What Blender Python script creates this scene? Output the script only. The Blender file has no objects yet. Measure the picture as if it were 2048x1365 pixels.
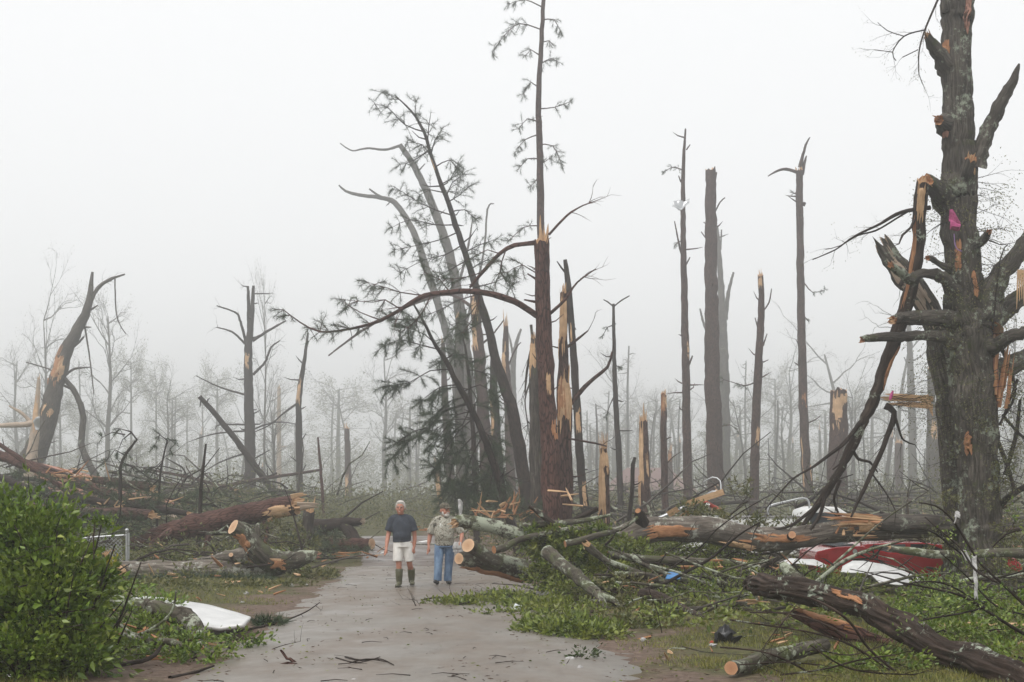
import bpy, bmesh, math, random
import numpy as np
from mathutils import Vector, Matrix, noise as mn

# ------------------------------------------------------------------ camera, world, sun, exposure
scene = bpy.context.scene
COL = scene.collection
F, CH, HY = 2844.0, 1.7, 1012.0          # focal length in photo pixels, eye height, horizon row
cam = bpy.data.cameras.new('camera'); cam_o = bpy.data.objects.new('camera', cam); COL.objects.link(cam_o)
cam.lens = 50.0; cam.sensor_width = 36.0
cam.shift_y = (HY - 682.5) / 2048.0
cam.clip_start = 0.1; cam.clip_end = 3000
cam_o.location = (0, 0, CH); cam_o.rotation_euler = (math.radians(90), 0, 0)
scene.camera = cam_o

world = bpy.data.worlds.new('World'); scene.world = world; world.use_nodes = True
wn = world.node_tree; wn.nodes.clear()
sky = wn.nodes.new('ShaderNodeTexSky'); sky.sky_type = 'NISHITA'; sky.sun_disc = False
sky.sun_elevation = math.radians(58); sky.sun_rotation = math.radians(215)
sky.dust_density = 5.0; sky.air_density = 1.0
hs = wn.nodes.new('ShaderNodeHueSaturation'); hs.inputs['Saturation'].default_value = 0.25
mx = wn.nodes.new('ShaderNodeMix'); mx.data_type = 'RGBA'; mx.inputs[0].default_value = 0.86
mx.inputs[7].default_value = (9.85, 9.9, 9.95, 1)       # even white overcast over the clear-sky model
bg = wn.nodes.new('ShaderNodeBackground'); bg.inputs[1].default_value = 0.1
wo = wn.nodes.new('ShaderNodeOutputWorld')
wn.links.new(sky.outputs[0], hs.inputs['Color']); wn.links.new(hs.outputs[0], mx.inputs[6])
wn.links.new(mx.outputs[2], bg.inputs[0]); wn.links.new(bg.outputs[0], wo.inputs[0])

sun = bpy.data.lights.new('sun', 'SUN'); sun_o = bpy.data.objects.new('sun', sun); COL.objects.link(sun_o)
sun.energy = 1.5; sun.angle = math.radians(30); sun.color = (1.0, 0.97, 0.93)
sun_o.rotation_euler = (math.radians(32), 0, math.radians(-35))

scene.view_settings.view_transform = 'Standard'; scene.view_settings.look = 'None'
scene.view_settings.exposure = 0.25; scene.view_settings.gamma = 1.0
scene.view_settings.use_curve_mapping = False
HAZE_DENSITY = 0.0030
scene.render.engine = 'CYCLES'
cy = scene.cycles
cy.max_bounces = 6; cy.diffuse_bounces = 3; cy.glossy_bounces = 2; cy.transmission_bounces = 4
cy.volume_bounces = 3; cy.transparent_max_bounces = 6
cy.use_denoising = True; cy.caustics_reflective = False; cy.caustics_refractive = False

# ------------------------------------------------------------------ helpers
PI = math.pi
def V(*a): return Vector(a)
def P(px, py, Y):
    "a point Y metres in front of the camera seen at photo pixel (px, py)"
    return Vector(((px - 1024.0) / F * Y, Y, CH - (py - HY) / F * Y))
def sm(a, b, x):
    t = min(1.0, max(0.0, (x - a) / (b - a))); return t * t * (3 - 2 * t)
def road_x(y):
    pts = [(-60, -0.6), (13.7, -0.95), (18.4, -1.2), (29, -1.6), (41, -2.5), (62, -4.7), (90, -8.0), (140, -15), (600, -90)]
    for (a, xa), (b, xb) in zip(pts, pts[1:]):
        if y <= b: return xa + (xb - xa) * sm(0, 1, (y - a) / (b - a)) if b > 100 else xa + (xb - xa) * (y - a) / (b - a)
    return pts[-1][1]
def base_z(y):
    return 1.9 * sm(42, 135, y) + 0.012 * max(0.0, y - 135)
def nz(x, y, s=1.0, o=0.0): return mn.noise(Vector((x * s + o, y * s - o, o)))
def gz(x, y):
    "height of the ground"
    d = abs(x - road_x(y)) - 2.3
    off = sm(-0.25, 2.2, d)
    z = base_z(y)
    bank = 1.3 * sm(-8.5, -15, x) * sm(36, 50, y) * (1 - sm(75, 110, y))
    bank += 0.5 * sm(10, 22, x) * sm(36, 52, y)
    rough = 0.10 * nz(x, y, .35) + 0.05 * nz(x, y, 1.1, 7) + 0.022 * nz(x, y, 3.1, 3)
    edge = 0.035 * nz(x, y, .9, 11) + 0.02 * nz(x, y, 2.7, 5)
    return z + bank + off * (rough * .55 + 0.015) + (1 - off) * (-0.03 + 0.9 * edge * sm(-1.6, 0.1, d) * (1 - .7 * sm(26, 40, y)))
def G(px, py, dz=0.0):
    "the ground point seen at a photo pixel (flat foreground)"
    Y = F * CH / (py - HY)
    p = P(px, py, Y); p.z = gz(p.x, p.y) + dz
    return p

# ---- materials
MATS = {}
def nodes_of(name):
    m = bpy.data.materials.new(name); m.use_nodes = True
    nt = m.node_tree; b = nt.nodes['Principled BSDF']; MATS[name] = m
    return m, nt, b
def nd(nt, typ, **kw):
    n = nt.nodes.new(typ)
    for k, v in kw.items():
        if k.startswith('i_'):
            key = k[2:]; key = int(key) if key.isdigit() else key.replace('_', ' ')
            if hasattr(v, 'node') : nt.links.new(v, n.inputs[key])
            else: n.inputs[key].default_value = v
        else: setattr(n, k, v)
    return n
def ramp(nt, fac, stops, interp='LINEAR'):
    r = nt.nodes.new('ShaderNodeValToRGB'); r.color_ramp.interpolation = interp
    e = r.color_ramp.elements
    while len(e) < len(stops): e.new(0.5)
    for el, (p, c) in zip(e, stops):
        el.position = p; el.color = (c if len(c) == 4 else (*c, 1)) if not isinstance(c, (int, float)) else (c, c, c, 1)
    nt.links.new(fac, r.inputs[0]); return r.outputs[0]
def mixc(nt, fac, a, b, mode='MIX'):
    m = nt.nodes.new('ShaderNodeMix'); m.data_type = 'RGBA'; m.blend_type = mode
    for sock, v in ((m.inputs[0], fac), (m.inputs[6], a), (m.inputs[7], b)):
        if hasattr(v, 'node'): nt.links.new(v, sock)
        elif isinstance(v, (int, float)): sock.default_value = v
        else: sock.default_value = (*v, 1)
    return m.outputs[2]
def scaled(nt, vec, s, loc=(0, 0, 0)):
    m = nd(nt, 'ShaderNodeMapping'); nt.links.new(vec, m.inputs[0])
    m.inputs['Scale'].default_value = s; m.inputs['Location'].default_value = loc
    return m.outputs[0]
def noise_t(nt, vec, scale, detail=4, rough=.6, dist=0.0):
    n = nd(nt, 'ShaderNodeTexNoise'); n.inputs['Scale'].default_value = scale
    n.inputs['Detail'].default_value = detail; n.inputs['Roughness'].default_value = rough
    n.inputs['Distortion'].default_value = dist
    if vec is not None: nt.links.new(vec, n.inputs['Vector'])
    return n.outputs[0]
def bump(nt, b, h, strength, dist):
    n = nd(nt, 'ShaderNodeBump'); n.inputs['Strength'].default_value = strength; n.inputs['Distance'].default_value = dist
    nt.links.new(h, n.inputs['Height']); nt.links.new(n.outputs[0], b.inputs['Normal'])

def plain(name, col, rough=.6, metal=0.0, var=.25, scale=6.0, spec=.5, coat=0):
    m, nt, b = nodes_of(name)
    tc = nd(nt, 'ShaderNodeTexCoord')
    n = noise_t(nt, tc.outputs['Object'], scale, 5)
    c0 = tuple(x * (1 - var) for x in col); c1 = tuple(min(1, x * (1 + var)) for x in col)
    nt.links.new(ramp(nt, n, [(.3, c0), (.7, c1)]), b.inputs['Base Color'])
    b.inputs['Roughness'].default_value = rough; b.inputs['Metallic'].default_value = metal
    b.inputs['Specular IOR Level'].default_value = spec
    b.inputs['Coat Weight'].default_value = coat
    return m

def bark(name, dark, light, vs=3.0, us=16.0, moss=None, moss_amt=.5, lichen=None, li_amt=.6, rough=.8, bumpd=.02, plates=False):
    m, nt, b = nodes_of(name)
    uv = nd(nt, 'ShaderNodeUVMap').outputs[0]
    obj = nd(nt, 'ShaderNodeNewGeometry').outputs['Position']
    w = scaled(nt, uv, (us, vs, 1))
    if plates:
        vo = nd(nt, 'ShaderNodeTexVoronoi', feature='DISTANCE_TO_EDGE'); vo.inputs['Scale'].default_value = 1.0
        dv = mixc(nt, .12, w, nd(nt, 'ShaderNodeTexNoise', i_Vector=w, i_Scale=2.0).outputs[1], 'ADD')
        nt.links.new(dv, vo.inputs['Vector'])
        h = ramp(nt, vo.outputs[0], [(0, 0), (.16, 1)])
        f = noise_t(nt, w, 2.5, 6, .7)
        h2 = mixc(nt, .5, h, f)
    else:
        h2 = noise_t(nt, w, 1.0, 7, .68, .4)
    c = ramp(nt, h2, [(.3, tuple(x * .3 for x in dark)), (.46, dark), (.66, light)])
    big = noise_t(nt, obj, 1.3, 4, .6)
    c = mixc(nt, ramp(nt, big, [(.35, 0.0), (.7, .7)]), c, tuple(x * .55 for x in dark))
    if moss:
        k = noise_t(nt, obj, 2.2, 6, .7, .3)
        c = mixc(nt, ramp(nt, k, [(moss_amt, 0.0), (moss_amt + .1, .75)]), c, moss)
    if lichen:
        k = mixc(nt, .45, noise_t(nt, obj, 9.0, 6, .75, .2), noise_t(nt, obj, 1.7, 3, .5))
        c = mixc(nt, ramp(nt, k, [(li_amt - .07, 0.0), (li_amt - .02, .85)]), c, lichen)
    nt.links.new(c, b.inputs['Base Color']); b.inputs['Roughness'].default_value = rough
    b.inputs['Specular IOR Level'].default_value = .12
    bump(nt, b, h2, 1.0, bumpd)
    return m
def wood(name, dark, light, us=40.0, vs=1.2):
    m, nt, b = nodes_of(name)
    uv = nd(nt, 'ShaderNodeUVMap').outputs[0]
    h = noise_t(nt, scaled(nt, uv, (us, vs, 1)), 1.0, 5, .65)
    k = noise_t(nt, nd(nt, 'ShaderNodeNewGeometry').outputs['Position'], 3.0, 4)
    c = ramp(nt, h, [(.3, dark), (.62, light)])
    c = mixc(nt, ramp(nt, k, [(.4, 0.0), (.75, .6)]), c, tuple(x * .6 for x in dark))
    nt.links.new(c, b.inputs['Base Color']); b.inputs['Roughness'].default_value = .7; b.inputs['Specular IOR Level'].default_value = .2
    bump(nt, b, h, .8, .012)
    return m
def rings(name, inner, outer):
    m, nt, b = nodes_of(name)
    uv = nd(nt, 'ShaderNodeUVMap').outputs[0]
    g = nd(nt, 'ShaderNodeVectorMath', operation='LENGTH'); nt.links.new(uv, g.inputs[0])
    n = noise_t(nt, scaled(nt, uv, (2, 2, 2)), 3.0, 4)
    wv = nd(nt, 'ShaderNodeMath', operation='MULTIPLY_ADD'); nt.links.new(g.outputs['Value'], wv.inputs[0]); wv.inputs[1].default_value = 55
    nt.links.new(n, wv.inputs[2])
    s = nd(nt, 'ShaderNodeMath', operation='SINE'); nt.links.new(wv.outputs[0], s.inputs[0])
    c = ramp(nt, g.outputs['Value'], [(0, inner), (.6, tuple((a + b_) / 2 for a, b_ in zip(inner, outer))), (.97, outer), (1.0, tuple(x * .4 for x in outer))])
    c = mixc(nt, ramp(nt, s.outputs[0], [(0.0, .22), (1, 0.0)]), c, tuple(x * .5 for x in outer))
    c = mixc(nt, ramp(nt, n, [(.45, 0.0), (.8, .5)]), c, tuple(x * .6 for x in inner))
    nt.links.new(c, b.inputs['Base Color']); b.inputs['Roughness'].default_value = .7
    return m
def leaf(name, c0, c1, trans=.3, rough=.45, third=None):
    m, nt, b = nodes_of(name)
    g = nd(nt, 'ShaderNodeNewGeometry')
    stops = [(0, c0), (1, c1)] if not third else [(0, c0), (.9, c1), (1, third)]
    c = ramp(nt, g.outputs['Random Per Island'], stops)
    pn = noise_t(nt, g.outputs['Position'], 2.6, 3, .6)
    c = mixc(nt, ramp(nt, pn, [(.42, 0.0), (.66, .55)]), c, tuple(min(1, x * k) for x, k in zip(c1, (1.5, 1.15, 1.3))))
    nt.links.new(c, b.inputs['Base Color']); b.inputs['Roughness'].default_value = rough
    b.inputs['Specular IOR Level'].default_value = .4
    if trans:
        t = nd(nt, 'ShaderNodeBsdfTranslucent'); nt.links.new(mixc(nt, .5, c, (.16, .24, .03), 'MIX'), t.inputs[0])
        mxs = nd(nt, 'ShaderNodeMixShader'); mxs.inputs[0].default_value = trans
        out = nt.nodes['Material Output']
        nt.links.new(b.outputs[0], mxs.inputs[1]); nt.links.new(t.outputs[0], mxs.inputs[2]); nt.links.new(mxs.outputs[0], out.inputs[0])
    return m

bark('bark_pine', (.058, .032, .027), (.12, .07, .058), 3.2, 17, plates=True, bumpd=.03)
bark('bark_pine_red', (.07, .032, .026), (.145, .075, .06), 3.2, 17, plates=True, bumpd=.03)
bark('bark_dark', (.032, .024, .02), (.075, .056, .048), 4.0, 22)
bark('bark_grey', (.07, .06, .052), (.19, .168, .145), 2.2, 20, moss=(.07, .08, .03), moss_amt=.58, lichen=(.33, .36, .29), li_amt=.68)
bark('bark_oak', (.07, .06, .05), (.19, .168, .142), 3.0, 26, moss=(.06, .07, .025), moss_amt=.55, lichen=(.33, .37, .29), li_amt=.62, bumpd=.04)
bark('bark_lichen', (.07, .06, .046), (.17, .15, .12), 3.0, 18, moss=(.09, .105, .045), moss_amt=.5, lichen=(.38, .41, .32), li_amt=.588)
bark('bark_log', (.038, .026, .02), (.11, .078, .062), 2.0, 22, lichen=(.40, .45, .36), li_amt=.63, bumpd=.03)
bark('bark_pale', (.12, .10, .083), (.30, .265, .225), 2.5, 20, moss=(.09, .10, .05), moss_amt=.6, lichen=(.45, .46, .40), li_amt=.62)
wood('wood_fresh', (.42, .24, .125), (.70, .48, .29))
wood('wood_orange', (.27, .115, .055), (.52, .27, .135))
wood('wood_weathered', (.32, .24, .18), (.52, .42, .33))
wood('wood_red', (.28, .12, .085), (.45, .25, .19))
rings('cut_wood', (.46, .25, .13), (.70, .47, .29))
rings('cut_wood_orange', (.42, .20, .10), (.55, .30, .16))
leaf('leaf_bright', (.018, .045, .007), (.17, .265, .035), .22, .3, third=(.36, .40, .09))
leaf('leaf_mid', (.018, .04, .007), (.21, .27, .045), .2, .3)
leaf('leaf_dark', (.014, .032, .009), (.045, .075, .02), .12, .35)
leaf('leaf_dull', (.026, .038, .012), (.15, .155, .05), .16, .5)
leaf('leaf_yellow', (.30, .28, .02), (.45, .40, .05), .3)
leaf('needle', (.012, .028, .011), (.045, .078, .026), 0, .55)
leaf('needle_brown', (.05, .04, .02), (.13, .085, .04), 0, .8)
leaf('grass', (.035, .055, .01), (.23, .24, .055), .14, .5, third=(.24, .21, .08))
leaf('chips', (.30, .15, .07), (.60, .36, .19), 0, .8)
leaf('litter_brown', (.04, .028, .02), (.13, .085, .055), 0, .85)
plain('paint_white', (.78, .78, .76), .35, var=.06, coat=.3)
plain('metal_sheet', (.60, .60, .59), .42, 0.1, var=.16, scale=3)
plain('galvanised', (.46, .47, .48), .38, .75, var=.12, scale=20)
plain('paint_red', (.40, .010, .016), .25, var=.2, scale=2, coat=.8)
plain('red_bar', (.42, .05, .03), .5)
plain('glass_dark', (.03, .035, .04), .06, var=.2, spec=.8)
plain('glass_grey', (.10, .12, .13), .06, var=.2, spec=.8)
plain('rubber', (.02, .02, .02), .8)
plain('chrome', (.6, .6, .6), .2, .9, var=.05)
plain('black_plastic', (.018, .018, .02), .35, var=.4)
plain('blue_panel', (.03, .17, .40), .5, var=.15)
plain('cloth_white', (.46, .45, .44), .85, var=.1)
plain('cloth_pink', (.48, .10, .24), .8, var=.4)
plain('cloth_purple', (.28, .16, .36), .8, var=.2)
plain('cloth_red', (.5, .04, .04), .8)
plain('plastic_clear', (.62, .66, .68), .2, var=.2)
plain('skin', (.44, .195, .13), .55, var=.12, scale=14)
plain('hair_grey', (.50, .47, .43), .7, var=.3, scale=60)
plain('navy_shirt', (.052, .060, .076), .9, var=.25, scale=9)
plain('boots_olive', (.10, .10, .055), .45, var=.2)
plain('boot_sole', (.035, .035, .025), .6)
plain('shoe_black', (.014, .014, .016), .45)
plain('lips', (.38, .13, .10), .5)
plain('eye_dark', (.03, .025, .02), .3)
plain('teeth', (.72, .68, .6), .4)
plain('shorts_white', (.76, .74, .70), .85, var=.1, scale=7)
plain('roof_pink', (.20, .13, .12), .85, var=.2)
plain('brick_wall', (.36, .24, .20), .9, var=.2)
plain('can_blue', (.10, .2, .5), .3, .4)
plain('tail_red', (.35, .01, .01), .2)
plain('shingle', (.16, .15, .15), .9, var=.3)

def folds(name, s=9.0, d=.02):
    m = MATS[name]; nt = m.node_tree; b = nt.nodes['Principled BSDF']; t = nd(nt, 'ShaderNodeTexCoord').outputs['Object']
    h = noise_t(nt, scaled(nt, t, (1, 1, .55)), s, 3, .5, 1.5); bump(nt, b, h, .9, d); b.inputs['Specular IOR Level'].default_value = .15
def camo(name):
    m, nt, b = nodes_of(name)
    t = nd(nt, 'ShaderNodeTexCoord').outputs['Object']
    a = noise_t(nt, t, 16, 3, .6, 1.2); c2 = noise_t(nt, scaled(nt, t, (1, 1, .7), (4, 2, 1)), 24, 3, .6, 1.0)
    c = ramp(nt, a, [(.36, (.07, .07, .055)), (.42, (.28, .25, .20)), (.50, (.44, .42, .36)), (.60, (.24, .24, .18)), (.66, (.60, .59, .55))])
    c = mixc(nt, ramp(nt, c2, [(.58, 0.0), (.62, .9)]), c, (.09, .085, .065))
    nt.links.new(c, b.inputs['Base Color']); b.inputs['Roughness'].default_value = .9
camo('camo_cloth')
def camo2():
    m, nt, b = nodes_of('camo_cap')
    t = nd(nt, 'ShaderNodeTexCoord').outputs['Object']
    a = noise_t(nt, t, 30, 3, .6, 1.0)
    nt.links.new(ramp(nt, a, [(.4, (.035, .032, .025)), (.5, (.11, .095, .065)), (.62, (.17, .15, .11))]), b.inputs['Base Color']); b.inputs['Roughness'].default_value = .9
camo2()
def denim():
    m, nt, b = nodes_of('denim')
    t = nd(nt, 'ShaderNodeTexCoord').outputs['Object']
    a = noise_t(nt, scaled(nt, t, (9, 9, 3)), 1, 5, .65)
    nt.links.new(ramp(nt, a, [(.35, (.085, .14, .24)), (.65, (.22, .32, .46))]), b.inputs['Base Color']); b.inputs['Roughness'].default_value = .9
denim()
for _n, _s in (('navy_shirt', 9), ('shorts_white', 11), ('camo_cloth', 9), ('denim', 12)): folds(_n, _s)
for _n in ('cloth_white', 'cloth_pink'): folds(_n, 24, .03)
def pavement(name, c0, c1, mud, mud_at, wet):
    m, nt, b = nodes_of(name)
    p = nd(nt, 'ShaderNodeNewGeometry').outputs['Position']
    fine = noise_t(nt, p, 60, 3, .7); med = noise_t(nt, p, 3.0, 6, .65); big = noise_t(nt, scaled(nt, p, (.45, .22, 1)), 1.0, 6, .68, .6)
    st = noise_t(nt, scaled(nt, p, (2.2, 1.5, 1)), 1.0, 7, .72, .8)
    c = ramp(nt, fine, [(.3, c0), (.7, c1)])
    c = mixc(nt, .35, c, ramp(nt, med, [(.3, c0), (.7, c1)]))
    k = ramp(nt, big, [(mud_at, 0.0), (mud_at + .16, .9)])
    c = mixc(nt, k, c, mud)
    k2 = ramp(nt, st, [(.53, 0.0), (.66, .55)])
    c = mixc(nt, k2, c, tuple(x * .62 for x in mud))
    sp = noise_t(nt, p, 14, 4, .75)
    c = mixc(nt, ramp(nt, sp, [(.66, 0.0), (.70, .6)]), c, (.07, .05, .038))
    nt.links.new(c, b.inputs['Base Color'])
    w2 = noise_t(nt, scaled(nt, p, (.8, .5, 1), (3, 1, 0)), 1.0, 4, .6)
    nt.links.new(ramp(nt, w2, [(.38, wet), (.62, .62)]), b.inputs['Roughness'])
    h = mixc(nt, .5, fine, st)
    bump(nt, b, h, .35, .012)
pavement('pavement', (.150, .133, .114), (.205, .183, .157), (.142, .108, .080), .43, .3)
pavement('old_asphalt', (.10, .088, .08), (.15, .132, .12), (.12, .088, .07), .38, .3)
def ground_mat():
    m, nt, b = nodes_of('earth')
    p = nd(nt, 'ShaderNodeNewGeometry').outputs['Position']
    a = noise_t(nt, p, .55, 6, .65, .5); f = noise_t(nt, p, 9, 6, .7); h = noise_t(nt, p, 2.2, 5, .7, .5)
    mud = ramp(nt, f, [(.3, (.06, .039, .028)), (.7, (.20, .145, .112))])
    veg = ramp(nt, f, [(.3, (.022, .024, .008)), (.7, (.12, .115, .042))])
    sx = nd(nt, 'ShaderNodeSeparateXYZ'); nt.links.new(p, sx.inputs[0])
    rx = nd(nt, 'ShaderNodeMath', operation='ADD'); nt.links.new(sx.outputs[0], rx.inputs[0]); rx.inputs[1].default_value = 1.3
    ab = nd(nt, 'ShaderNodeMath', operation='ABSOLUTE'); nt.links.new(rx.outputs[0], ab.inputs[0])
    mr = nd(nt, 'ShaderNodeMapRange'); nt.links.new(ab.outputs[0], mr.inputs[0]); mr.inputs[1].default_value = 2.0; mr.inputs[2].default_value = 5.0
    k = nd(nt, 'ShaderNodeMath', operation='MULTIPLY_ADD'); nt.links.new(mr.outputs[0], k.inputs[0]); k.inputs[1].default_value = .42; nt.links.new(a, k.inputs[2])
    c = mixc(nt, ramp(nt, k.outputs[0], [(.6, 0.0), (.74, 1.0)]), mud, veg)
    c = mixc(nt, ramp(nt, h, [(.55, 0.0), (.68, .7)]), c, (.10, .065, .045))
    nt.links.new(c, b.inputs['Base Color']); b.inputs['Roughness'].default_value = .8; b.inputs['Specular IOR Level'].default_value = .15
    bump(nt, b, f, .8, .04)
ground_mat()

# ---- objects
def link(o, parent=None):
    COL.objects.link(o)
    if parent is not None: o.parent = parent
    return o
def tag(o, label=None, cat=None, group=None, kind=None):
    if label: o['label'] = label
    if cat: o['category'] = cat
    if group: o['group'] = group
    if kind: o['kind'] = kind
    return o
def thing(name, label, cat, group=None):
    return tag(link(bpy.data.objects.new(name, None)), label, cat, group)
class MB:
    "collects shapes and builds one mesh"
    def __init__(s): s.v = []; s.f = []; s.uv = []; s.m = []; s.sm = []
    def face(s, idx, uvs, mat=0, smooth=True):
        s.f.append(idx); s.uv.extend(uvs); s.m.append(mat); s.sm.append(smooth)
    def tube(s, pts, rad, n=8, mat=0, rough=0.0, seed=0.0, step=None, cap=(True, True), jag=(0, 0), ridge=0.0, capmat=None, flat=1.0, rfreq=2.2):
        "tapered tube through pts; returns its rings so scars can lie on it"
        pts = [Vector(p) for p in pts]
        if len(pts) == 2: pts = [pts[0], (pts[0] + pts[1]) / 2, pts[1]]; rad = [rad[0], (rad[0] + rad[-1]) / 2, rad[-1]]
        rad = list(rad)
        if step:                                        # Catmull-Rom
            q, rr = [], []
            for i in range(len(pts) - 1):
                p0 = pts[max(0, i - 1)]; p1 = pts[i]; p2 = pts[i + 1]; p3 = pts[min(len(pts) - 1, i + 2)]
                k = max(1, int((p2 - p1).length / step + .5))
                for j in range(k):
                    t = j / k; t2 = t * t; t3 = t2 * t
                    q.append(.5 * ((2 * p1) + (p2 - p0) * t + (2 * p0 - 5 * p1 + 4 * p2 - p3) * t2 + (3 * p1 - p0 - 3 * p2 + p3) * t3))
                    rr.append(rad[i] + (rad[i + 1] - rad[i]) * t)
            q.append(pts[-1]); rr.append(rad[-1]); pts, rad = q, rr
            if rough:                                   # kinks and slight bends, as real wood grows
                for i in range(3, len(pts) - 3):
                    k = min(2.2, .2 / max(rad[i], .02)); o = mn.noise_vector(pts[i] * k + Vector((seed, 0, seed)))
                    pts[i] = pts[i] + o * rad[i] * (.2 if rad[i] > .12 else .4)
                    rad[i] *= 1 + .06 * mn.noise(pts[i] * k * 2.3)
        T = []
        for i in range(len(pts)):
            t = pts[min(i + 1, len(pts) - 1)] - pts[max(i - 1, 0)]
            T.append(t.normalized() if t.length > 1e-9 else Vector((0, 0, 1)))
        ref = Vector((0, -1, 0))
        if max(abs(t.y) for t in T) > .85: ref = Vector((0, 0, 1))
        if max(abs(t.dot(ref)) for t in T) > .95: ref = Vector((1, 0, 0))
        rings_ = []; base = len(s.v); L = 0.0; rm = sum(rad) / len(rad)
        for i, (p, r, t) in enumerate(zip(pts, rad, T)):
            if i: L += (p - pts[i - 1]).length
            a = (ref - t * ref.dot(t)).normalized(); b_ = t.cross(a)
            ring = []
            for k in range(n + 1):
                th = -PI + 2 * PI * k / n
                kk = k % n; the = -PI + 2 * PI * kk / n
                d = a * math.cos(the) + b_ * math.sin(the) * flat
                rr_ = r
                if rough:
                    rr_ *= 1 + rough * (mn.noise((p + d * r) * rfreq + Vector((seed, seed, seed))) + .5 * mn.noise((p + d * r) * rfreq * 3.3))
                if ridge:
                    rr_ += ridge * r * mn.noise(Vector((math.cos(the) * 9 * r / .3 + seed, math.sin(the) * 9 * r / .3, L * 1.8)))
                q = p + d * rr_
                if jag[0] and i == 0: q -= t * jag[0] * (abs(mn.noise(Vector((the * 1.7, seed, 3.1)))) * 1.6 + random.random() * .35)
                if jag[1] and i == len(pts) - 1: q += t * jag[1] * (abs(mn.noise(Vector((the * 1.7, seed, 1.3)))) * 1.6 + random.random() * .35)
                s.v.append(q)
            rings_.append((p, t, a, b_, r, L))
        n1 = n + 1
        for i in range(len(pts) - 1):
            for k in range(n):
                i0 = base + i * n1 + k
                u0 = (-PI + 2 * PI * k / n) * rm; u1 = (-PI + 2 * PI * (k + 1) / n) * rm
                l0, l1 = rings_[i][5] + seed, rings_[i + 1][5] + seed
                s.face((i0, i0 + 1, i0 + n1 + 1, i0 + n1), ((u0, l0), (u1, l0), (u1, l1), (u0, l1)), mat)
        for e, on in enumerate(cap):
            if not on: continue
            ring0 = base + (0 if e == 0 else (len(pts) - 1) * n1)
            p, t, a, b_, r, L = rings_[0 if e == 0 else -1]
            c = len(s.v); s.v.append(p.copy())
            cb = len(s.v)
            for k in range(n): s.v.append(s.v[ring0 + k].copy())
            for k in range(n):
                k2 = (k + 1) % n
                ua = (math.cos(2 * PI * k / n), math.sin(2 * PI * k / n)); ub = (math.cos(2 * PI * k2 / n), math.sin(2 * PI * k2 / n))
                idx = (c, cb + k2, cb + k) if e == 0 else (c, cb + k, cb + k2)
                s.face(idx, ((0, 0), ub, ua) if e == 0 else ((0, 0), ua, ub), mat if capmat is None else capmat, False)
        return rings_
    def shard(s, p, d, L, w, t, side, mat=0, tip=.15):
        "one splinter: a long tapered prism with a slanted point"
        d = d.normalized(); a = (side - d * side.dot(d)).normalized(); b_ = d.cross(a)
        b0 = len(s.v); rows = [(0, 1, 1), (.55, .85, .8), (.85, .5, .5), (1.0, tip, .3)]
        for f, wf, tf in rows:
            c = p + d * (L * f) + a * (w * .35 * f)
            for sx, sy in ((-1, -1), (1, -1), (1, 1), (-1, 1)): s.v.append(c + a * (sx * w * wf * .5) + b_ * (sy * t * tf * .5))
        for r in range(3):
            for k in range(4):
                k2 = (k + 1) % 4; i = b0 + r * 4
                s.face((i + k, i + k2, i + 4 + k2, i + 4 + k), ((k * w, f0 := rows[r][0] * L), (k * w + w, f0), (k * w + w, rows[r + 1][0] * L), (k * w, rows[r + 1][0] * L)), mat, False)
        s.face((b0 + 12, b0 + 13, b0 + 14, b0 + 15), ((0, 0), (w, 0), (w, w), (0, w)), mat, False)
        s.face((b0 + 3, b0 + 2, b0 + 1, b0), ((0, 0), (w, 0), (w, w), (0, w)), mat, False)
    def box(s, c, ax, ay, az, mat=0, uvk=1.0):
        "box from centre and three half-axis vectors"
        b0 = len(s.v)
        for sz in (-1, 1):
            for sx, sy in ((-1, -1), (1, -1), (1, 1), (-1, 1)): s.v.append(c + ax * sx + ay * sy + az * sz)
        lx, ly, lz = ax.length * 2, ay.length * 2, az.length * 2
        for f, (w, h) in (((3, 2, 1, 0), (lx, ly)), ((4, 5, 6, 7), (lx, ly)), ((0, 1, 5, 4), (lx, lz)), ((1, 2, 6, 5), (ly, lz)), ((2, 3, 7, 6), (lx, lz)), ((3, 0, 4, 7), (ly, lz))):
            if w > h: u = ((0, 0), (0, w), (h, w), (h, 0))
            else: u = ((0, 0), (w, 0), (w, h), (0, h))
            s.face(tuple(b0 + i for i in f), u, mat, False)
    def ball(s, c, r, mat=0, n=12, m=8, rough=0.0, seed=0.0):
        "ellipsoid; r is a number or three"
        r = Vector((r, r, r)) if isinstance(r, (int, float)) else Vector(r)
        b0 = len(s.v)
        for i in range(m + 1):
            ph = PI * i / m
            for k in range(n):
                th = 2 * PI * k / n
                d = Vector((math.sin(ph) * math.cos(th), math.sin(ph) * math.sin(th), math.cos(ph)))
                f = 1 + (rough * mn.noise(d * 2.5 + Vector((seed, seed, 0))) if rough else 0)
                s.v.append(c + Vector((d.x * r.x, d.y * r.y, d.z * r.z)) * f)
        for i in range(m):
            for k in range(n):
                k2 = (k + 1) % n
                s.face((b0 + i * n + k, b0 + (i + 1) * n + k, b0 + (i + 1) * n + k2, b0 + i * n + k2), ((k / n, i / m), (k / n, (i + 1) / m), (k2 / n, (i + 1) / m), (k2 / n, i / m)), mat)
    def build(s, name, mats, parent=None):
        me = bpy.data.meshes.new(name)
        me.from_pydata([tuple(v) for v in s.v], [], s.f)
        ul = me.uv_layers.new(name='UVMap')
        ul.data.foreach_set('uv', np.array(s.uv, dtype=np.float32).ravel())
        for m in ([mats] if isinstance(mats, str) else mats): me.materials.append(MATS[m])
        me.polygons.foreach_set('material_index', np.array(s.m, dtype=np.int32))
        me.polygons.foreach_set('use_smooth', np.array(s.sm, dtype=bool))
        me.update()
        return link(bpy.data.objects.new(name, me), parent)
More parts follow.
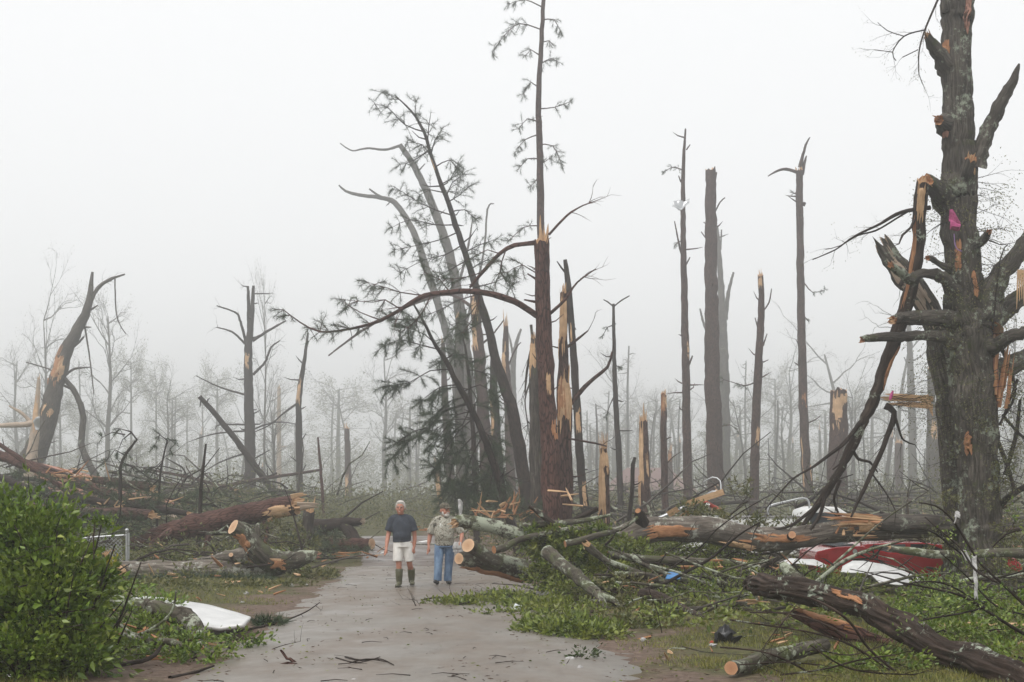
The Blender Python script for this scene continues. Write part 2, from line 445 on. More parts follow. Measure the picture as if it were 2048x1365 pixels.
def poly_mesh(name, verts, faces, mat, parent=None, smooth=False):
    "numpy arrays -> mesh object"
    me = bpy.data.meshes.new(name); nv = len(verts); nf, k = faces.shape
    me.vertices.add(nv); me.vertices.foreach_set('co', verts.astype(np.float32).ravel())
    me.loops.add(nf * k); me.loops.foreach_set('vertex_index', faces.astype(np.int32).ravel())
    me.polygons.add(nf); me.polygons.foreach_set('loop_start', np.arange(0, nf * k, k, dtype=np.int32))
    me.update(calc_edges=True)
    me.materials.append(MATS[mat])
    if smooth: me.polygons.foreach_set('use_smooth', np.ones(nf, dtype=bool))
    return link(bpy.data.objects.new(name, me), parent)
RNG = np.random.default_rng(11)
def unit(a): return a / np.maximum(np.linalg.norm(a, axis=1, keepdims=True), 1e-9)
def leaves(name, pos, dirs, size, mat, parent=None, aspect=.42, fold=.25, rng=RNG):
    "folded pointed leaves, one island each"
    pos = np.asarray(pos, float); N = len(pos); d = unit(np.asarray(dirs, float))
    size = np.broadcast_to(size, (N,)) * rng.uniform(.65, 1.25, N)
    r = unit(rng.normal(size=(N, 3))); side = unit(np.cross(d, r)); up = np.cross(side, d)
    s = size[:, None]
    a = pos; l = pos + d * s * .45 + side * s * aspect * .5 + up * s * fold * .5
    rr = pos + d * s * .45 - side * s * aspect * .5 + up * s * fold * .5; t = pos + d * s - up * s * .06
    v = np.stack([a, l, t, rr], 1).reshape(-1, 3)
    i = np.arange(N)[:, None] * 4
    f = np.concatenate([i + np.array([[0, 2, 1]]), i + np.array([[0, 3, 2]])], 0)
    return poly_mesh(name, v, f, mat, parent)
def needles(name, pos, dirs, size, mat='needle', parent=None, k=16, width=.015, spread=.75, rng=RNG):
    "tufts of k thin needles"
    pos = np.asarray(pos, float); N = len(pos); d = unit(np.asarray(dirs, float))
    pos = np.repeat(pos, k, 0); d = np.repeat(d, k, 0); M = N * k
    dd = unit(d + spread * rng.normal(size=(M, 3)) * .75)
    L = (np.repeat(np.broadcast_to(size, (N,)), k) * rng.uniform(.6, 1.15, M))[:, None]
    sd = unit(np.cross(dd, rng.normal(size=(M, 3)))) * width * .5
    p0 = pos - d * L * .25 * rng.random((M, 1))
    v = np.stack([p0 - sd, p0 + sd, p0 + dd * L], 1).reshape(-1, 3)
    f = np.arange(M * 3).reshape(-1, 3)
    return poly_mesh(name, v, f, mat, parent)

def jitter(rng, s): return Vector((rng.uniform(-s, s), rng.uniform(-s, s), rng.uniform(-s, s)))
def grow(mb, p, d, L, r, depth, rng, tips, spread=.8, droop=0.0, n=5, seg=4, kids=3, wig=.25, mat=0, ratio=.62):
    "a branching twig; end points go to tips"
    pts = [p.copy()]; dd = d.normalized(); q = p.copy()
    for i in range(seg):
        dd = (dd + jitter(rng, wig) + Vector((0, 0, -droop))).normalized()
        q = q + dd * (L / seg); pts.append(q.copy())
    mb.tube(pts, [r * (1 - .65 * i / seg) for i in range(seg + 1)], max(3, n), mat, cap=(False, False))
    if depth <= 0: tips.append((q, dd)); tips.append(((pts[-2] + q) / 2, dd)); return
    for k in range(kids):
        f = rng.uniform(.3, 1.0) if k else 1.0
        i = min(seg - 1, int(f * seg)); b = pts[i].lerp(pts[i + 1], f * seg - i if f < 1 else 1.0)
        nd_ = ((pts[i + 1] - pts[i]).normalized() + jitter(rng, spread)).normalized()
        grow(mb, b, nd_, L * ratio * rng.uniform(.75, 1.15), r * .5, depth - 1, rng, tips, spread, droop, n - 1, seg, kids, wig, mat, ratio)
def splinters(mb, p, axis, r, h, n, rng, mat=0, lean=None):
    axis = axis.normalized(); a = axis.orthogonal().normalized(); b = axis.cross(a)
    hot = rng.uniform(0, 2 * PI)
    for i in range(n):
        th = rng.uniform(0, 2 * PI); rr = r * .72 * math.sqrt(rng.random())
        off = a * math.cos(th) * rr + b * math.sin(th) * rr
        k = .45 + .55 * (.5 + .5 * math.cos(th - hot))
        L = h * k * rng.uniform(.35, 1.0) + .3 * h
        d = (axis + off.normalized() * rng.uniform(-.05, .12) + (lean or Vector((0, 0, 0)))).normalized()
        mb.shard(p + off - axis * h * .3, d, L * (1.5 if rng.random() < .2 else 1), r * rng.uniform(.16, .5), r * rng.uniform(.10, .28), jitter(rng, 1), mat, .08)
def scar(mb, rings_, i0, i1, ang, half, rng, mat=0, off=.012, rows=10, jag=.35):
    "bare wood showing where the bark is torn off: a jagged sheet lying proud of the trunk"
    i1 = min(i1, len(rings_) - 1)
    if i1 - i0 < 1: return
    b0 = len(mb.v); cols = 9
    js = [(rng.uniform(-jag, jag), rng.uniform(-jag, jag)) for _ in range(cols)]
    for c in range(cols):
        th = ang + half * (2 * c / (cols - 1) - 1)
        e = abs(2 * c / (cols - 1) - 1); sh = .10 + .12 * e * e * e
        for k in range(rows):
            t = k / (rows - 1); t = max(0, min(1, (sh + js[c][0] * .3) + t * (1 - 2 * sh + (js[c][1] - js[c][0]) * .3)))
            fi = i0 + t * (i1 - i0); a_ = min(int(fi), len(rings_) - 2); fr = fi - a_
            p, tt, a, b, r, L = rings_[a_]; p2, _, _, _, r2, L2 = rings_[a_ + 1]
            pp = p.lerp(p2, fr); r_ = r + (r2 - r) * fr
            edge = (c in (0, cols - 1) or k in (0, rows - 1))
            th2 = th + rng.uniform(-.06, .06)
            mb.v.append(pp + (a * math.cos(th2) + b * math.sin(th2)) * (r_ * (1.0 if not edge else .95) + (off if not edge else -.01) + rng.uniform(0, .006)))
    for c in range(cols - 1):
        for k in range(rows - 1):
            i = b0 + c * rows + k; r_ = rings_[i0][4]
            u0 = c / cols * r_ * 2 * half; u1 = (c + 1) / cols * r_ * 2 * half; v0 = k * .2; v1 = v0 + .2
            mb.face((i, i + rows, i + rows + 1, i + 1), ((u0, v0), (u1, v0), (u1, v1), (u0, v1)), mat)
    for _ in range(10):                                  # loose fibres at both ends of the tear
        e = rng.random() < .5; th = ang + half * rng.uniform(-.9, .9); fi = min(len(rings_) - 1, max(0, (i0 if e else i1)))
        p, tt, a, b, r, L = rings_[fi]; q = rings_[i0][0] - rings_[i1][0]; l = max(.12, q.length * rng.uniform(.15, .45)); dn = (tt if e else -tt)
        d = a * math.cos(th) + b * math.sin(th)
        mb.shard(p + d * (r + off * .6) + dn * l * rng.uniform(.4, 1.0), -dn + d * rng.uniform(-.02, .08), l, r * rng.uniform(.08, .22), .02, b, mat, .1)
# ------------------------------------------------------------------ the setting
random.seed(5)
def axis_steps(pairs):
    out = [pairs[0][0]]
    for a, b, st in pairs:
        k = max(1, int(round((b - a) / st)))
        out += [a + (b - a) * (i + 1) / k for i in range(k)]
    return out
def make_ground():
    xs = axis_steps([(-400, -120, 40), (-120, -40, 8), (-40, -12, 1.2), (-12, 12, .22), (12, 40, 1.2), (40, 120, 8), (120, 400, 40)])
    ys = axis_steps([(-60, 0, 10), (0, 11, 1.5), (11, 34, .25), (34, 60, .4), (60, 140, 1.5), (140, 460, 20)])
    v = np.array([(x, y, gz(x, y)) for y in ys for x in xs]); w = len(xs)
    f = np.array([(j * w + i, j * w + i + 1, (j + 1) * w + i + 1, (j + 1) * w + i) for j in range(len(ys) - 1) for i in range(w - 1)])
    tag(poly_mesh('ground', v, f, 'earth', smooth=True), kind='structure')
make_ground()
def road(name, y0, y1, st, mat, dz):
    ys = axis_steps([(y0, y1, st)]); cs = [-2.6, -1.5, -.5, .5, 1.5, 2.6]
    v = np.array([(road_x(y) + c, y, base_z(y) + dz + .01 * nz(c, y, .6, 21) - (.06 if abs(c) > 2 else 0)) for y in ys for c in cs]); w = len(cs)
    f = np.array([(j * w + i, j * w + i + 1, (j + 1) * w + i + 1, (j + 1) * w + i) for j in range(len(ys) - 1) for i in range(w - 1)])
    o = tag(poly_mesh(name, v, f, mat, smooth=True), kind='structure')
    s = o.modifiers.new('thickness', 'SOLIDIFY'); s.thickness = .06; s.offset = -1
road('road', -20, 40.0, .5, 'pavement', .012)
road('road_far_end', 40.03, 66, 1.0, 'old_asphalt', -.012)

def haze():
    mb = MB(); z0, z1 = -1.6, 36.0
    mb.box(Vector((0, 200, (z0 + z1) / 2)), Vector((410, 0, 0)), Vector((0, 270, 0)), Vector((0, 0, (z1 - z0) / 2)))
    me = bpy.data.meshes.new('haze'); me.from_pydata([tuple(v) for v in mb.v], [], mb.f); me.update()
    m = bpy.data.materials.new('haze_air'); m.use_nodes = True; nt = m.node_tree; nt.nodes.clear()
    pv = nt.nodes.new('ShaderNodeVolumePrincipled'); pv.inputs['Color'].default_value = (.90, .91, .915, 1)
    pv.inputs['Density'].default_value = HAZE_DENSITY; pv.inputs['Density Attribute'].default_value = ''
    pv.inputs['Anisotropy'].default_value = 0.7
    out = nt.nodes.new('ShaderNodeOutputMaterial'); nt.links.new(pv.outputs[0], out.inputs['Volume'])
    me.materials.append(m); tag(link(bpy.data.objects.new('haze', me)), kind='stuff')
haze()

# ------------------------------------------------------------------ standing and broken trees
SEED = [0]
def pxtube(mb, spec, Y, dY=0.0, n=8, rough=.12, step=.3, seed=0.0, mat=0, **kw):
    "a limb from photo pixels (px, py, width px); depth runs from Y to Y + dY"
    if isinstance(Y, (int, float)): Ys = [Y + dY * i / max(1, len(spec) - 1) for i in range(len(spec))]
    else: Ys = [Y[0] + (Y[1] - Y[0]) * i / max(1, len(spec) - 1) for i in range(len(spec))]
    pts = [P(s[0], s[1], y) for s, y in zip(spec, Ys)]; rad = [max(.004, s[2] * .5 * y / F) for s, y in zip(spec, Ys)]
    return mb.tube(pts, rad, n, mat, rough, seed, step, **kw)
def needle_branch(mb, spec, Y, rng, pos, dirs, dY=0.0, every=.32, tw=.7, w0=3.0, droop=.12, dens=1.0):
    "a needled pine branch: limb through the pixels, side twigs, tufts on the twigs"
    k = len(spec)
    sp = [(s[0], s[1], s[2] if len(s) > 2 else w0 * (1 - .7 * i / (k - 1))) for i, s in enumerate(spec)]
    rg = pxtube(mb, sp, Y, dY, 5, .1, .35, cap=(False, False))
    tot = rg[-1][5]
    for j, (p, t, a, b, r, L) in enumerate(rg):
        if L < .22 * tot or (j and rng.random() > .9 * dens): continue
        for _ in range(4):
            d = (t * rng.uniform(.2, .9) + jitter(rng, .9) + Vector((0, 0, rng.uniform(-droop * 3, .25)))).normalized()
            tl = tw * rng.uniform(.5, 1.1) * (1 - .4 * L / tot)
            pts = [p]; q = p.copy()
            for s in range(3):
                d = (d + jitter(rng, .2) + Vector((0, 0, -droop))).normalized(); q = q + d * tl / 3; pts.append(q.copy())
            mb.tube(pts, [.012, .01, .007, .004], 3, 0, cap=(False, False))
            for s, m_ in ((1, .5), (2, .85), (3, 1.0)):
                for u in (.5, 1.0):
                    if rng.random() < m_: pos.append(pts[s - 1].lerp(pts[s], u)[:]); dirs.append((pts[s] - pts[s - 1])[:])
    pos.append(rg[-1][0][:]); dirs.append(rg[-1][1][:])
def tree(name, label, cat, Y, trunk, branches=(), bark='bark_pine', snags=0, top=0, scars=(), wood_='wood_fresh', nb=(), lean=0.0,
         tuft=.24, group=None, twigs=0, jag=None, tw=.75, tk=16, ridge=0.0, sc=0, n=None, dens=1.0, sinkY=None, nsh=15):
    top_py = min(q[1] for q in trunk); Y = min(Y + max(0.0, Y - 47) * 2.1, max(Y, 31.0 * F / max(40, HY - top_py)))
    SEED[0] += 1; sd = SEED[0] * 3.7; rng = random.Random(SEED[0]); root = thing(name, label, cat, group)
    b0 = P(trunk[0][0], trunk[0][1], Y); g = gz(b0.x, Y)
    root.location = (b0.x, Y, g)
    M = Matrix.Translation(-Vector(root.location))
    n = n or max(8, min(28, int(trunk[0][2] * .8)))
    pts = [P(s[0], s[1], Y + lean * i / (len(trunk) - 1)) for i, s in enumerate(trunk)]; rad = [s[2] * .5 * Y / F for s in trunk]
    if pts[0].z > g - .2:
        dirn = (pts[0] - pts[1]).normalized()
        if dirn.z < -.15: k_ = (pts[0].z - g + .25) / -dirn.z; pts.insert(0, pts[0] + dirn * k_); rad.insert(0, rad[0] * 1.18)
    parts = []
    def done(mb, nm, mats):
        mb.v = [v - Vector(root.location) for v in mb.v]; return mb.build(nm, mats, root)
    mb = MB()
    rg = mb.tube(pts, rad, n, 0, .13, sd, .28 if Y < 50 else .4, cap=(False, True), jag=(0, jag if jag is not None else (rad[-1] * .9 if top else 0)), ridge=ridge, capmat=1)
    done(mb, 'trunk', [bark, wood_])
    z2i = lambda py: min(range(len(rg)), key=lambda i: abs(rg[i][0].z - (CH - (py - HY) / F * Y)))
    if top:
        mb = MB(); splinters(mb, rg[-1][0], rg[-1][1], rad[-1] * 1.08, top * Y / F * 1.25, nsh, rng); done(mb, 'splintered_top', wood_)
    for s in scars:                                  # (py low, py high, angle, half width, [material])
        mb = MB(); i0, i1 = sorted((z2i(s[0]), z2i(s[1])))
        if i1 - i0 < 2: i0 = max(0, i0 - 1); i1 = min(len(rg) - 1, i0 + 2)
        scar(mb, rg, i0, i1, s[2], s[3], rng); done(mb, 'bare_wood', s[4] if len(s) > 4 else wood_)
    if sc:                                           # small torn spots
        for _ in range(sc):
            mb = MB(); i = rng.randrange(1, max(2, len(rg) - 3)); scar(mb, rg, i, i + 2, rng.uniform(-1.2, 1.2), rng.uniform(.15, .4), rng, rows=4)
            done(mb, 'bark_scar', wood_)
    for bspec in branches:
        mb = MB(); dy = rng.uniform(-.5, .5) * abs(bspec[-1][0] - bspec[0][0]) / F * Y
        rb = pxtube(mb, bspec, Y, dy, 7 if bspec[0][2] < 8 else 10, .15, .22, sd)
        for _ in range(twigs if len(bspec) > 2 else 0):
            i = rng.randrange(len(rb) // 2, len(rb)); tips = []
            grow(mb, rb[i][0], (rb[i][1] + jitter(rng, .8)).normalized(), rng.uniform(.3, .8), .012, 1, rng, tips, .7, .03, 4, 3, 2)
        done(mb, 'branch', bark)
    for _ in range(snags):
        mb = MB(); i = rng.randrange(int(len(rg) * .25), len(rg) - 1); p, t, a, b, r, L = rg[i]
        th = rng.uniform(-PI, PI); d = (a * math.cos(th) + b * math.sin(th) + t * rng.uniform(-.1, .7)).normalized(); l = rng.uniform(.15, .75) * (.5 + Y / 90)
        q = p + d * (r + l * .5) + jitter(rng, .05); e = p + d * (r + l) + jitter(rng, .1) + Vector((0, 0, .08))
        mb.tube([p + d * r * .6, q, e], [.03 * Y / 50, .022 * Y / 50, .008], 5); done(mb, 'snag', bark)
    pos, dirs = [], []
    for bspec in nb:
        mb = MB(); dy = rng.uniform(-.6, .6) * abs(bspec[-1][0] - bspec[0][0]) / F * Y
        needle_branch(mb, bspec, Y, rng, pos, dirs, dy, tw=tw, dens=dens); done(mb, 'branch', bark)
    if pos:
        o = needles('needles', np.array(pos) - np.array(root.location), dirs, tuft * .82, 'needle', root, max(8, tk // 2 + 1), .0095, .95); tag(o, kind='stuff')
    return root, rg

PINES = 'broken pines by the road bend'
tree('snapped_pine', 'thick red-brown pine trunk with splintered top and long drooping limb reaching left', 'tree', 41,
     [(1106, 1045, 40), (1101, 900, 36), (1093, 770, 33), (1087, 630, 31), (1084, 492, 30)],
     [[(1074, 632, 13), (1040, 610, 12), (1000, 592, 12), (940, 582, 11), (900, 585, 11), (850, 592, 10), (800, 620, 8)],
      [(1070, 486, 10), (1030, 492, 9), (1000, 508, 8), (965, 545, 7), (940, 575, 5)],
      [(1098, 470, 5), (1125, 440, 5), (1142, 425, 4), (1165, 412, 3), (1187, 404, 2)],
      [(1100, 628, 7), (1130, 600, 6), (1155, 565, 4), (1192, 538, 2)], [(1074, 605, 6), (1048, 600, 3)],
      [(1074, 560, 5), (1055, 548, 3)]], bark='bark_pine_red', top=46, jag=.18, snags=5, sc=1, twigs=5, ridge=.05, nsh=14,
     scars=[(870, 855, .6, .3, 'wood_orange')],
     nb=[[(800, 620, 8), (760, 642, 7), (700, 658, 5), (640, 664, 4), (600, 645, 3), (567, 620, 2)],
         [(850, 592), (800, 585), (770, 575), (735, 565)], [(800, 618), (770, 600), (745, 605), (690, 600)],
         [(760, 640), (720, 625), (680, 600)], [(860, 595), (835, 640), (800, 665)], [(960, 583), (950, 630), (925, 665)],
         [(1000, 508), (975, 500), (940, 520)], [(965, 545), (930, 555), (890, 560)], [(1010, 505), (1000, 545), (1020, 575)],
         [(1070, 545), (1045, 530), (1015, 545)], [(900, 585), (880, 560), (850, 545)]], tuft=.26, tk=20)
tree('snapped_pine', 'double-broken pine trunk with pale split faces right of the thick red-brown pine', 'tree', 42.6,
     [(1130, 1045, 33), (1128, 900, 32), (1127, 800, 31), (1126, 760, 24), (1127, 700, 18), (1127, 590, 14)],
     [[(1136, 815, 10), (1160, 785, 9), (1190, 755, 8), (1215, 735, 7), (1224, 705, 4)], [(1134, 695, 6), (1160, 675, 5), (1176, 662, 3)],
      [(1139, 878, 4), (1190, 887, 4), (1213, 893, 3)]], top=14, snags=4,
     scars=[(700, 585, -.2, 1.3), (845, 738, .25, 1.35), (840, 760, -.4, .7, 'wood_orange')], twigs=1)
tree('lichened_tree', 'grey lichened trunk with pale torn top, tucked behind the thick red-brown pine', 'tree', 44,
     [(1075, 1040, 30), (1072, 880, 27), (1070, 745, 23), (1068, 682, 13)],
     [[(1062, 650, 6), (1064, 690, 5), (1054, 740, 5), (1050, 788, 3)], [(1062, 760, 4), (1050, 800, 3), (1056, 850, 2)]], bark='bark_grey', top=12,
     scars=[(746, 682, -.6, 1.0)], twigs=6)
tree('tall_pine', 'tall slender pine with sparse needles, rising through the top edge of the picture', 'tree', 54,
     [(1096, 1040, 26), (1090, 760, 20), (1082, 500, 16), (1080, 300, 13), (1077, 200, 11), (1083, 80, 9), (1089, -40, 7)], snags=6,
     nb=[[(1083, 60), (1040, 48), (1010, 70), (985, 105)], [(1085, 15), (1050, 0), (1020, 8)], [(1085, 40), (1108, 40), (1120, 62)],
         [(1078, 130), (1100, 118), (1112, 122)], [(1077, 175), (1062, 165), (1048, 188)], [(1080, 218), (1110, 215), (1140, 204)],
         [(1076, 245), (1055, 238), (1038, 258)], [(1076, 270), (1050, 280), (1030, 305)], [(1077, 290), (1105, 292), (1122, 328)],
         [(1077, 318), (1055, 318), (1043, 332)], [(1078, 332), (1098, 318)], [(1078, 355), (1062, 372)], [(1080, 452), (1048, 455), (1018, 482)],
         [(1078, 110), (1062, 100), (1050, 112)], [(1083, 85), (1098, 82), (1110, 95)]], tuft=.28, tw=.6, tk=18)
tree('leaning_pine', 'dark pine leaning far left with needled crown, behind the long drooping limb', 'tree', 50,
     [(1062, 1035, 30), (1051, 975, 27), (1026, 828, 24), (996, 733, 20), (974, 645, 17), (956, 590, 15), (940, 537, 13), (905, 431, 11), (865, 321, 8), (848, 264, 6), (822, 222, 4), (790, 192, 2)],
     snags=8, sc=1, lean=2.0, bark='bark_dark',
     nb=[[(822, 222), (800, 200), (765, 185)], [(845, 262), (830, 230), (832, 205)], [(848, 264), (810, 250), (775, 215), (750, 208)], [(858, 300), (830, 320), (800, 330)],
         [(865, 320), (845, 290), (815, 285)], [(862, 310), (870, 280), (882, 262)], [(855, 285), (858, 250), (862, 225)], [(880, 370), (900, 360), (915, 330)],
         [(890, 400), (905, 365), (925, 350)], [(895, 405), (920, 390), (935, 375)], [(905, 431), (870, 420), (830, 400), (790, 375)], [(910, 450), (870, 450), (820, 440), (785, 455)],
         [(915, 465), (880, 480), (840, 490), (790, 500)], [(925, 490), (890, 510), (850, 520), (800, 545)], [(935, 520), (900, 540), (860, 560)], [(900, 425), (930, 420), (950, 440)],
         [(940, 540), (975, 520), (1000, 530)], [(955, 590), (920, 600), (880, 620), (830, 640)], [(950, 575), (990, 565), (1020, 550)], [(960, 600), (930, 640), (900, 650)],
         [(970, 640), (935, 660), (880, 680)], [(930, 505), (960, 490), (990, 480)], [(885, 385), (860, 380), (840, 390)], [(870, 335), (900, 320), (915, 345)]], tuft=.28, tw=.8, tk=18, dens=1.0)
tree('leaning_pine', 'pale grey leaning trunk ending in a thin snapped bough pointing left, fading in fog', 'tree', 86,
     [(946, 1000, 28), (936, 760, 25), (910, 560, 20), (880, 450, 17), (835, 345, 13), (800, 290, 9)],
     [[(800, 292, 6), (770, 300, 5), (735, 297, 4), (705, 302, 3), (680, 287, 2)], [(835, 345, 4), (850, 328, 2)], [(915, 580, 6), (935, 500, 5), (945, 440, 2)]], bark='bark_grey', snags=5)
tree('leaning_pine', 'pale grey leaning trunk curving into a long level forked bough at left', 'tree', 89,
     [(926, 1000, 22), (912, 760, 18), (885, 640, 15), (850, 530, 15), (825, 460, 13), (790, 407, 11), (760, 396, 8), (720, 391, 7), (692, 383, 5), (678, 371, 3)],
     [[(788, 405, 6), (758, 392, 5), (738, 378, 3)], [(912, 760, 7), (930, 660, 6), (965, 520, 4), (975, 420, 4), (988, 408, 2)]], bark='bark_grey', snags=4)
tree('broken_pine', 'broken pine with pale wood at its top beside the dark leaning pine', 'tree', 60,
     [(978, 1015, 27), (967, 830, 25), (957, 700, 23), (949, 600, 17)], [[(962, 690, 5), (985, 670, 4), (1008, 640, 2)], [(945, 615, 7), (900, 590, 6), (850, 600, 6), (790, 625, 5), (720, 665, 5), (657, 712, 3)]], top=12, snags=6, scars=[(640, 598, 0, 1.1), (705, 655, -.8, .8)])
tree('broken_pine', 'narrow broken pine with spiky pale tip behind the dark leaning pine', 'tree', 64,
     [(1024, 1010, 19), (1016, 800, 17), (1011, 720, 15), (1012, 655, 9)], [[(1014, 740, 4), (1030, 700, 3), (1042, 685, 2)]], top=28, scars=[(745, 690, -.7, .8)], snags=3)
tree('forked_tree', 'faint forked grey trunk between the leaning pine and the thick red-brown pine', 'tree', 92,
     [(1032, 1000, 17), (1026, 760, 12), (1030, 700, 9), (1042, 658, 4)], [[(1028, 720, 6), (1020, 680, 4), (1014, 660, 3)]], bark='bark_grey', snags=2)
tree('broken_pine', 'jagged pale stump standing just left of the thick red-brown pine', 'tree', 52,
     [(1050, 1020, 20), (1043, 930, 17), (1039, 868, 12)], top=22, scars=[(960, 870, -.3, .9), (1000, 960, -.6, .6, 'wood_orange')])
tree('broken_pine', 'short splintered pale stub behind the man in the camouflage shirt', 'tree', 60,
     [(884, 1020, 13), (878, 970, 12), (874, 935, 9)], top=16, scars=[(1010, 940, -.5, 1.1)])
tree('broken_pine', 'straight dark pine trunk losing its bark, left of the drooping needle curtain', 'tree', 66,
     [(905, 1015, 18), (897, 900, 16), (890, 800, 13), (886, 690, 9)], snags=6, top=10)
H_ROOT, H_RG = tree('toppled_pine', 'small bowed pine heavy with dark needles hanging behind the two men', 'tree', 46.5,
     [(1015, 1025, 17), (989, 930, 15), (967, 872, 13), (940, 815, 12), (916, 770, 11), (890, 720, 9), (868, 685, 7), (845, 640, 5), (826, 607, 3)], bark='bark_dark', snags=5, lean=-1.5,
     nb=[[(935, 808, 6), (885, 825, 5), (855, 860, 4), (815, 885, 3), (782, 918, 2)], [(860, 855, 3), (830, 862, 2), (795, 885, 2)], [(900, 740), (860, 742), (820, 765), (780, 772)], [(880, 700), (840, 690), (800, 680), (770, 690)],
         [(868, 685), (850, 670), (815, 655)], [(850, 650), (830, 640), (790, 640)], [(916, 770), (880, 775), (845, 800)], [(925, 785), (960, 770), (990, 790)],
         [(950, 835), (920, 860), (890, 900), (870, 940)], [(960, 860), (930, 890), (905, 930), (895, 975)], [(967, 872), (945, 910), (930, 960), (920, 1000)],
         [(975, 890), (960, 930), (950, 975)], [(980, 905), (985, 950), (975, 990)], [(945, 825), (915, 830), (880, 870), (850, 900)], [(985, 920), (1005, 950), (1010, 985)],
         [(940, 815), (925, 850), (900, 870), (885, 915)], [(990, 935), (965, 960), (935, 975), (910, 985)], [(955, 850), (975, 870), (990, 900)], [(930, 795), (905, 800), (870, 830)], [(890, 720), (910, 705), (930, 715)]],
     tuft=.30, tw=.95, tk=52)
tree('broken_pine', 'dark upright trunk between the broken pine and the leaning pine', 'tree', 55,
     [(1002, 1020, 22), (994, 900, 20), (988, 790, 17), (986, 720, 11)], bark='bark_dark', top=14, snags=7, scars=[(860, 800, -.7, .5)], nb=[[(992, 850), (970, 860), (955, 890)], [(990, 800), (1010, 810), (1022, 840)]])
tree('broken_pine', 'grey upright trunk left of the bowed needle-heavy pine', 'tree', 62, [(925, 1015, 24), (921, 880, 22), (919, 740, 18), (918, 640, 14)], bark='bark_grey', top=10, snags=6)
tree('needled_pine', 'young pine with full drooping needles behind the bowed pine', 'tree', 49, [(952, 1020, 12), (948, 900, 10), (940, 780, 8), (930, 690, 4)], bark='bark_dark', snags=3,
     nb=[[(948, 960), (915, 970), (885, 1000)], [(948, 920), (985, 935), (1000, 965)], [(947, 900), (910, 905), (870, 935)], [(946, 870), (980, 880), (1000, 905)], [(944, 840), (905, 840), (865, 862)], [(942, 810), (975, 815), (998, 840)], [(940, 780), (905, 775), (870, 790)], [(936, 740), (965, 745), (985, 760)], [(933, 710), (905, 712), (880, 725)], [(930, 695), (925, 670), (915, 655)], [(948, 980), (975, 985), (995, 1005)], [(946, 890), (925, 930), (905, 965)]], tuft=.30, tw=.95, tk=50)
# right-hand pines
tree('broken_pine', 'bare pine leaning left with forked broken tip, right of the double-broken trunk', 'tree', 50,
     [(1172, 1030, 18), (1162, 940, 17), (1153, 800, 16), (1143, 650, 14), (1135, 560, 12), (1130, 520, 7)], [[(1134, 550, 5), (1122, 535, 4), (1114, 523, 2)], [(1140, 640, 3), (1152, 660, 2)]],
     bark='bark_dark', snags=6, sc=1, scars=[(980, 955, .2, .5), (850, 840, 0, .7)])
tree('slender_tree', 'very slender bare tree with two spread top twigs like horns', 'tree', 56,
     [(1243, 1030, 13), (1237, 900, 12), (1231, 800, 11), (1228, 700, 8), (1227, 608, 5)], [[(1227, 614, 3), (1215, 604, 3), (1207, 600, 2)], [(1227, 614, 3), (1242, 602, 3), (1259, 592, 2)], [(1240, 862, 3), (1265, 862, 2)]],
     bark='bark_dark', snags=4, nb=[[(1228, 650), (1215, 655), (1205, 672)], [(1230, 790), (1220, 810), (1212, 835)], [(1230, 730), (1238, 735)]], tuft=.2, tw=.4)
tree('stump', 'pale split stump with bark only on its right side, near the road', 'stump', 44,
     [(1209, 1050, 24), (1209, 945, 21), (1207, 900, 13)], top=36, scars=[(1045, 905, -.75, .95), (930, 895, .2, 1.2)], nsh=12)
tree('stump', 'dark twisted stub with ragged tip between the pale stumps', 'stump', 46, [(1260, 1030, 9), (1264, 970, 8), (1266, 930, 9), (1270, 915, 6)], bark='bark_dark', snags=3)
tree('stump', 'tall stump with yellow-orange strip of bare wood down its left side', 'stump', 52,
     [(1291, 1030, 22), (1289, 930, 21), (1287, 848, 17)], top=24, scars=[(985, 845, -.9, .75), (935, 915, .5, .3)], nsh=12)
tree('broken_pine', 'straight thin broken pine with bright orange snapped top', 'tree', 54, [(1331, 1025, 15), (1328, 900, 14), (1327, 792, 11)], top=12, scars=[(830, 785, -.3, .9, 'wood_orange'), (800, 786, .4, 1.0)], snags=2)
tree('stump', 'short faint stump with pale torn face in front of the pink-roofed house', 'stump', 76, [(1343, 1010, 11), (1340, 905, 9)], top=10, scars=[(925, 895, -.4, 1.0, 'wood_orange')])
R9, R9G = tree('broken_pine', 'tall thin pine pole with bent metal sheet caught high on it', 'tree', 60,
     [(1376, 1005, 19), (1373, 850, 17), (1370, 650, 15), (1367, 500, 12), (1366, 350, 8), (1371, 258, 3)],
     [[(1366, 520, 4), (1358, 490, 4), (1349, 443, 2)], [(1372, 530, 4), (1380, 515, 2)], [(1374, 740, 5), (1385, 712, 3)], [(1373, 300, 3), (1380, 290, 2)], [(1362, 365, 4), (1357, 352, 2)]], snags=8, sc=1,
     nb=[[(1364, 340), (1345, 335), (1328, 345)], [(1365, 480), (1350, 490)]], tuft=.18, tw=.4, dens=.6)
tree('broken_pine', 'thickest bare pine column with flat snapped top, in the middle distance', 'tree', 62,
     [(1431, 990, 33), (1426, 800, 31), (1423, 600, 27), (1421, 345, 20)], [[(1430, 425, 3), (1440, 405, 3), (1450, 396, 2)], [(1414, 480, 3), (1402, 464, 2)], [(1430, 362, 4), (1433, 345, 3)]],
     top=5, sc=2, snags=5, nb=[[(1438, 855), (1460, 850), (1475, 862)]], tuft=.18, tw=.35, dens=.5)
tree('broken_pine', 'pale grey forked trunk fading behind the thickest pine column', 'tree', 88,
     [(1450, 990, 24), (1448, 750, 21), (1444, 620, 15), (1439, 520, 10), (1434, 452, 5)], [[(1450, 640, 11), (1456, 590, 8), (1467, 545, 4)], [(1440, 700, 8), (1412, 660, 6), (1400, 618, 3)], [(1441, 500, 4), (1443, 460, 3)]], bark='bark_grey', snags=4)
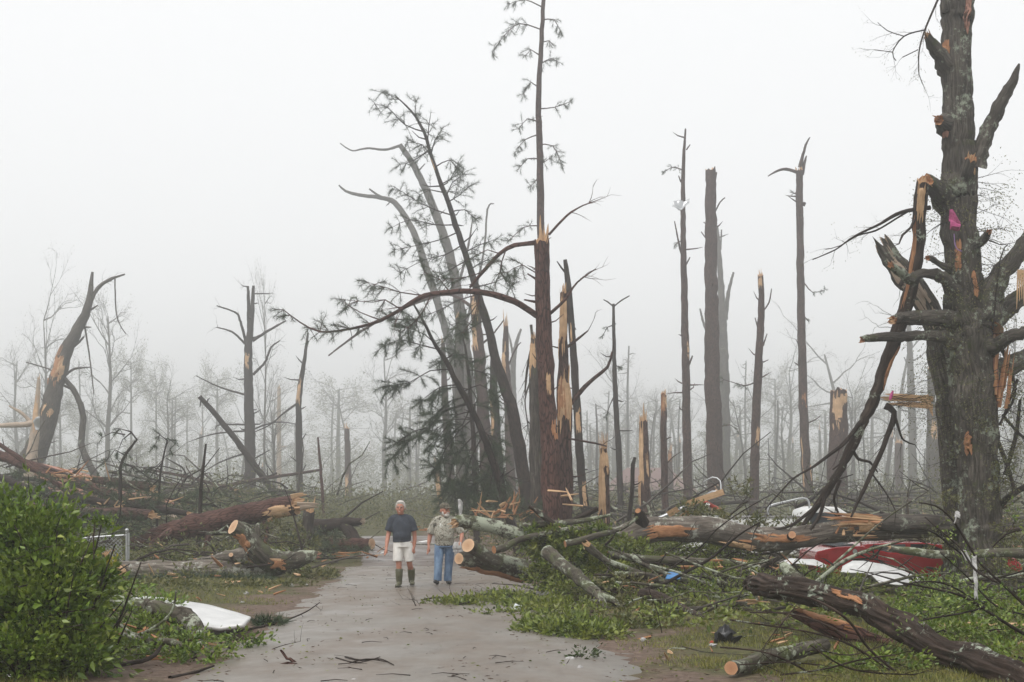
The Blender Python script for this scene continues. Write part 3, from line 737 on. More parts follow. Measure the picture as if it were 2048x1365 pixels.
tree('broken_pine', 'slightly crooked bare pine with pale snapped top left of the pine with the side bough', 'tree', 58,
     [(1507, 1025, 20), (1510, 900, 18), (1515, 760, 17), (1519, 690, 15), (1523, 620, 13), (1521, 555, 11)],
     [[(1527, 622, 3), (1538, 605, 3), (1543, 578, 2)], [(1526, 692, 4), (1534, 668, 2)], [(1515, 655, 3), (1510, 636, 2)], [(1526, 725, 3), (1537, 720, 1)]], top=16, snags=4, scars=[(575, 545, -.4, .9), (865, 850, .3, .5)],
     nb=[[(1510, 765), (1490, 772), (1465, 765), (1448, 760)]], tuft=.3, tw=.5)
tree('broken_pine', 'tall bare pine with torn top and one bough pointing left', 'tree', 62,
     [(1617, 1000, 22), (1608, 850, 18), (1603, 650, 16), (1600, 500, 15), (1599, 345, 14)],
     [[(1600, 335, 9), (1606, 310, 6), (1614, 285, 4), (1620, 275, 2)], [(1596, 346, 7), (1572, 339, 6), (1550, 345, 4), (1536, 353, 2)], [(1605, 350, 6), (1610, 322, 5), (1613, 312, 2)], [(1606, 412, 8), (1610, 405, 6)]],
     top=16, snags=6, sc=1, nb=[[(1604, 560), (1625, 585), (1650, 580)], [(1597, 390), (1580, 385)], [(1606, 630), (1618, 645)]], tuft=.2, tw=.4, scars=[(975, 900, -.9, .15), (810, 795, 0, .6, 'wood_orange')], dens=.7)
tree('stump', 'thick tall stump with large pale torn patch, left of the hanging limb', 'stump', 60,
     [(1673, 1015, 42), (1676, 900, 38), (1678, 790, 33)], top=10, scars=[(850, 785, -.35, .75), (810, 783, .5, .6)], nsh=14)
tree('broken_pine', 'faint grey pole seen between the hanging limb and the great hardwood tree', 'tree', 92, [(1828, 1020, 17), (1822, 780, 15), (1819, 690, 11), (1813, 560, 6)], [[(1815, 730, 4), (1808, 715, 2)]], bark='bark_grey', snags=3)
tree('broken_pine', 'faint stump with torn orange tip left of the great hardwood tree', 'stump', 82, [(1800, 1020, 18), (1797, 890, 16)], top=10, bark='bark_pine')
tree('broken_pine', 'grey trunk tapering upward just left of the twin hardwood stems', 'tree', 70, [(1868, 1010, 34), (1866, 900, 26), (1862, 800, 16), (1860, 740, 10)], bark='bark_grey', top=8, scars=[(880, 850, 0, .6)])
# left-hand trees
tree('leaning_tree', 'big leaning broken tree at far left with torn orange trunk and hanging limb', 'tree', 62,
     [(60, 930, 50), (85, 868, 42), (108, 785, 33), (128, 715, 28), (155, 660, 21), (170, 630, 18), (180, 595, 13), (183, 562, 8), (185, 545, 5)],
     [[(178, 612, 9), (195, 578, 8), (220, 560, 6), (250, 549, 3)], [(230, 558, 3), (232, 620, 3), (240, 650, 2), (252, 668, 2)], [(170, 655, 4), (180, 720, 3), (188, 790, 2)],
      [(130, 752, 6), (150, 738, 5), (182, 735, 2)], [(138, 702, 6), (158, 685, 5), (168, 674, 3)], [(182, 620, 5), (196, 611, 2)], [(172, 655, 4), (182, 655, 2)],
      [(128, 757, 10), (150, 785, 11), (166, 830, 12), (163, 890, 13), (175, 920, 14), (195, 960, 14), (210, 995, 12)], [(120, 760, 3), (100, 740, 3), (52, 725, 2)], [(112, 810, 10), (118, 812, 7)], [(125, 770, 5), (145, 780, 4)]],
     bark='bark_grey', snags=4, twigs=5, scars=[(775, 705, -.5, .9, 'wood_orange'), (830, 805, .1, .8), (760, 715, .3, .6)], jag=.02)
tree('broken_tree', 'pale split trunk at the left edge with a snapped beam of wood', 'tree', 60,
     [(62, 930, 24), (70, 865, 18), (74, 810, 11), (78, 760, 6)], [[(72, 846, 12), (40, 850, 12), (0, 852, 9), (-30, 854, 6)], [(66, 850, 9), (45, 828, 7), (18, 812, 3)]], bark='wood_weathered', wood_='wood_fresh', top=8, scars=[(870, 790, 0, 1.0)])
tree('bare_tree', 'upright bare tree with raised boughs, left of the two walking men', 'tree', 68,
     [(500, 1010, 26), (500, 900, 22), (498, 800, 19), (497, 700, 16), (503, 640, 11), (507, 572, 5)],
     [[(499, 670, 10), (497, 610, 7), (496, 573, 5)], [(493, 690, 6), (480, 640, 5), (470, 625, 4), (433, 612, 2)], [(490, 688, 5), (465, 665, 4), (433, 655, 2)],
      [(505, 682, 7), (540, 660, 5), (572, 642, 3)], [(506, 750, 6), (530, 725, 5), (543, 695, 4), (560, 682, 2)], [(490, 790, 5), (440, 775, 3), (392, 752, 2)],
      [(496, 574, 3), (488, 573, 2), (482, 570, 1)], [(506, 588, 3), (540, 588, 2)], [(492, 850, 4), (440, 850, 3), (430, 860, 1)], [(496, 862, 4), (430, 868, 3), (375, 885, 1)],
      [(505, 860, 4), (550, 845, 3), (592, 848, 1)], [(496, 905, 5), (440, 925, 3), (400, 950, 2)], [(505, 920, 4), (540, 900, 2)]],
     bark='bark_dark', snags=8, twigs=4, scars=[(735, 712, -.2, .6)])
tree('fallen_pole', 'bare trunk leaning steeply across in front of the upright bare tree', 'tree', 60, [(566, 1006, 15), (530, 960, 14), (490, 905, 13), (440, 840, 11), (400, 795, 9)], [[(402, 800, 3), (400, 815, 2)]], bark='bark_dark', snags=3, jag=.1)
tree('broken_tree', 'slim broken tree with kinked top and one low bough to the left', 'tree', 66,
     [(600, 1000, 14), (598, 850, 13), (598, 795, 12), (606, 740, 9), (612, 700, 6), (616, 666, 4)], [[(594, 808, 5), (570, 825, 4), (540, 850, 3), (506, 866, 2)], [(604, 880, 3), (612, 868, 2)], [(604, 945, 3), (612, 930, 2)]], bark='bark_dark', snags=5, scars=[(800, 760, -.3, .8)])
tree('broken_pole', 'pale barkless pole standing in the fog left of the slim broken tree', 'tree', 98, [(558, 975, 11), (558, 778, 7)], bark='wood_weathered', top=8, snags=1)
tree('stump', 'upright grey stump with pale tip behind the long fallen pine', 'stump', 80, [(698, 1020, 14), (696, 930, 13), (694, 860, 10)], top=12, scars=[(985, 950, -.5, .7)])
tree('broken_pole', 'thin reddish leaning pole left of the walking men', 'tree', 58, [(648, 1035, 7), (642, 950, 6), (636, 875, 4)], bark='bark_pine_red')
tree('sapling', 'bent sapling with drooping needle clumps at left behind the debris', 'tree', 46,
     [(242, 1030, 7), (240, 960, 7), (245, 920, 6), (262, 895, 5), (274, 880, 4), (262, 864, 3)], bark='bark_dark',
     nb=[[(262, 864), (240, 858), (222, 880)], [(270, 882), (255, 905), (250, 930)], [(248, 910), (230, 900), (215, 920)], [(262, 866), (245, 880), (235, 905)], [(242, 940), (225, 945), (222, 965)], [(250, 870), (225, 865), (205, 875)], [(245, 925), (265, 935), (272, 955)]], tuft=.2, tw=.5, tk=18)
tree('sapling', 'thin upright sapling with hanging needles, right of the bent sapling', 'tree', 47,
     [(316, 1025, 5), (322, 940, 4), (335, 880, 3)], bark='bark_dark', nb=[[(335, 882), (320, 870), (310, 890)], [(330, 895), (340, 880), (340, 900)], [(322, 940), (305, 935), (295, 960)], [(318, 960), (300, 975), (290, 1000)], [(325, 925), (312, 940), (318, 970)]], tuft=.2, tw=.45, tk=18)
tree('dead_stem', 'dark bare stem standing straight up out of the debris at left', 'tree', 43, [(399, 1045, 8), (403, 980, 7), (406, 940, 6), (412, 888, 4)], bark='bark_dark', snags=2)
# ------------------------------------------------------------------ the great hardwood tree at right
def root_at(name, label, cat, loc, group=None):
    o = thing(name, label, cat, group); o.location = loc; return o
def sub(mb, nm, mats, root, kind=None):
    "build as a child of root, whose parts are modelled in world space"
    l = Vector(root.location); mb.v = [v - l for v in mb.v]
    o = mb.build(nm, mats, root)
    if kind: o['kind'] = kind
    return o
def leaf_cluster(root, tips, per, size, mat, spread=.12, name='leaves', aspect=.42, hang=.25):
    pos, dr = [], []
    for p, d in tips:
        for _ in range(per):
            o = Vector((random.gauss(0, spread), random.gauss(0, spread), random.gauss(0, spread)))
            pos.append((p + o - Vector(root.location))[:]); dr.append((d + jitter(random, .9) + Vector((0, 0, -hang)))[:])
    if pos: return tag(leaves(name, np.array(pos), np.array(dr), size, mat, root, aspect), kind='stuff')
random.seed(21)
def great_tree():
    Y = 28.6; rng = random.Random(3)
    base = P(1945, 1180, Y); root = root_at('hardwood_tree', 'great mossy hardwood tree with broken limbs at the right side', 'tree', (base.x, Y, 0))
    mb = MB()
    tr = [(1965, 1190, 130), (1963, 1150, 105), (1962, 1080, 88), (1962, 1027, 82), (1955, 900, 84), (1945, 800, 88), (1938, 672, 100), (1930, 600, 80), (1926, 540, 70), (1923, 487, 70), (1916, 400, 76), (1918, 348, 66), (1917, 299, 67), (1915, 199, 57), (1914, 130, 60), (1914, 50, 59), (1916, 0, 70), (1915, -160, 60)]
    rg = pxtube(mb, [(x, y, w * .93) for x, y, w in tr], Y, 0, 72, .10, .07, 1.7, cap=(False, False), ridge=.22)
    sub(mb, 'trunk', 'bark_oak', root)
    mb = MB()       # second stem standing close behind, on the left
    rg2 = pxtube(mb, [(1913, 1180, 62), (1911, 1080, 42), (1908, 990, 42), (1901, 898, 42), (1893, 800, 46), (1882, 700, 48), (1862, 630, 44), (1825, 575, 44), (1795, 535, 40), (1772, 500, 32)], Y + .9, 0.0, 48, .10, .09, 5.1, jag=(0, .25), ridge=.2, capmat=1)
    sub(mb, 'stem', ['bark_oak', 'wood_weathered'], root)
    mb = MB(); scar(mb, rg2, len(rg2) - 22, len(rg2) - 1, -.5, .9, rng); sub(mb, 'bare_wood', 'wood_weathered', root)
    # limbs: pixels, depth change
    limbs = [
        ([(1950, 330, 34), (1965, 290, 30), (1985, 240, 26), (2005, 200, 24), (2025, 165, 18), (2038, 128, 4)], -.3, 0),
        ([(1900, 140, 36), (1878, 112, 28), (1866, 92, 24), (1857, 76, 14)], -.5, 8),
        ([(1895, 250, 30), (1880, 242, 20)], -.35, 6),
        ([(1895, 400, 40), (1868, 375, 34), (1855, 366, 30)], -.6, 8),
        ([(1925, 375, 30), (1932, 350, 26), (1939, 326, 22)], -.45, 8),
        ([(1935, 500, 22), (1945, 492, 20), (1960, 484, 17), (1973, 472, 15), (1977, 466, 12)], -.6, 4),
        ([(1960, 640, 60), (1985, 580, 46), (2005, 545, 40), (2030, 515, 36), (2060, 475, 32), (2085, 440, 28)], -.4, 0),
        ([(1970, 665, 50), (1995, 635, 42), (2020, 610, 36), (2050, 588, 32), (2090, 560, 26)], .5, 0),
        ([(1970, 700, 36), (1995, 690, 28), (2015, 676, 26), (2040, 668, 24), (2080, 660, 20)], -.9, 0),
        ([(1925, 600, 34), (1890, 560, 24), (1862, 548, 22), (1835, 550, 20), (1820, 558, 22), (1800, 545, 19), (1785, 534, 15)], -1.1, 3),
        ([(1930, 640, 40), (1880, 636, 30), (1830, 636, 28), (1800, 637, 24), (1788, 640, 18)], -.9, 9),
        ([(1930, 690, 40), (1885, 676, 22), (1840, 672, 20), (1790, 675, 18), (1750, 674, 16), (1727, 679, 12)], -1.0, 2),
        ([(1905, 540, 16), (1880, 530, 13), (1866, 519, 12), (1857, 517, 10)], -.7, 2),
        ([(1970, 770, 44), (1998, 740, 40), (2025, 730, 38), (2060, 715, 34), (2100, 700, 28)], .6, 0),
    ]
    for spec, dy, sp in limbs:
        spec = [(spec[0][0], spec[0][1], spec[0][2] * 1.5)] + [(spec[0][0] * .65 + spec[1][0] * .35, spec[0][1] * .65 + spec[1][1] * .35, spec[0][2] * 1.08)] + list(spec[1:])
        mb = MB(); r = pxtube(mb, spec, Y, dy, 18, .22, .07, rng.random() * 20, ridge=.3, jag=(0, .12 if sp else 0), capmat=1)
        o = sub(mb, 'limb', ['bark_oak', 'wood_orange'], root)
        if sp:
            mb = MB(); splinters(mb, r[-1][0], r[-1][1], r[-1][4] * 1.05, .02 * sp * 1.6, 14, rng); sub(mb, 'splintered_end', 'wood_orange' if sp < 8 else 'wood_fresh', root)
    # torn strips of bare wood on the trunk
    zi = lambda py: min(range(len(rg)), key=lambda i: abs(rg[i][0].z - (CH - (py - HY) / F * Y)))
    for y0, y1, a, h, m in ((70, -20, .35, .22, 'wood_red'), (350, 322, .45, .18, 'wood_fresh'), (545, 490, -.6, .16, 'wood_orange'), (600, 560, .25, .12, 'wood_orange'), (800, 690, 1.25, .32, 'wood_red'), (905, 870, -.75, .16, 'wood_orange'), (130, 95, -1.1, .35, 'wood_orange'), (275, 245, -1.3, .3, 'wood_red')):
        i0, i1 = sorted((zi(y0), zi(y1))); mb = MB(); scar(mb, rg, i0, i1, a, h, rng, off=.05, rows=16); sub(mb, 'bare_wood', m, root)
    # big torn orange board at the right edge, pale beam at the left
    mb = MB(); c = P(2010, 740, Y - .5)
    for k in range(15): mb.shard(P(1984 + k * 2.4, 800 + rng.uniform(-26, 20), Y - .3 + rng.uniform(-.10, .10)), Vector((rng.uniform(-.02, .16), rng.uniform(-.1, .1), 1)), rng.uniform(.35, 1.15), rng.uniform(.025, .075), .04, Vector((1, rng.uniform(-.4, .4), 0)), 0, .04)
    sub(mb, 'torn_slab', 'wood_orange', root)
    mb = MB()
    for k in range(6): mb.shard(P(1866 + rng.uniform(-8, 6), 806 + rng.uniform(-9, 8), Y + .25), Vector((-1, rng.uniform(-.1, .1), rng.uniform(-.06, .1))), rng.uniform(.6, 1.05), .10, .07, Vector((0, 0, 1)))
    mb.shard(P(1852, 790, Y + .2), Vector((.25, 0, -1)), .45, .08, .05, Vector((1, 0, 0)))
    sub(mb, 'torn_slab', 'wood_fresh', root)
    mb = MB()
    for k in range(6): mb.shard(P(2036 + 3 * k, 540, Y - .6), Vector((.03 * k - .05, 0, -1)), rng.uniform(.3, 1.0), .03, .02, Vector((1, 0, 0)))
    sub(mb, 'torn_slab', 'wood_fresh', root)
    # twigs with small leaves sprouting from trunk and limbs
    mb = MB(); tips = []
    for _ in range(130):
        r = rg[rng.randrange(len(rg) // 6, int(len(rg) * .62))]; th = rng.uniform(-1.9, 1.9)
        d = (r[2] * math.cos(th) + r[3] * math.sin(th) + jitter(rng, .4)).normalized()
        grow(mb, r[0] + d * r[4] * .9, d, rng.uniform(.25, .75), .008, 1, rng, tips, .8, .06, 4, 3, 3)
    for spec in ([(2000, 690, 8), (2020, 740, 7), (2030, 790, 6), (2010, 830, 5), (1998, 850, 4)], [(2035, 760, 6), (2020, 800, 5), (2000, 850, 4)], [(2010, 950, 10), (2030, 880, 8), (2040, 800, 6)], [(1990, 870, 8), (2015, 930, 9), (2030, 990, 9)], [(2000, 1010, 14), (2030, 985, 13), (2060, 970, 12)], [(2005, 830, 6), (2040, 870, 5), (2070, 890, 4)]):
        r = pxtube(mb, spec, Y, rng.uniform(-1, .6), 6, .15, .15)
        for _ in range(8): k = r[rng.randrange(len(r))]; grow(mb, k[0], jitter(rng, 1).normalized(), .5, .007, 1, rng, tips, .8, .05, 4, 3, 3)
    sub(mb, 'twigs', 'bark_dark', root, 'stuff')
    leaf_cluster(root, tips, 6, .05, 'leaf_dull', .10)
    # fine spray of budding twigs hanging from the top left
    mb = MB(); tips = []
    for spec in ([(1880, -10, 5), (1850, 60, 4), (1838, 105, 3), (1838, 150, 2)], [(1850, 60, 3), (1808, 73, 3), (1785, 105, 2), (1792, 122, 2)], [(1808, 73, 2), (1775, 62, 2), (1755, 45, 1)], [(1836, 100, 2), (1805, 115, 2)], [(1838, 150, 2), (1850, 180, 1)], [(1785, 105, 2), (1750, 100, 1)]):
        r = pxtube(mb, spec, Y - .4, rng.uniform(-.5, .5), 5, 0, .12)
        for k in range(2, len(r), 2): grow(mb, r[k][0], (r[k][1] + Vector((-.3, 0, -.3)) + jitter(rng, .7)).normalized(), .38, .005, 1, rng, tips, .8, .05, 3, 3, 3)
    for spec in ([(1860, 416, 11), (1815, 422, 9), (1790, 430, 8), (1760, 448, 6), (1725, 465, 5), (1700, 478, 4), (1670, 500, 3), (1625, 520, 2)], [(1815, 424, 5), (1780, 445, 4), (1750, 462, 4), (1715, 472, 3), (1680, 492, 2), (1650, 500, 1)], [(1832, 430, 7), (1822, 455, 6), (1805, 470, 5), (1798, 488, 3), (1788, 492, 1)]):
        r = pxtube(mb, spec, Y - .5, -.6, 6, .15, .15)
        for k in range(len(r) // 3, len(r), 2): grow(mb, r[k][0], (r[k][1] + jitter(rng, .8)).normalized(), .3, .005, 1, rng, tips, .8, .02, 3, 3, 2)
    for spec in ([(1985, 660, 4), (2000, 520, 3), (2015, 490, 2)], [(1975, 480, 3), (2000, 490, 2), (2030, 485, 1)]):
        r = pxtube(mb, spec, Y - .4, 0, 4, 0, .2)
        for k in range(2, len(r), 2): grow(mb, r[k][0], jitter(rng, 1).normalized(), .3, .005, 1, rng, tips, .8, .02, 3, 3, 3)
    sub(mb, 'budding_twigs', 'bark_dark', root, 'stuff'); leaf_cluster(root, tips, 2, .028, 'leaf_dull', .04, 'buds')
    return rg
OAK = great_tree()
def hanging_limb():
    rng = random.Random(8); Y0 = 28.0
    root = root_at('broken_limb', 'long snapped limb hanging from the great hardwood tree down to the white pickup', 'branch', P(1600, 1050, 29.5)[:])
    mb = MB()
    r = pxtube(mb, [(1600, 1058, 7), (1630, 1018, 13), (1660, 975, 16), (1700, 900, 19), (1740, 815, 22), (1775, 720, 25), (1800, 650, 26), (1822, 580, 26), (1835, 500, 27), (1840, 430, 26), (1845, 372, 25)], (29.6, 27.9), 0, 14, .15, .1, 3.3, jag=(0, .15), ridge=.15, capmat=1)
    sub(mb, 'limb', ['bark_log', 'wood_fresh'], root)
    mb = MB(); splinters(mb, r[-1][0], r[-1][1], r[-1][4], .22, 16, rng); sub(mb, 'splintered_end', 'wood_fresh', root)
    for t0, t1, a, h, m in ((.90, .99, -.3, .7, 'wood_fresh'), (.68, .88, -.9, .35, 'wood_orange'), (.45, .55, .6, .3, 'wood_orange')):
        mb = MB(); scar(mb, r, int(t0 * len(r)), int(t1 * len(r)), a, h, rng); sub(mb, 'bare_wood', m, root)
    tips = []
    for spec in ([(1835, 500, 16), (1830, 525, 14), (1815, 545, 13), (1800, 572, 9)], [(1770, 812, 15), (1788, 825, 13), (1780, 860, 11), (1755, 920, 10), (1735, 965, 9), (1715, 1005, 7), (1702, 1035, 4)],
                 [(1785, 820, 8), (1795, 850, 6), (1806, 880, 4), (1830, 890, 2)], [(1720, 845, 10), (1690, 885, 8), (1660, 910, 7), (1625, 935, 5), (1590, 955, 4), (1560, 985, 3), (1530, 1020, 2)],
                 [(1706, 900, 7), (1716, 918, 6), (1740, 925, 5), (1755, 945, 3)], [(1738, 940, 4), (1760, 970, 4), (1780, 1000, 3), (1792, 1025, 2)], [(1690, 920, 4), (1665, 940, 3)],
                 [(1650, 990, 10), (1640, 1030, 8), (1620, 1060, 6)], [(1680, 960, 8), (1668, 1000, 6), (1680, 1035, 4)], [(1640, 1005, 8), (1600, 1040, 7), (1570, 1055, 5), (1530, 1062, 4)]):
        mb = MB(); rb = pxtube(mb, spec, 28.9, rng.uniform(-.5, .5), 7, .15, .12, rng.random() * 9)
        for k in range(len(rb) // 4, len(rb), 3): grow(mb, rb[k][0], (rb[k][1] + Vector((0, 0, -.3)) + jitter(rng, .7)).normalized(), rng.uniform(.25, .6), .008, 1, rng, tips, .7, .1, 4, 3, 2)
        sub(mb, 'branch', 'bark_dark', root)
    mb = MB(); t2 = []          # green sprays around the fork
    for _ in range(14): grow(mb, P(1775 + rng.uniform(-20, 30), 808 + rng.uniform(-15, 10), 28.6), Vector((rng.uniform(.2, 1), rng.uniform(-.5, .5), rng.uniform(-.1, .3))).normalized(), .7, .006, 1, rng, t2, .5, .03, 3, 3, 3)
    sub(mb, 'twigs', 'bark_dark', root, 'stuff'); leaf_cluster(root, t2, 5, .045, 'leaf_dull', .08)
    mb = MB(); pxtube(mb, [(1780, 800, 4), (1783, 790, 6), (1786, 782, 3)], 28.2, 0, 6, .4, .05); sub(mb, 'pink_rag', 'cloth_pink', root)
hanging_limb()

# ------------------------------------------------------------------ fallen trunks and limbs
def log(name, label, spec, Y, bark='bark_log', n=16, ends=('cut', 'cut'), scars=(), branches=(), cat='log', cutmat='cut_wood', group=None, twigs=0, step=.12, rough=.12, leafy=None, ridge=.1, wood_='wood_fresh', seed=None):
    "a fallen trunk through pixels (px, py, width) between depths Y = (start, end)"
    SEED[0] += 1; rng = random.Random(SEED[0] if seed is None else seed); Y = Y if isinstance(Y, tuple) else (Y, Y)
    p = P(spec[0][0], spec[0][1], Y[0]); root = root_at(name, label, cat, (p.x, p.y, max(0, gz(p.x, p.y))), group)
    mb = MB(); jg = [.12 if e == 'torn' else 0 for e in ends]
    r = pxtube(mb, spec, Y, 0, n, rough, step, rng.random() * 30, cap=(ends[0] is not None, ends[1] is not None), jag=tuple(jg), ridge=ridge, capmat=1)
    sub(mb, 'trunk', [bark, cutmat if 'cut' in ends else wood_], root)
    for e, k, s in ((ends[0], 0, -1), (ends[1], -1, 1)):
        if e == 'torn':
            mb = MB(); splinters(mb, r[k][0], r[k][1] * s, r[k][4], r[k][4] * 2.4, 16, rng); sub(mb, 'splintered_end', wood_, root)
    for t0, t1, a, h, m in scars:
        mb = MB(); scar(mb, r, int(t0 * (len(r) - 1)), max(int(t0 * (len(r) - 1)) + 1, int(t1 * (len(r) - 1))), a, h, rng, off=.02, rows=14); sub(mb, 'bare_wood', m, root)
    tips = []
    for b in branches:
        opt = b[-1] if isinstance(b[-1], dict) else {}; b = [q for q in b if not isinstance(q, dict)]
        yb = opt.get('Y', Y[0] + (Y[1] - Y[0]) * min(1, max(0, (b[0][0] - spec[0][0]) / ((spec[-1][0] - spec[0][0]) or 1))))
        mb = MB(); rb = pxtube(mb, b, (yb, yb + opt.get('dY', 0)), 0, 10 if b[0][2] > 10 else 7, .15, .1, rng.random() * 20, capmat=1)
        for _ in range(twigs): k = rb[rng.randrange(len(rb) // 3, len(rb))]; grow(mb, k[0], (k[1] + jitter(rng, .8)).normalized(), rng.uniform(.2, .6), .007, 1, rng, tips, .8, .04, 4, 3, 2)
        sub(mb, 'branch', [opt.get('bark', bark), opt.get('end', 'cut_wood')], root)
    if leafy: leaf_cluster(root, tips, leafy[0], leafy[1], leafy[2], leafy[3] if len(leafy) > 3 else .1)
    return root, r
random.seed(77)
log('fallen_tree', 'large grey fallen trunk with stripped orange patches lying across the red car', [(1205, 1086, 46), (1250, 1075, 52), (1300, 1062, 52), (1350, 1060, 50), (1420, 1063, 50), (1500, 1076, 50), (1580, 1078, 45), (1680, 1064, 42), (1800, 1057, 40), (1900, 1056, 38)], (29.0, 29.35), 'bark_pale', 36, (None, 'cut'),
    scars=[(.13, .27, .15, .55, 'wood_orange'), (.40, .58, -.1, .4, 'wood_orange'), (.35, .43, .75, .3, 'wood_fresh')],
    branches=[[(1290, 1060, 34), (1284, 1045, 28), (1279, 1030, 22), (1276, 1022, 12), {'dY': -.35, 'bark': 'bark_dark', 'end': 'wood_orange'}], [(1578, 1078, 18), (1584, 1070, 15), {'dY': -.4, 'end': 'cut_wood_orange', 'bark': 'bark_dark'}],
              [(1250, 1065, 10), (1200, 1075, 9), (1160, 1082, 8), {'dY': -.8}]], step=.09, ridge=.12)
log('torn_log', 'short grey trunk with gaping torn orange end atop the large fallen trunk', [(1712, 1050, 30), (1760, 1046, 36), (1850, 1048, 38), (1930, 1052, 38), (1990, 1058, 36)], (29.0, 29.1), 'bark_grey', 24, ('torn', None), scars=[(0.0, .16, .2, 1.2, 'wood_fresh')])
mbx = MB()
def torn_mouth():
    rng = random.Random(4); root = bpy.data.objects['torn_log']
    mb = MB()
    for k in range(46): t_ = rng.uniform(-1, 1); mb.shard(P(1768 - rng.uniform(0, 45), 1044 + 14 * t_, 28.76 + .18 * abs(t_) + rng.uniform(0, .1)), Vector((-1, rng.uniform(-.25, .1), rng.uniform(-.08, .08) - .10 * t_)), rng.uniform(.15, .55) + .55 * rng.random() * (t_ < .2), rng.uniform(.02, .06), .02, jitter(rng, 1) + Vector((0, 0, 1)), k % 2, .04)
    sub(mb, 'torn_slab', ['wood_orange', 'wood_fresh'], root)
torn_mouth()
log('fallen_tree', 'two-pronged sawn trunk with fresh cut faces pointing at the road', [(918, 1118, 22), (935, 1120, 34), (975, 1125, 44), (1020, 1134, 46), (1060, 1140, 44), (1110, 1130, 42), (1180, 1120, 40)], (27.6, 28.6), 'bark_lichen', 28, ('cut', None),
    branches=[[(940, 1094, 27), (955, 1102, 27), (975, 1115, 28), (1000, 1126, 30), {'dY': .3, 'Y': 27.3}]], scars=[(.08, .5, 1.2, .5, 'wood_orange')], step=.08, rough=.14)
def stub_cut():      # the upper prong's sawn face
    root = bpy.data.objects['fallen_tree.001']; mb = MB(); a = P(943, 1096, 27.32); b = P(936, 1091, 27.2); mb.tube([a, b], [.135, .135], 20, 0, .05, capmat=1); sub(mb, 'sawn_end', ['bark_lichen', 'cut_wood'], root)
stub_cut()
log('fallen_bough', 'stout lichen-covered limb jutting left beside the man in camouflage', [(913, 1045, 20), (925, 1042, 28), (960, 1048, 30), (1000, 1058, 30), (1040, 1072, 28), (1090, 1090, 22)], (27.2, 27.6), 'bark_lichen', 20, ('torn', None), step=.08)
log('fallen_bough', 'lichened limb sloping down to the grass and forking at its tip', [(1095, 1105, 30), (1125, 1130, 26), (1150, 1148, 26), (1175, 1172, 22), (1196, 1188, 20)], (26.0, 23.9), 'bark_lichen', 16, (None, None),
    branches=[[(1194, 1188, 18), (1204, 1205, 15), (1210, 1218, 12), (1215, 1230, 7), {'Y': 23.9, 'dY': -.7}], [(1194, 1186, 18), (1215, 1196, 16), (1232, 1206, 13), (1246, 1217, 8), {'Y': 23.9, 'dY': -.2}]], step=.08)
C = 'bark_lichen'
for lab, sp, Y in [
    ('thin lichened branch crossing above the green leaves toward the road', [(1040, 1052, 14), (1100, 1048, 13), (1160, 1042, 11), (1200, 1035, 8), (1222, 1030, 5)], (27.4, 27.0)),
    ('dark broken branch pointing up and right above the leaves', [(1040, 1075, 8), (1100, 1052, 12), (1150, 1040, 12), (1195, 1018, 10)], (27.6, 27.8)),
    ('snapped branch with pale broken wood leaning left above the leaves', [(1110, 1052, 13), (1088, 1034, 12), (1068, 1018, 10), (1058, 1013, 8)], (27.2, 27.2)),
    ('curved mossy branch running right from the leaves toward the large fallen trunk', [(988, 1100, 16), (1010, 1095, 16), (1040, 1080, 14), (1090, 1068, 11), (1150, 1058, 10), (1230, 1062, 8), (1275, 1035, 8)], (26.6, 27.4)),
    ('crooked lichened branch in front of the green leaves', [(1130, 1088, 15), (1160, 1082, 14), (1190, 1072, 13), (1216, 1066, 10), (1228, 1064, 8)], (26.4, 26.8)),
    ('long straight branch with torn pale start running right below the trunk', [(1178, 1095, 18), (1210, 1120, 15), (1260, 1140, 12), (1310, 1158, 10), (1360, 1172, 8)], (26.4, 26.8)),
    ('long level lichened branch under the large fallen trunk', [(1215, 1108, 14), (1270, 1116, 16), (1330, 1120, 18), (1400, 1124, 18), (1460, 1128, 16), (1520, 1136, 12)], (26.9, 27.0)),
    ('smooth grey branch sloping right above the blue panel', [(1230, 1148, 10), (1290, 1152, 13), (1340, 1168, 13), (1390, 1184, 10)], (25.4, 25.0)),
    ('knobbly grey-brown limb slanting to the black bag', [(1285, 1188, 22), (1320, 1196, 20), (1360, 1215, 16), (1400, 1235, 14), (1432, 1252, 10)], (23.4, 20.6)),
    ('smooth curved branch lying behind the black bag', [(1360, 1210, 12), (1400, 1214, 13), (1450, 1212, 13), (1500, 1204, 11)], (23.0, 23.6)),
    ('short lichened log behind the heap of leaves at the road edge', [(935, 1197, 13), (960, 1195, 14), (1000, 1194, 13), (1030, 1196, 10)], (26.4, 26.0)),
    ('pale lichened log lying in the grass behind the black bag', [(1518, 1250, 11), (1560, 1252, 13), (1610, 1250, 12)], (20.0, 20.2)),
    ('long lichened branch with torn tip in front of the great hardwood tree', [(1785, 1098, 12), (1815, 1103, 17), (1860, 1107, 17), (1920, 1108, 18), (1980, 1106, 19), (2080, 1106, 20)], (26.6, 26.4)),
    ('stout grey limb rising behind the dark foreground trunk', [(1565, 1130, 18), (1585, 1150, 26), (1620, 1175, 26), (1680, 1190, 22), (1730, 1200, 18)], (24.6, 23.6)),
    ('mossy branch lying low behind the foreground trunk at right', [(1770, 1228, 14), (1830, 1228, 14), (1900, 1232, 12), (1990, 1236, 10)], (21.6, 21.4)),
]:
    log('fallen_branch', lab, sp, Y, 'bark_dark' if lab.startswith('dark') else ('bark_log' if 'knobbly' in lab or 'snapped' in lab else C), 10, ('torn', None) if ('torn' in lab or 'pale broken' in lab) else ('cut', None), cat='branch', step=.1, twigs=0, cutmat='wood_orange', group='broken branches heaped right of the road')
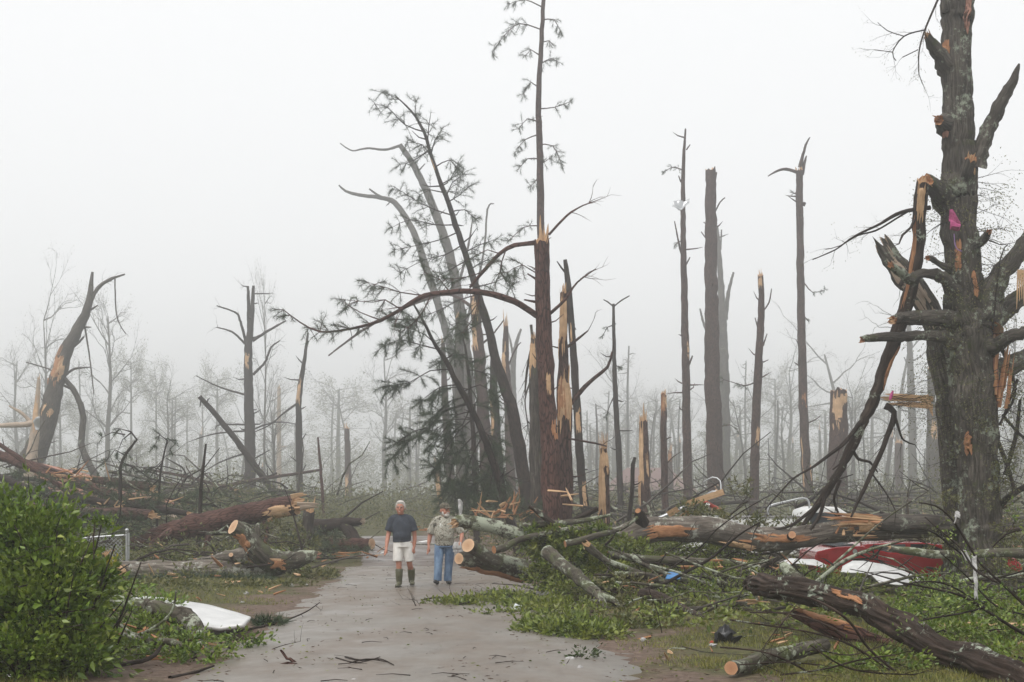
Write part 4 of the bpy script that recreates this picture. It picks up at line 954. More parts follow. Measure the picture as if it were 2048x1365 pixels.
log('fallen_tree', 'dark wet trunk with pale lichen spots slanting to the bottom right corner', [(1498, 1166, 22), (1520, 1170, 38), (1560, 1174, 44), (1620, 1186, 46), (1700, 1206, 47), (1780, 1240, 50), (1850, 1285, 54), (1930, 1318, 58), (2010, 1348, 64), (2100, 1385, 70)], (20.6, 12.9), 'bark_log', 56, ('torn', None), scars=[(0.0, .05, -.5, .5, 'wood_fresh'), (.42, .5, .9, .25, 'wood_orange')],
    branches=[[(1795, 1262, 12), (1770, 1235, 12), (1762, 1215, 8), {'dY': -.2, 'bark': 'bark_dark'}]], step=.06, ridge=.35, rough=.18)
log('log', 'sawn log lying in the grass at the bottom, cut face toward the road', [(1462, 1336, 30), (1500, 1328, 32), (1540, 1318, 32), (1600, 1302, 30), (1650, 1290, 24)], (14.0, 15.6), 'bark_lichen', 24, ('cut', None), cutmat='cut_wood_orange', step=.08)
log('log', 'stub log with orange sawn face behind the dark foreground trunk', [(1722, 1206, 26), (1705, 1196, 26), (1690, 1190, 24)], (20.4, 21.4), 'bark_lichen', 20, ('cut', None), cutmat='cut_wood_orange', step=.08)
log('log', 'short upright pale log beside the stub with the orange sawn face', [(1745, 1235, 28), (1742, 1215, 27), (1740, 1200, 26), (1738, 1195, 20)], (20.0, 20.2), 'bark_lichen', 18, (None, 'cut'), cutmat='wood_weathered', step=.06)
log('log', 'pale leaning log right of the short upright one', [(1762, 1250, 22), (1758, 1225, 22), (1752, 1200, 20)], (19.8, 20.3), 'bark_lichen', 16, (None, 'cut'), cutmat='wood_weathered', step=.06)
log('fallen_tree', 'reddish splintered log under the dark foreground trunk', [(1600, 1232, 20), (1650, 1252, 34), (1720, 1275, 38), (1780, 1292, 30), (1850, 1310, 20)], (18.6, 17.0), 'bark_pine_red', 18, ('torn', None), scars=[(.05, .5, .2, .7, 'wood_orange')], wood_='wood_orange')
log('fallen_tree', 'smooth brown log lying level at the right edge', [(1920, 1290, 26), (1980, 1276, 30), (2060, 1268, 32), (2100, 1266, 32)], (18.0, 18.2), 'bark_pine_red', 18, ('torn', None), wood_='wood_orange')
log('plank', 'long thin strip of fresh orange wood lying behind the brown log', [(1860, 1252, 9), (1930, 1250, 12), (2070, 1252, 12)], (19.6, 19.4), 'wood_fresh', 6, ('cut', 'cut'), cat='wood', rough=.05)
# left of the road
log('fallen_pine', 'long dark fallen pine with splintered tip pointing at the road', [(230, 1100, 30), (280, 1088, 34), (340, 1066, 42), (400, 1052, 48), (470, 1035, 46), (540, 1020, 42), (590, 1010, 38)], (44, 42), 'bark_pine_red', 22, (None, 'torn'),
    branches=[[(360, 1052, 18), (335, 1068, 18), (312, 1082, 16), (300, 1093, 12), {'dY': -1.0}], [(525, 1035, 10), (535, 1065, 9), (530, 1085, 8), {'dY': -.4}], [(430, 1045, 14), (415, 1080, 12), (400, 1110, 10), {'dY': -.6}]], scars=[(.9, 1.0, .6, .9, 'wood_fresh')], step=.2)
def tear(rootname, px, py, Y, k, d, L, mat='wood_fresh', w=.12):
    root = bpy.data.objects[rootname]; rng = random.Random(px); mb = MB()
    for _ in range(k): mb.shard(P(px + rng.uniform(-8, 4), py + rng.uniform(-8, 8), Y + rng.uniform(-.15, .1)), Vector(d) + jitter(rng, .1), L * rng.uniform(.5, 1.1), w * rng.uniform(.6, 1.1), .06, Vector((0, -.3, 1)))
    sub(mb, 'torn_slab', mat, root)
tear('fallen_pine', 588, 1000, 41.8, 5, (1, 0, .15), .5); tear('fallen_pine', 600, 1014, 41.6, 5, (1, 0, .02), .6, 'wood_weathered')
log('fallen_tree', 'pale grey trunk lying level beside the chain-link fence', [(238, 1140, 34), (280, 1142, 42), (340, 1143, 44), (420, 1140, 44), (480, 1140, 44), (540, 1138, 36), (570, 1136, 22)], (33.6, 34.2), 'bark_pale', 24, ('torn', 'cut'), scars=[(.02, .09, .2, .9, 'wood_fresh')],
    branches=[[(470, 1130, 16), (466, 1118, 14), (462, 1110, 9), {'dY': -.4}], [(455, 1135, 16), (470, 1150, 12), (478, 1160, 8), {'dY': -.5}]], step=.12)
log('fallen_tree', 'lichened trunk with round pale sawn face tilted up toward the road', [(466, 1054, 31), (485, 1066, 34), (505, 1090, 38), (525, 1112, 44), (548, 1122, 46), (580, 1122, 38), (605, 1116, 30), (622, 1112, 22)], (33.0, 34.0), 'bark_lichen', 24, ('cut', 'torn'), scars=[(.1, .3, .5, .6, 'wood_orange'), (.55, .65, .2, .5, 'wood_orange')], wood_='wood_red',
    branches=[[(520, 1098, 14), (515, 1060, 12), (516, 1050, 9), {'dY': .2}], [(505, 1110, 34), (470, 1112, 28), (420, 1122, 22), (380, 1130, 16), {'dY': .8, 'Y': 33.6, 'bark': 'bark_pale'}]], step=.09, rough=.15)
log('fallen_tree', 'dark broken log with flaring torn end near the road, farther back', [(620, 1052, 26), (650, 1052, 28), (690, 1047, 22), (722, 1044, 14)], (48, 47), 'bark_dark', 16, ('torn', 'torn'), branches=[[(690, 1050, 22), (702, 1068, 26), (710, 1088, 28), {'dY': -.4}]], wood_='wood_weathered')
log('log', 'short sawn log on the ground by the far end of the road', [(660, 1090, 26), (700, 1090, 26), (744, 1088, 22)], (47, 46), 'bark_pine_red', 16, (None, 'cut'))
log('stump', 'grey leaning stump behind the trunk with the pale sawn face', [(612, 1100, 26), (614, 1060, 24), (618, 1028, 22)], (44, 44), 'bark_grey', 16, (None, 'torn'), cat='stump')
log('fallen_bough', 'mossy limb with hooked end lying on the white panel', [(205, 1192, 18), (245, 1204, 26), (290, 1216, 32), (340, 1228, 36), (375, 1238, 40), (392, 1256, 40), (396, 1282, 38), (398, 1298, 30)], (17.9, 16.9), 'bark_lichen', 26, ('torn', 'torn'), step=.05, rough=.16, wood_='wood_orange')
log('fallen_branch', 'thin mossy branch lying low by the bush', [(250, 1270, 10), (300, 1282, 14), (345, 1285, 14), (380, 1300, 8)], (16.4, 16.0), 'bark_lichen', 10, ('torn', None), cat='branch')
log('fallen_branch', 'short lichened stub sticking up out of the bush', [(172, 1180, 14), (190, 1150, 14), (206, 1118, 13)], (16.2, 16.2), 'bark_lichen', 12, (None, 'torn'), cat='branch')
log('fallen_branch', 'bent bare stick lying on the grass below the mossy limb', [(198, 1342, 8), (240, 1330, 9), (285, 1322, 10), (310, 1310, 9), (322, 1292, 5)], (14.8, 15.6), 'bark_dark', 8, (None, None), cat='branch', rough=.1)
log('fallen_branch', 'straight dark stick on the left road edge', [(340, 1356, 9), (380, 1348, 8), (428, 1332, 4)], (14.2, 15.0), 'bark_dark', 8, (None, None), cat='branch')
# heap at far left
for i, (lab, sp, Y, bk) in enumerate([
    ('brown pine trunk sloping down from the left edge over the debris heap', [(-20, 905, 20), (40, 925, 22), (100, 945, 22), (180, 975, 20), (250, 1000, 18), (330, 1018, 14)], (54, 50), 'bark_pine_red'),
    ('grey trunk lying level at the left edge, below the sloping brown one', [(-20, 985, 34), (50, 1000, 36), (120, 1008, 34), (170, 1015, 26)], (48, 47), 'bark_dark'),
    ('slim dark trunk crossing the heap toward the chain-link fence', [(0, 955, 14), (80, 985, 14), (170, 1000, 15), (260, 1012, 16), (340, 1022, 14), (375, 1028, 10)], (47, 45), 'bark_dark'),
    ('reddish trunk half buried behind the bush and fence', [(60, 1020, 26), (160, 1030, 30), (240, 1028, 28), (300, 1030, 20)], (44, 43), 'bark_pine'),
    ('thin brown trunk leaning out of the heap at left', [(0, 890, 8), (50, 925, 10), (110, 965, 11), (165, 1010, 12)], (50, 48), 'bark_pine_red'),
    ('short torn trunk with pale end on top of the heap', [(190, 960, 14), (230, 965, 18), (300, 975, 16)], (52, 51), 'bark_pine')]):
    log('fallen_tree', lab, sp, Y, bk, 14, ('torn', 'torn'), step=.3, group='trunks piled at far left', wood_='wood_fresh')
# ------------------------------------------------------------------ people
HS = 1.1
def fuse(name, shapes, mat, parent, voxel=.014, smooth=6):
    "one continuous surface from overlapping limbs and volumes"
    mb = MB()
    for s in shapes:
        if s[0] == 't': mb.tube([Vector(p) for p in s[1]], s[2], 14, step=.05, flat=s[3] if len(s) > 3 else 1.0); e0, e1 = s[1][0], s[1][-1]; mb.ball(Vector(e0), s[2][0] * .98, n=12, m=8); mb.ball(Vector(e1), s[2][-1] * .98, n=12, m=8)
        elif s[0] == 'o': mb.tube([Vector(p) for p in s[1]], s[2], 18, step=.04, flat=s[3] if len(s) > 3 else 1.0)
        else: mb.ball(Vector(s[1]), s[2], n=20, m=14)
    me = bpy.data.meshes.new(name); me.from_pydata([tuple(v) for v in mb.v], [], mb.f); me.update()
    o = bpy.data.objects.new(name, me); COL.objects.link(o)
    r = o.modifiers.new('r', 'REMESH'); r.mode = 'VOXEL'; r.voxel_size = voxel; r.use_smooth_shade = True
    s_ = o.modifiers.new('s', 'SMOOTH'); s_.iterations = smooth; s_.factor = .5
    dg = bpy.context.evaluated_depsgraph_get(); dg.update()
    m2 = bpy.data.meshes.new_from_object(o.evaluated_get(dg)); m2.name = name
    bpy.data.objects.remove(o); bpy.data.meshes.remove(me)
    m2.materials.clear(); m2.materials.append(MATS[mat])
    m2.polygons.foreach_set('use_smooth', np.ones(len(m2.polygons), dtype=bool))
    return link(bpy.data.objects.new(name, m2), parent)
def hand(p, d, palm_side, sc=1.0, curl=.5):
    "palm, four unequal bent fingers and a thumb; p wrist, d forearm direction, palm_side = thumb direction"
    d = Vector(d).normalized(); th = Vector(palm_side).normalized(); nrm = d.cross(th).normalized(); p = Vector(p)
    S = [('t', [p, p + d * .05 * sc, p + d * .095 * sc], [.028 * sc, .034 * sc, .034 * sc], .6)]
    for k, L in enumerate((.075, .085, .08, .062)):
        b = p + d * .09 * sc + th * (.03 - .02 * k) * sc
        m = b + d * L * .5 * sc + nrm * .012 * curl * sc; e = b + d * L * (1 - .25 * curl) * sc + nrm * .05 * curl * sc
        S.append(('t', [b, m, e], [.0115 * sc, .0105 * sc, .009 * sc]))
    b = p + d * .03 * sc + th * .028 * sc
    S.append(('t', [b, b + (d * .6 + th * .5).normalized() * .035 * sc, b + (d * .9 + th * .25).normalized() * .07 * sc], [.014 * sc, .0125 * sc, .010 * sc]))
    return S
def face(root, c, turn, w=.078):
    "eyes, brows and mouth on a head centred at c, facing -Y turned by an angle"
    c = Vector(c)
    R = Matrix.Rotation(turn, 3, 'Z') * HS
    for s in (-1, 1):
        mb = MB(); mb.ball(c + R @ Vector((s * .033, -.099, .012)), (.014, .009, .0065)); mb.build('eye', 'eye_dark', root)
        mb = MB(); mb.tube([c + R @ Vector((s * .016, -.105, .032)), c + R @ Vector((s * .034, -.107, .037)), c + R @ Vector((s * .052, -.096, .030))], [.005, .006, .004], 6); mb.build('eyebrow', 'hair_grey', root)
    return R
def head_shapes(c, R, wide=1.0):
    c = Vector(c); q = lambda x, y, z: tuple(c + R @ Vector((x * wide, y, z)))
    S = [('b', q(0, 0, .03), (.082 * wide, .10, .105)), ('b', q(0, -.02, -.05), (.066 * wide, .078, .075)), ('b', q(0, -.05, -.092), (.042 * wide, .045, .03)),
            ('t', [q(0, -.098, .012), q(0, -.112, -.012), q(0, -.116, -.024)], [.011, .014, .017]), ('b', q(-.088, .012, -.005), (.012, .022, .034)), ('b', q(.088, .012, -.005), (.012, .022, .034)),
            ('b', q(-.042, -.062, -.03), (.03, .03, .028)), ('b', q(.042, -.062, -.03), (.03, .03, .028)), ('b', q(0, -.085, .04), (.055, .016, .012))]
    return [(s[0], s[1], tuple(r * HS for r in s[2])) if s[0] == 'b' else (s[0], s[1], [r * HS for r in s[2]]) for s in S]
def man_one():
    base = G(801, 1176); root = root_at('person', 'grey-haired smiling man in navy t-shirt, white shorts and olive rubber boots', 'person', (base.x, base.y, base_z(base.y) + .012))
    hc = (.0, -.03, 1.64); R = face(root, hc, math.radians(-4))
    legs = [('t', [(-.055, 0, .92), (-.04, -.03, .72), (-.03, -.055, .50), (-.027, -.04, .34), (-.027, -.02, .12)], [.09, .085, .058, .058, .042]),
            ('t', [(.145, 0, .92), (.17, .02, .72), (.185, .03, .50), (.205, .14, .36), (.215, .24, .17)], [.09, .085, .058, .058, .042])]
    arms = [('t', [(-.18, .0, 1.37), (-.222, .01, 1.24), (-.25, .0, 1.09), (-.27, -.08, .95), (-.278, -.14, .855)], [.052, .052, .047, .043, .031]),
            ('t', [(.215, .0, 1.37), (.262, .01, 1.24), (.288, .03, 1.09), (.29, .03, .96), (.282, .02, .855)], [.052, .052, .047, .043, .031])]
    torso = [('o', [(.03, .01, .90), (.03, 0, 1.02), (.025, -.01, 1.16), (.02, 0, 1.32), (.02, 0, 1.42)], [.115, .12, .125, .13, .10], 1.22), ('t', [(.015, .01, 1.42), (.005, -.01, 1.56)], [.07, .062])]
    fuse('body', legs + arms + torso + head_shapes(hc, R) + hand((-.278, -.14, .855), (-.05, -.45, -1), (.35, -1, 0), 1.3) + hand((.282, .02, .855), (-.1, -.1, -1), (-.35, -1, 0), 1.3), 'skin', root, .011, 4)
    c = Vector(hc)
    fuse('hair', [(a, b, tuple(x * HS for x in r)) for a, b, r in [('b', tuple(c + R @ Vector((0, .02, .055))), (.094, .108, .095)), ('b', tuple(c + R @ Vector((-.075, .025, .02))), (.022, .06, .055)), ('b', tuple(c + R @ Vector((.075, .025, .02))), (.022, .06, .055)), ('b', tuple(c + R @ Vector((0, -.045, .108))), (.07, .05, .03))]], 'hair_grey', root, .012, 3)
    mb = MB(); mb.tube([c + R @ Vector((-.03, -.096, -.052)), c + R @ Vector((0, -.108, -.062)), c + R @ Vector((.03, -.096, -.052))], [.004, .010, .004], 8); mo = mb.build('mouth', 'lips', root)
    mb = MB(); mb.tube([c + R @ Vector((-.02, -.106, -.057)), c + R @ Vector((0, -.115, -.062)), c + R @ Vector((.02, -.106, -.057))], [.003, .005, .003], 6); mb.build('teeth', 'teeth', mo)
    fuse('t_shirt', [('o', [(.03, 0, .935), (.03, -.005, 1.0), (.028, -.02, 1.12), (.02, -.01, 1.28), (.018, 0, 1.39), (.012, .0, 1.46), (.008, 0, 1.505)], [.152, .152, .153, .150, .132, .10, .068], 1.27), ('b', (.028, -.045, 1.08), (.182, .14, .16)),
         ('t', [(-.07, 0, 1.47), (-.145, 0, 1.43), (-.195, 0, 1.36), (-.232, .0, 1.25)], [.055, .074, .082, .074]), ('o', [(-.20, 0, 1.34), (-.25, 0, 1.165)], [.078, .082]), ('t', [(.085, 0, 1.47), (.175, 0, 1.43), (.23, 0, 1.36), (.268, 0, 1.25)], [.055, .074, .082, .074]), ('o', [(.236, 0, 1.34), (.29, 0, 1.165)], [.078, .082])], 'navy_shirt', root, .014, 5)
    fuse('shorts', [('o', [(.045, .0, .985), (.045, 0, .83)], [.142, .15], 1.25), ('o', [(-.045, -.005, .90), (-.05, -.03, .72), (-.055, -.05, .535)], [.108, .105, .103]), ('o', [(.14, .0, .90), (.168, .01, .72), (.182, .02, .535)], [.108, .105, .102])], 'shorts_white', root, .013, 4)
    for x, y, z, dx, lift in ((-.025, -.04, 0.0, -.03, 0), (.213, .22, 0.03, .03, 1)):
        fuse('boot', [('o', [(x, y - .085 * lift, .385), (x, y - .03 * lift, .25), (x, y + .02, .12), (x, y + .02, .05 + z)], [.08, .076, .062, .056]), ('b', (x + dx * .5, y - .03, .055 + z), (.05, .115, .05)), ('b', (x + dx, y - .10, .045 + z), (.048, .075, .043))], 'boots_olive', root, .012, 4)
        mb = MB(); mb.box(Vector((x + dx * .5, y - .045, .012 + z)), Vector((.045, 0, 0)), Vector((-dx * .5, .125, 0)), Vector((0, 0, .013))); mb.build('boot_sole', 'boot_sole', root)
    mb = MB(); mb.ball(Vector((.03, -.176, .95)), (.05, .012, .02)); mb.build('belt', 'black_plastic', root)
def man_two():
    base = G(889, 1171); root = root_at('person', 'bearded man in camouflage shirt and cap with blue jeans, looking aside', 'person', (base.x, base.y, base_z(base.y) + .012))
    hc = (.01, -.03, 1.585); turn = math.radians(38); R = face(root, hc, turn)
    legs = [('t', [(-.10, 0, .88), (-.115, -.05, .68), (-.125, -.11, .46), (-.14, -.14, .12)], [.10, .09, .065, .05]), ('t', [(.11, 0, .88), (.10, .03, .68), (.085, .06, .46), (.065, .10, .10)], [.10, .09, .065, .05])]
    arms = [('t', [(-.205, 0, 1.32), (-.265, .01, 1.2), (-.305, .01, 1.06), (-.325, -.02, .95), (-.335, -.05, .86)], [.054, .055, .05, .045, .032]), ('t', [(.24, 0, 1.33), (.315, .0, 1.22), (.365, -.02, 1.11), (.37, -.10, 1.02), (.36, -.16, .945)], [.054, .055, .05, .045, .032])]
    torso = [('o', [(0, 0, .86), (0, -.02, 1.0), (0, -.03, 1.12), (.01, 0, 1.28), (.015, 0, 1.38)], [.13, .135, .135, .13, .10], 1.2), ('t', [(.01, .01, 1.38), (.01, -.01, 1.50)], [.075, .07])]
    fuse('body', legs + arms + torso + head_shapes(hc, R, 1.06) + hand((-.335, -.05, .86), (0, -.2, -1), (.3, -1, 0), 1.3) + hand((.36, -.16, .945), (-.05, -.45, -.9), (-.6, -.8, .2), 1.25, 1.2), 'skin', root, .011, 4)
    c = Vector(hc)
    fuse('beard', [(a, b, tuple(x * HS for x in r)) for a, b, r in [('b', tuple(c + R @ Vector((0, -.055, -.088))), (.066, .06, .045)), ('b', tuple(c + R @ Vector((-.06, -.02, -.055))), (.024, .05, .05)), ('b', tuple(c + R @ Vector((.06, -.02, -.055))), (.024, .05, .05)), ('b', tuple(c + R @ Vector((0, -.098, -.042))), (.04, .016, .011))]], 'hair_grey', root, .012, 2)
    fuse('cap', [(a, b, tuple(x * HS for x in r)) for a, b, r in [('b', tuple(c + R @ Vector((0, .005, .075))), (.101, .114, .082)), ('b', tuple(c + R @ Vector((0, -.12, .052))), (.078, .075, .013))]], 'camo_cap', root, .012, 2)
    mb = MB(); mb.tube([c + R @ Vector((-.028, -.094, -.058)), c + R @ Vector((0, -.108, -.06)), c + R @ Vector((.028, -.094, -.058))], [.004, .007, .004], 8); mb.build('mouth', 'lips', root)
    fuse('shirt', [('o', [(.0, 0, .845), (0, -.01, .95), (0, -.03, 1.10), (.01, -.01, 1.26), (.015, 0, 1.35), (.01, 0, 1.42), (.01, 0, 1.46)], [.172, .174, .176, .168, .145, .108, .075], 1.2), ('b', (.0, -.06, 1.05), (.20, .155, .19)),
         ('t', [(-.08, 0, 1.43), (-.165, 0, 1.385), (-.225, 0, 1.3), (-.275, .0, 1.18)], [.06, .08, .088, .082]), ('o', [(-.24, 0, 1.27), (-.31, 0, 1.09)], [.084, .09]), ('t', [(.1, 0, 1.43), (.195, 0, 1.385), (.262, 0, 1.3), (.32, 0, 1.2)], [.06, .08, .088, .082]), ('o', [(.28, 0, 1.27), (.362, -.005, 1.10)], [.084, .09])], 'camo_cloth', root, .014, 5)
    fuse('jeans', [('o', [(0, .0, .92), (0, 0, .80)], [.16, .165], 1.2), ('o', [(-.10, 0, .86), (-.115, -.045, .66), (-.125, -.10, .44), (-.135, -.13, .2), (-.14, -.135, .09)], [.114, .104, .088, .086, .09]), ('o', [(.11, 0, .86), (.105, .025, .66), (.09, .055, .44), (.07, .085, .2), (.065, .095, .075)], [.114, .104, .088, .086, .09])], 'denim', root, .013, 3)
    for x, y, dx, tilt in ((-.15, -.16, -.03, .03), (.075, .07, .03, 0)):
        fuse('shoe', [('b', (x, y + .02, .055), (.046, .07, .052)), ('b', (x + dx, y - .075, .05 + tilt), (.05, .11, .042))], 'shoe_black', root, .012, 3)
    # gloves in his hand
    hx = Vector(root.location) + Vector((.30, -.21, .83))
    g = root_at('work_gloves', 'white work gloves held in the right-hand man’s fist'.replace('’', "'"), 'gloves', hx[:])
    for k in range(2):
        fuse('glove', [('o', [(-.05 + .08 * k, .01 * k, .09), (-.06 + .09 * k, -.01, .0), (-.07 + .10 * k, -.02, -.06)], [.03, .045, .04], 1.3)] + [('t', [(-.09 + .10 * k + .022 * j, -.02, -.06), (-.10 + .115 * k + .024 * j, -.03, -.12 - .01 * (j % 2))], [.014, .011]) for j in range(4)], 'cloth_white', g, .012, 2)
man_one(); man_two()
# ------------------------------------------------------------------ vehicles, house, fence, sheets
def prism(name, pts, y0, y1, mat, root, bev=.02, taper=0.0):
    "side outline (x, z) given depth from y0 to y1, edges rounded"
    bm = bmesh.new()
    a = [bm.verts.new((x, y0, z)) for x, z in pts]; b = [bm.verts.new((x, y1, z)) for x, z in pts]
    bm.faces.new(a); bm.faces.new(b[::-1])
    for i in range(len(pts)): j = (i + 1) % len(pts); bm.faces.new((a[j], a[i], b[i], b[j]))
    bmesh.ops.recalc_face_normals(bm, faces=bm.faces)
    if bev: bmesh.ops.bevel(bm, geom=bm.edges[:], offset=bev, segments=2, affect='EDGES', profile=.6)
    me = bpy.data.meshes.new(name); bm.to_mesh(me); bm.free(); me.materials.append(MATS[mat])
    return link(bpy.data.objects.new(name, me), root)
def wheel(root, x, y, z, r, w, rim='galvanised'):
    mb = MB(); mb.tube([Vector((x, y - w / 2, z)), Vector((x, y + w / 2, z))], [r, r], 28); t = mb.build('wheel', 'rubber', root)
    mb = MB(); mb.tube([Vector((x, y - w / 2 - .012, z)), Vector((x, y - w / 2 + .03, z))], [r * .62, r * .66], 20); mb.build('rim', rim, t)
def red_car():
    o = P(1628, 1176, 29.95); root = root_at('red_car', 'red car crushed under the large fallen trunk', 'car', (o.x, 29.95, gz(o.x, 30.3) - .02))
    low = [(.05, .30), (.0, .5), (.06, .74), (.5, .84), (1.0, .86), (1.6, .72), (3.2, .70), (3.7, .70), (4.25, .60), (4.4, .45), (4.38, .22), (3.85, .20), (3.8, .42), (3.6, .56), (3.35, .56), (3.15, .42), (3.1, .2), (1.35, .2), (1.3, .42), (1.1, .56), (.85, .56), (.65, .42), (.6, .22)]
    prism('body', low, 0, 1.72, 'paint_red', root, .035)
    prism('roof', [(.85, .80), (1.15, .90), (1.7, .925), (2.35, .93), (2.75, .88), (3.25, .68), (2.9, .66), (1.0, .70)], .10, 1.62, 'paint_red', root, .03)
    prism('side_window', [(1.02, .74), (1.28, .875), (1.95, .895), (1.95, .715), (1.3, .70)], .088, .12, 'glass_grey', root, .006)
    prism('side_window', [(2.06, .715), (2.06, .895), (2.45, .895), (2.85, .75), (2.9, .715)], .088, .12, 'glass_dark', root, .006)
    prism('rear_window', [(.45, .862), (.86, .905), (.9, .86), (.5, .84)], .16, 1.5, 'glass_grey', root, .006)
    prism('door', [(1.55, .28), (1.5, .5), (1.6, .70), (2.95, .70), (3.02, .5), (3.0, .28)], -.014, .01, 'paint_red', root, .008)
    h = prism('door_handle', [(1.68, .60), (1.68, .63), (1.86, .63), (1.86, .60)], -.04, -.016, 'paint_red', root, .006)
    mb = MB(); mb.tube([Vector((.86, -.012, .74)), Vector((.86, .02, .74))], [.05, .05], 20, capmat=0); mb.build('badge', 'chrome', root)
    prism('tail_light', [(.0, .52), (.03, .68), (.3, .70), (.3, .56)], -.012, .05, 'tail_red', root, .006)
    wheel(root, .98, .10, .29, .31, .2); wheel(root, 3.48, .10, .29, .31, .2)
red_car()
def pickup():
    o = P(1366, 1060, 37.0); root = root_at('white_pickup', 'white pickup truck half hidden behind the large fallen trunk', 'truck', (o.x, 37.0, gz(o.x + 2, 37.5) - .05))
    prism('body', [(.0, .45), (.0, 1.20), (.04, 1.44), (3.05, 1.44), (3.1, 1.16), (4.6, 1.12), (4.9, 1.0), (5.0, .5), (4.6, .45), (4.5, .75), (4.2, .86), (3.9, .75), (3.8, .45), (1.35, .45), (1.25, .75), (.95, .86), (.65, .75), (.55, .45)], 0, 1.85, 'paint_white', root, .03)
    prism('cab', [(3.1, 1.12), (3.2, 1.62), (3.5, 1.72), (4.05, 1.70), (4.35, 1.50), (4.62, 1.12)], .06, 1.79, 'paint_white', root, .06)
    prism('side_window', [(3.3, 1.18), (3.34, 1.55), (4.05, 1.56), (4.45, 1.18)], .048, .08, 'glass_dark', root, .005)
    prism('bed_rail', [(-.02, 1.42), (-.02, 1.47), (3.04, 1.47), (3.04, 1.42)], -.03, .06, 'chrome', root, .01)
    prism('side_panel', [(1.5, .98), (1.5, 1.36), (2.9, 1.36), (2.9, .98)], -.012, .005, 'paint_white', root, .005)
    prism('tail_light', [(.0, 1.05), (.0, 1.35), (.12, 1.35), (.12, 1.05)], -.012, .03, 'tail_red', root, .004)
    for x in (.95, 4.2): wheel(root, x, .1, .38, .38, .25)
    rk = root_at('ladder_rack', 'bent white pipe rack standing on the white pickup', 'rack', P(1536, 1032, 37.4)[:])
    for k in range(2):
        mb = MB(); pxtube(mb, [(1536, 1030, 4), (1537, 1014, 4), (1545, 1010, 4), (1575, 1003, 4), (1606, 997, 4), (1617, 1003, 4), (1619, 1026, 4)], 37.2 + 1.2 * k, 0, 8, 0, .08); sub(mb, 'pipe', 'galvanised', rk)
    mb = MB(); mb.tube([P(1590, 1000, 37.2), P(1592, 1001, 38.4)], [.03, .03], 8); sub(mb, 'cross_pipe', 'galvanised', rk)
pickup()
def frame_debris():
    root = root_at('bent_frame', 'bent grey metal awning frame with red bar leaning behind the fallen trunk', 'frame', P(1290, 1050, 33)[:])
    for spec, m, n in (([(1282, 1052, 8), (1340, 1028, 8), (1395, 1004, 8), (1428, 990, 8)], 'galvanised', 'pole'), ([(1400, 1000, 8), (1420, 1010, 8), (1443, 1022, 8)], 'red_bar', 'brace'), ([(1405, 1045, 9), (1410, 1025, 9), (1416, 1008, 9)], 'paint_white', 'pole'),
                       ([(1418, 1000, 5), (1416, 988, 5), (1425, 984, 5), (1440, 985, 5), (1443, 990, 5)], 'galvanised', 'pole'), ([(1407, 965, 3), (1425, 955, 3), (1440, 962, 3), (1442, 985, 3)], 'galvanised', 'pole'), ([(1352, 1030, 5), (1356, 1045, 5)], 'galvanised', 'pole'), ([(1372, 1024, 5), (1376, 1042, 5)], 'galvanised', 'pole')):
        mb = MB(); pxtube(mb, spec, 33, -.3, 8, 0, .1); sub(mb, n, m, root)
    for lab, a, b in (('pale plank propped on the bent metal frame', (1370, 1010), (1447, 984)), ('short pale plank end below the bent metal frame', (1336, 1030), (1356, 1018)), ('broken pale board poking up beside the bent metal frame', (1360, 1040), (1378, 1024))):
        p, q = P(*a, 32.8), P(*b, 32.6); r_ = root_at('plank', lab, 'wood', p[:]); mb = MB(); d = (q - p); mb.box((p + q) / 2, d / 2, Vector((0, .02, 0)), Vector((-d.z, 0, d.x)).normalized() * .07); sub(mb, 'board', 'wood_fresh', r_)
frame_debris()
def sheet(name, label, cat, top, bot, Yt, Yb, mat, ribs=0, amp=.02, thick=.008, nu=36, nv=12, wob=.02):
    def curve(pts, t):
        f = t * (len(pts) - 1); i = min(int(f), len(pts) - 2); k = f - i; k = k
        return (pts[i][0] + (pts[i + 1][0] - pts[i][0]) * k, pts[i][1] + (pts[i + 1][1] - pts[i][1]) * k)
    c = P(*bot[len(bot) // 2], Yb); root = root_at(name, label, cat, (c.x, c.y, c.z))
    vs = []
    for j in range(nv):
        for i in range(nu):
            u, v = i / (nu - 1), j / (nv - 1); a, b = curve(top, u), curve(bot, u)
            p = P(*a, Yt).lerp(P(*b, Yb), v)
            h = amp * math.cos(v * ribs * 2 * PI) if ribs else 0
            p = p + Vector((0, -.6, .8)) * (h + wob * mn.noise(p * 2.3)); vs.append(p - c)
    f = np.array([(j * nu + i, j * nu + i + 1, (j + 1) * nu + i + 1, (j + 1) * nu + i) for j in range(nv - 1) for i in range(nu - 1)])
    o = poly_mesh('panel', np.array([v[:] for v in vs]), f, mat, root, True)
    s = o.modifiers.new('thickness', 'SOLIDIFY'); s.thickness = thick
    return root
sheet('metal_sheet', 'ribbed white metal sheet, buckled, in front of the red car', 'sheet', [(1684, 1138), (1704, 1127), (1725, 1127), (1766, 1134), (1808, 1147), (1838, 1163)], [(1680, 1150), (1725, 1152), (1742, 1156), (1758, 1172), (1800, 1176), (1836, 1170)], 27.6, 26.6, 'metal_sheet', 3, .06)
sheet('metal_sheet', 'small folded white metal sheet at the rear of the red car', 'sheet', [(1560, 1128), (1580, 1120), (1628, 1121), (1652, 1133)], [(1566, 1134), (1590, 1131), (1628, 1134), (1656, 1142)], 27.8, 27.0, 'metal_sheet', 1, .03)
sheet('white_sheet', 'smooth white panel lying under the hooked mossy limb', 'panel', [(262, 1199), (330, 1203), (420, 1218), (470, 1230), (500, 1241)], [(300, 1216), (345, 1232), (395, 1256), (440, 1262), (488, 1256)], 20.0, 18.2, 'metal_sheet', 0, 0, .05, wob=.03)
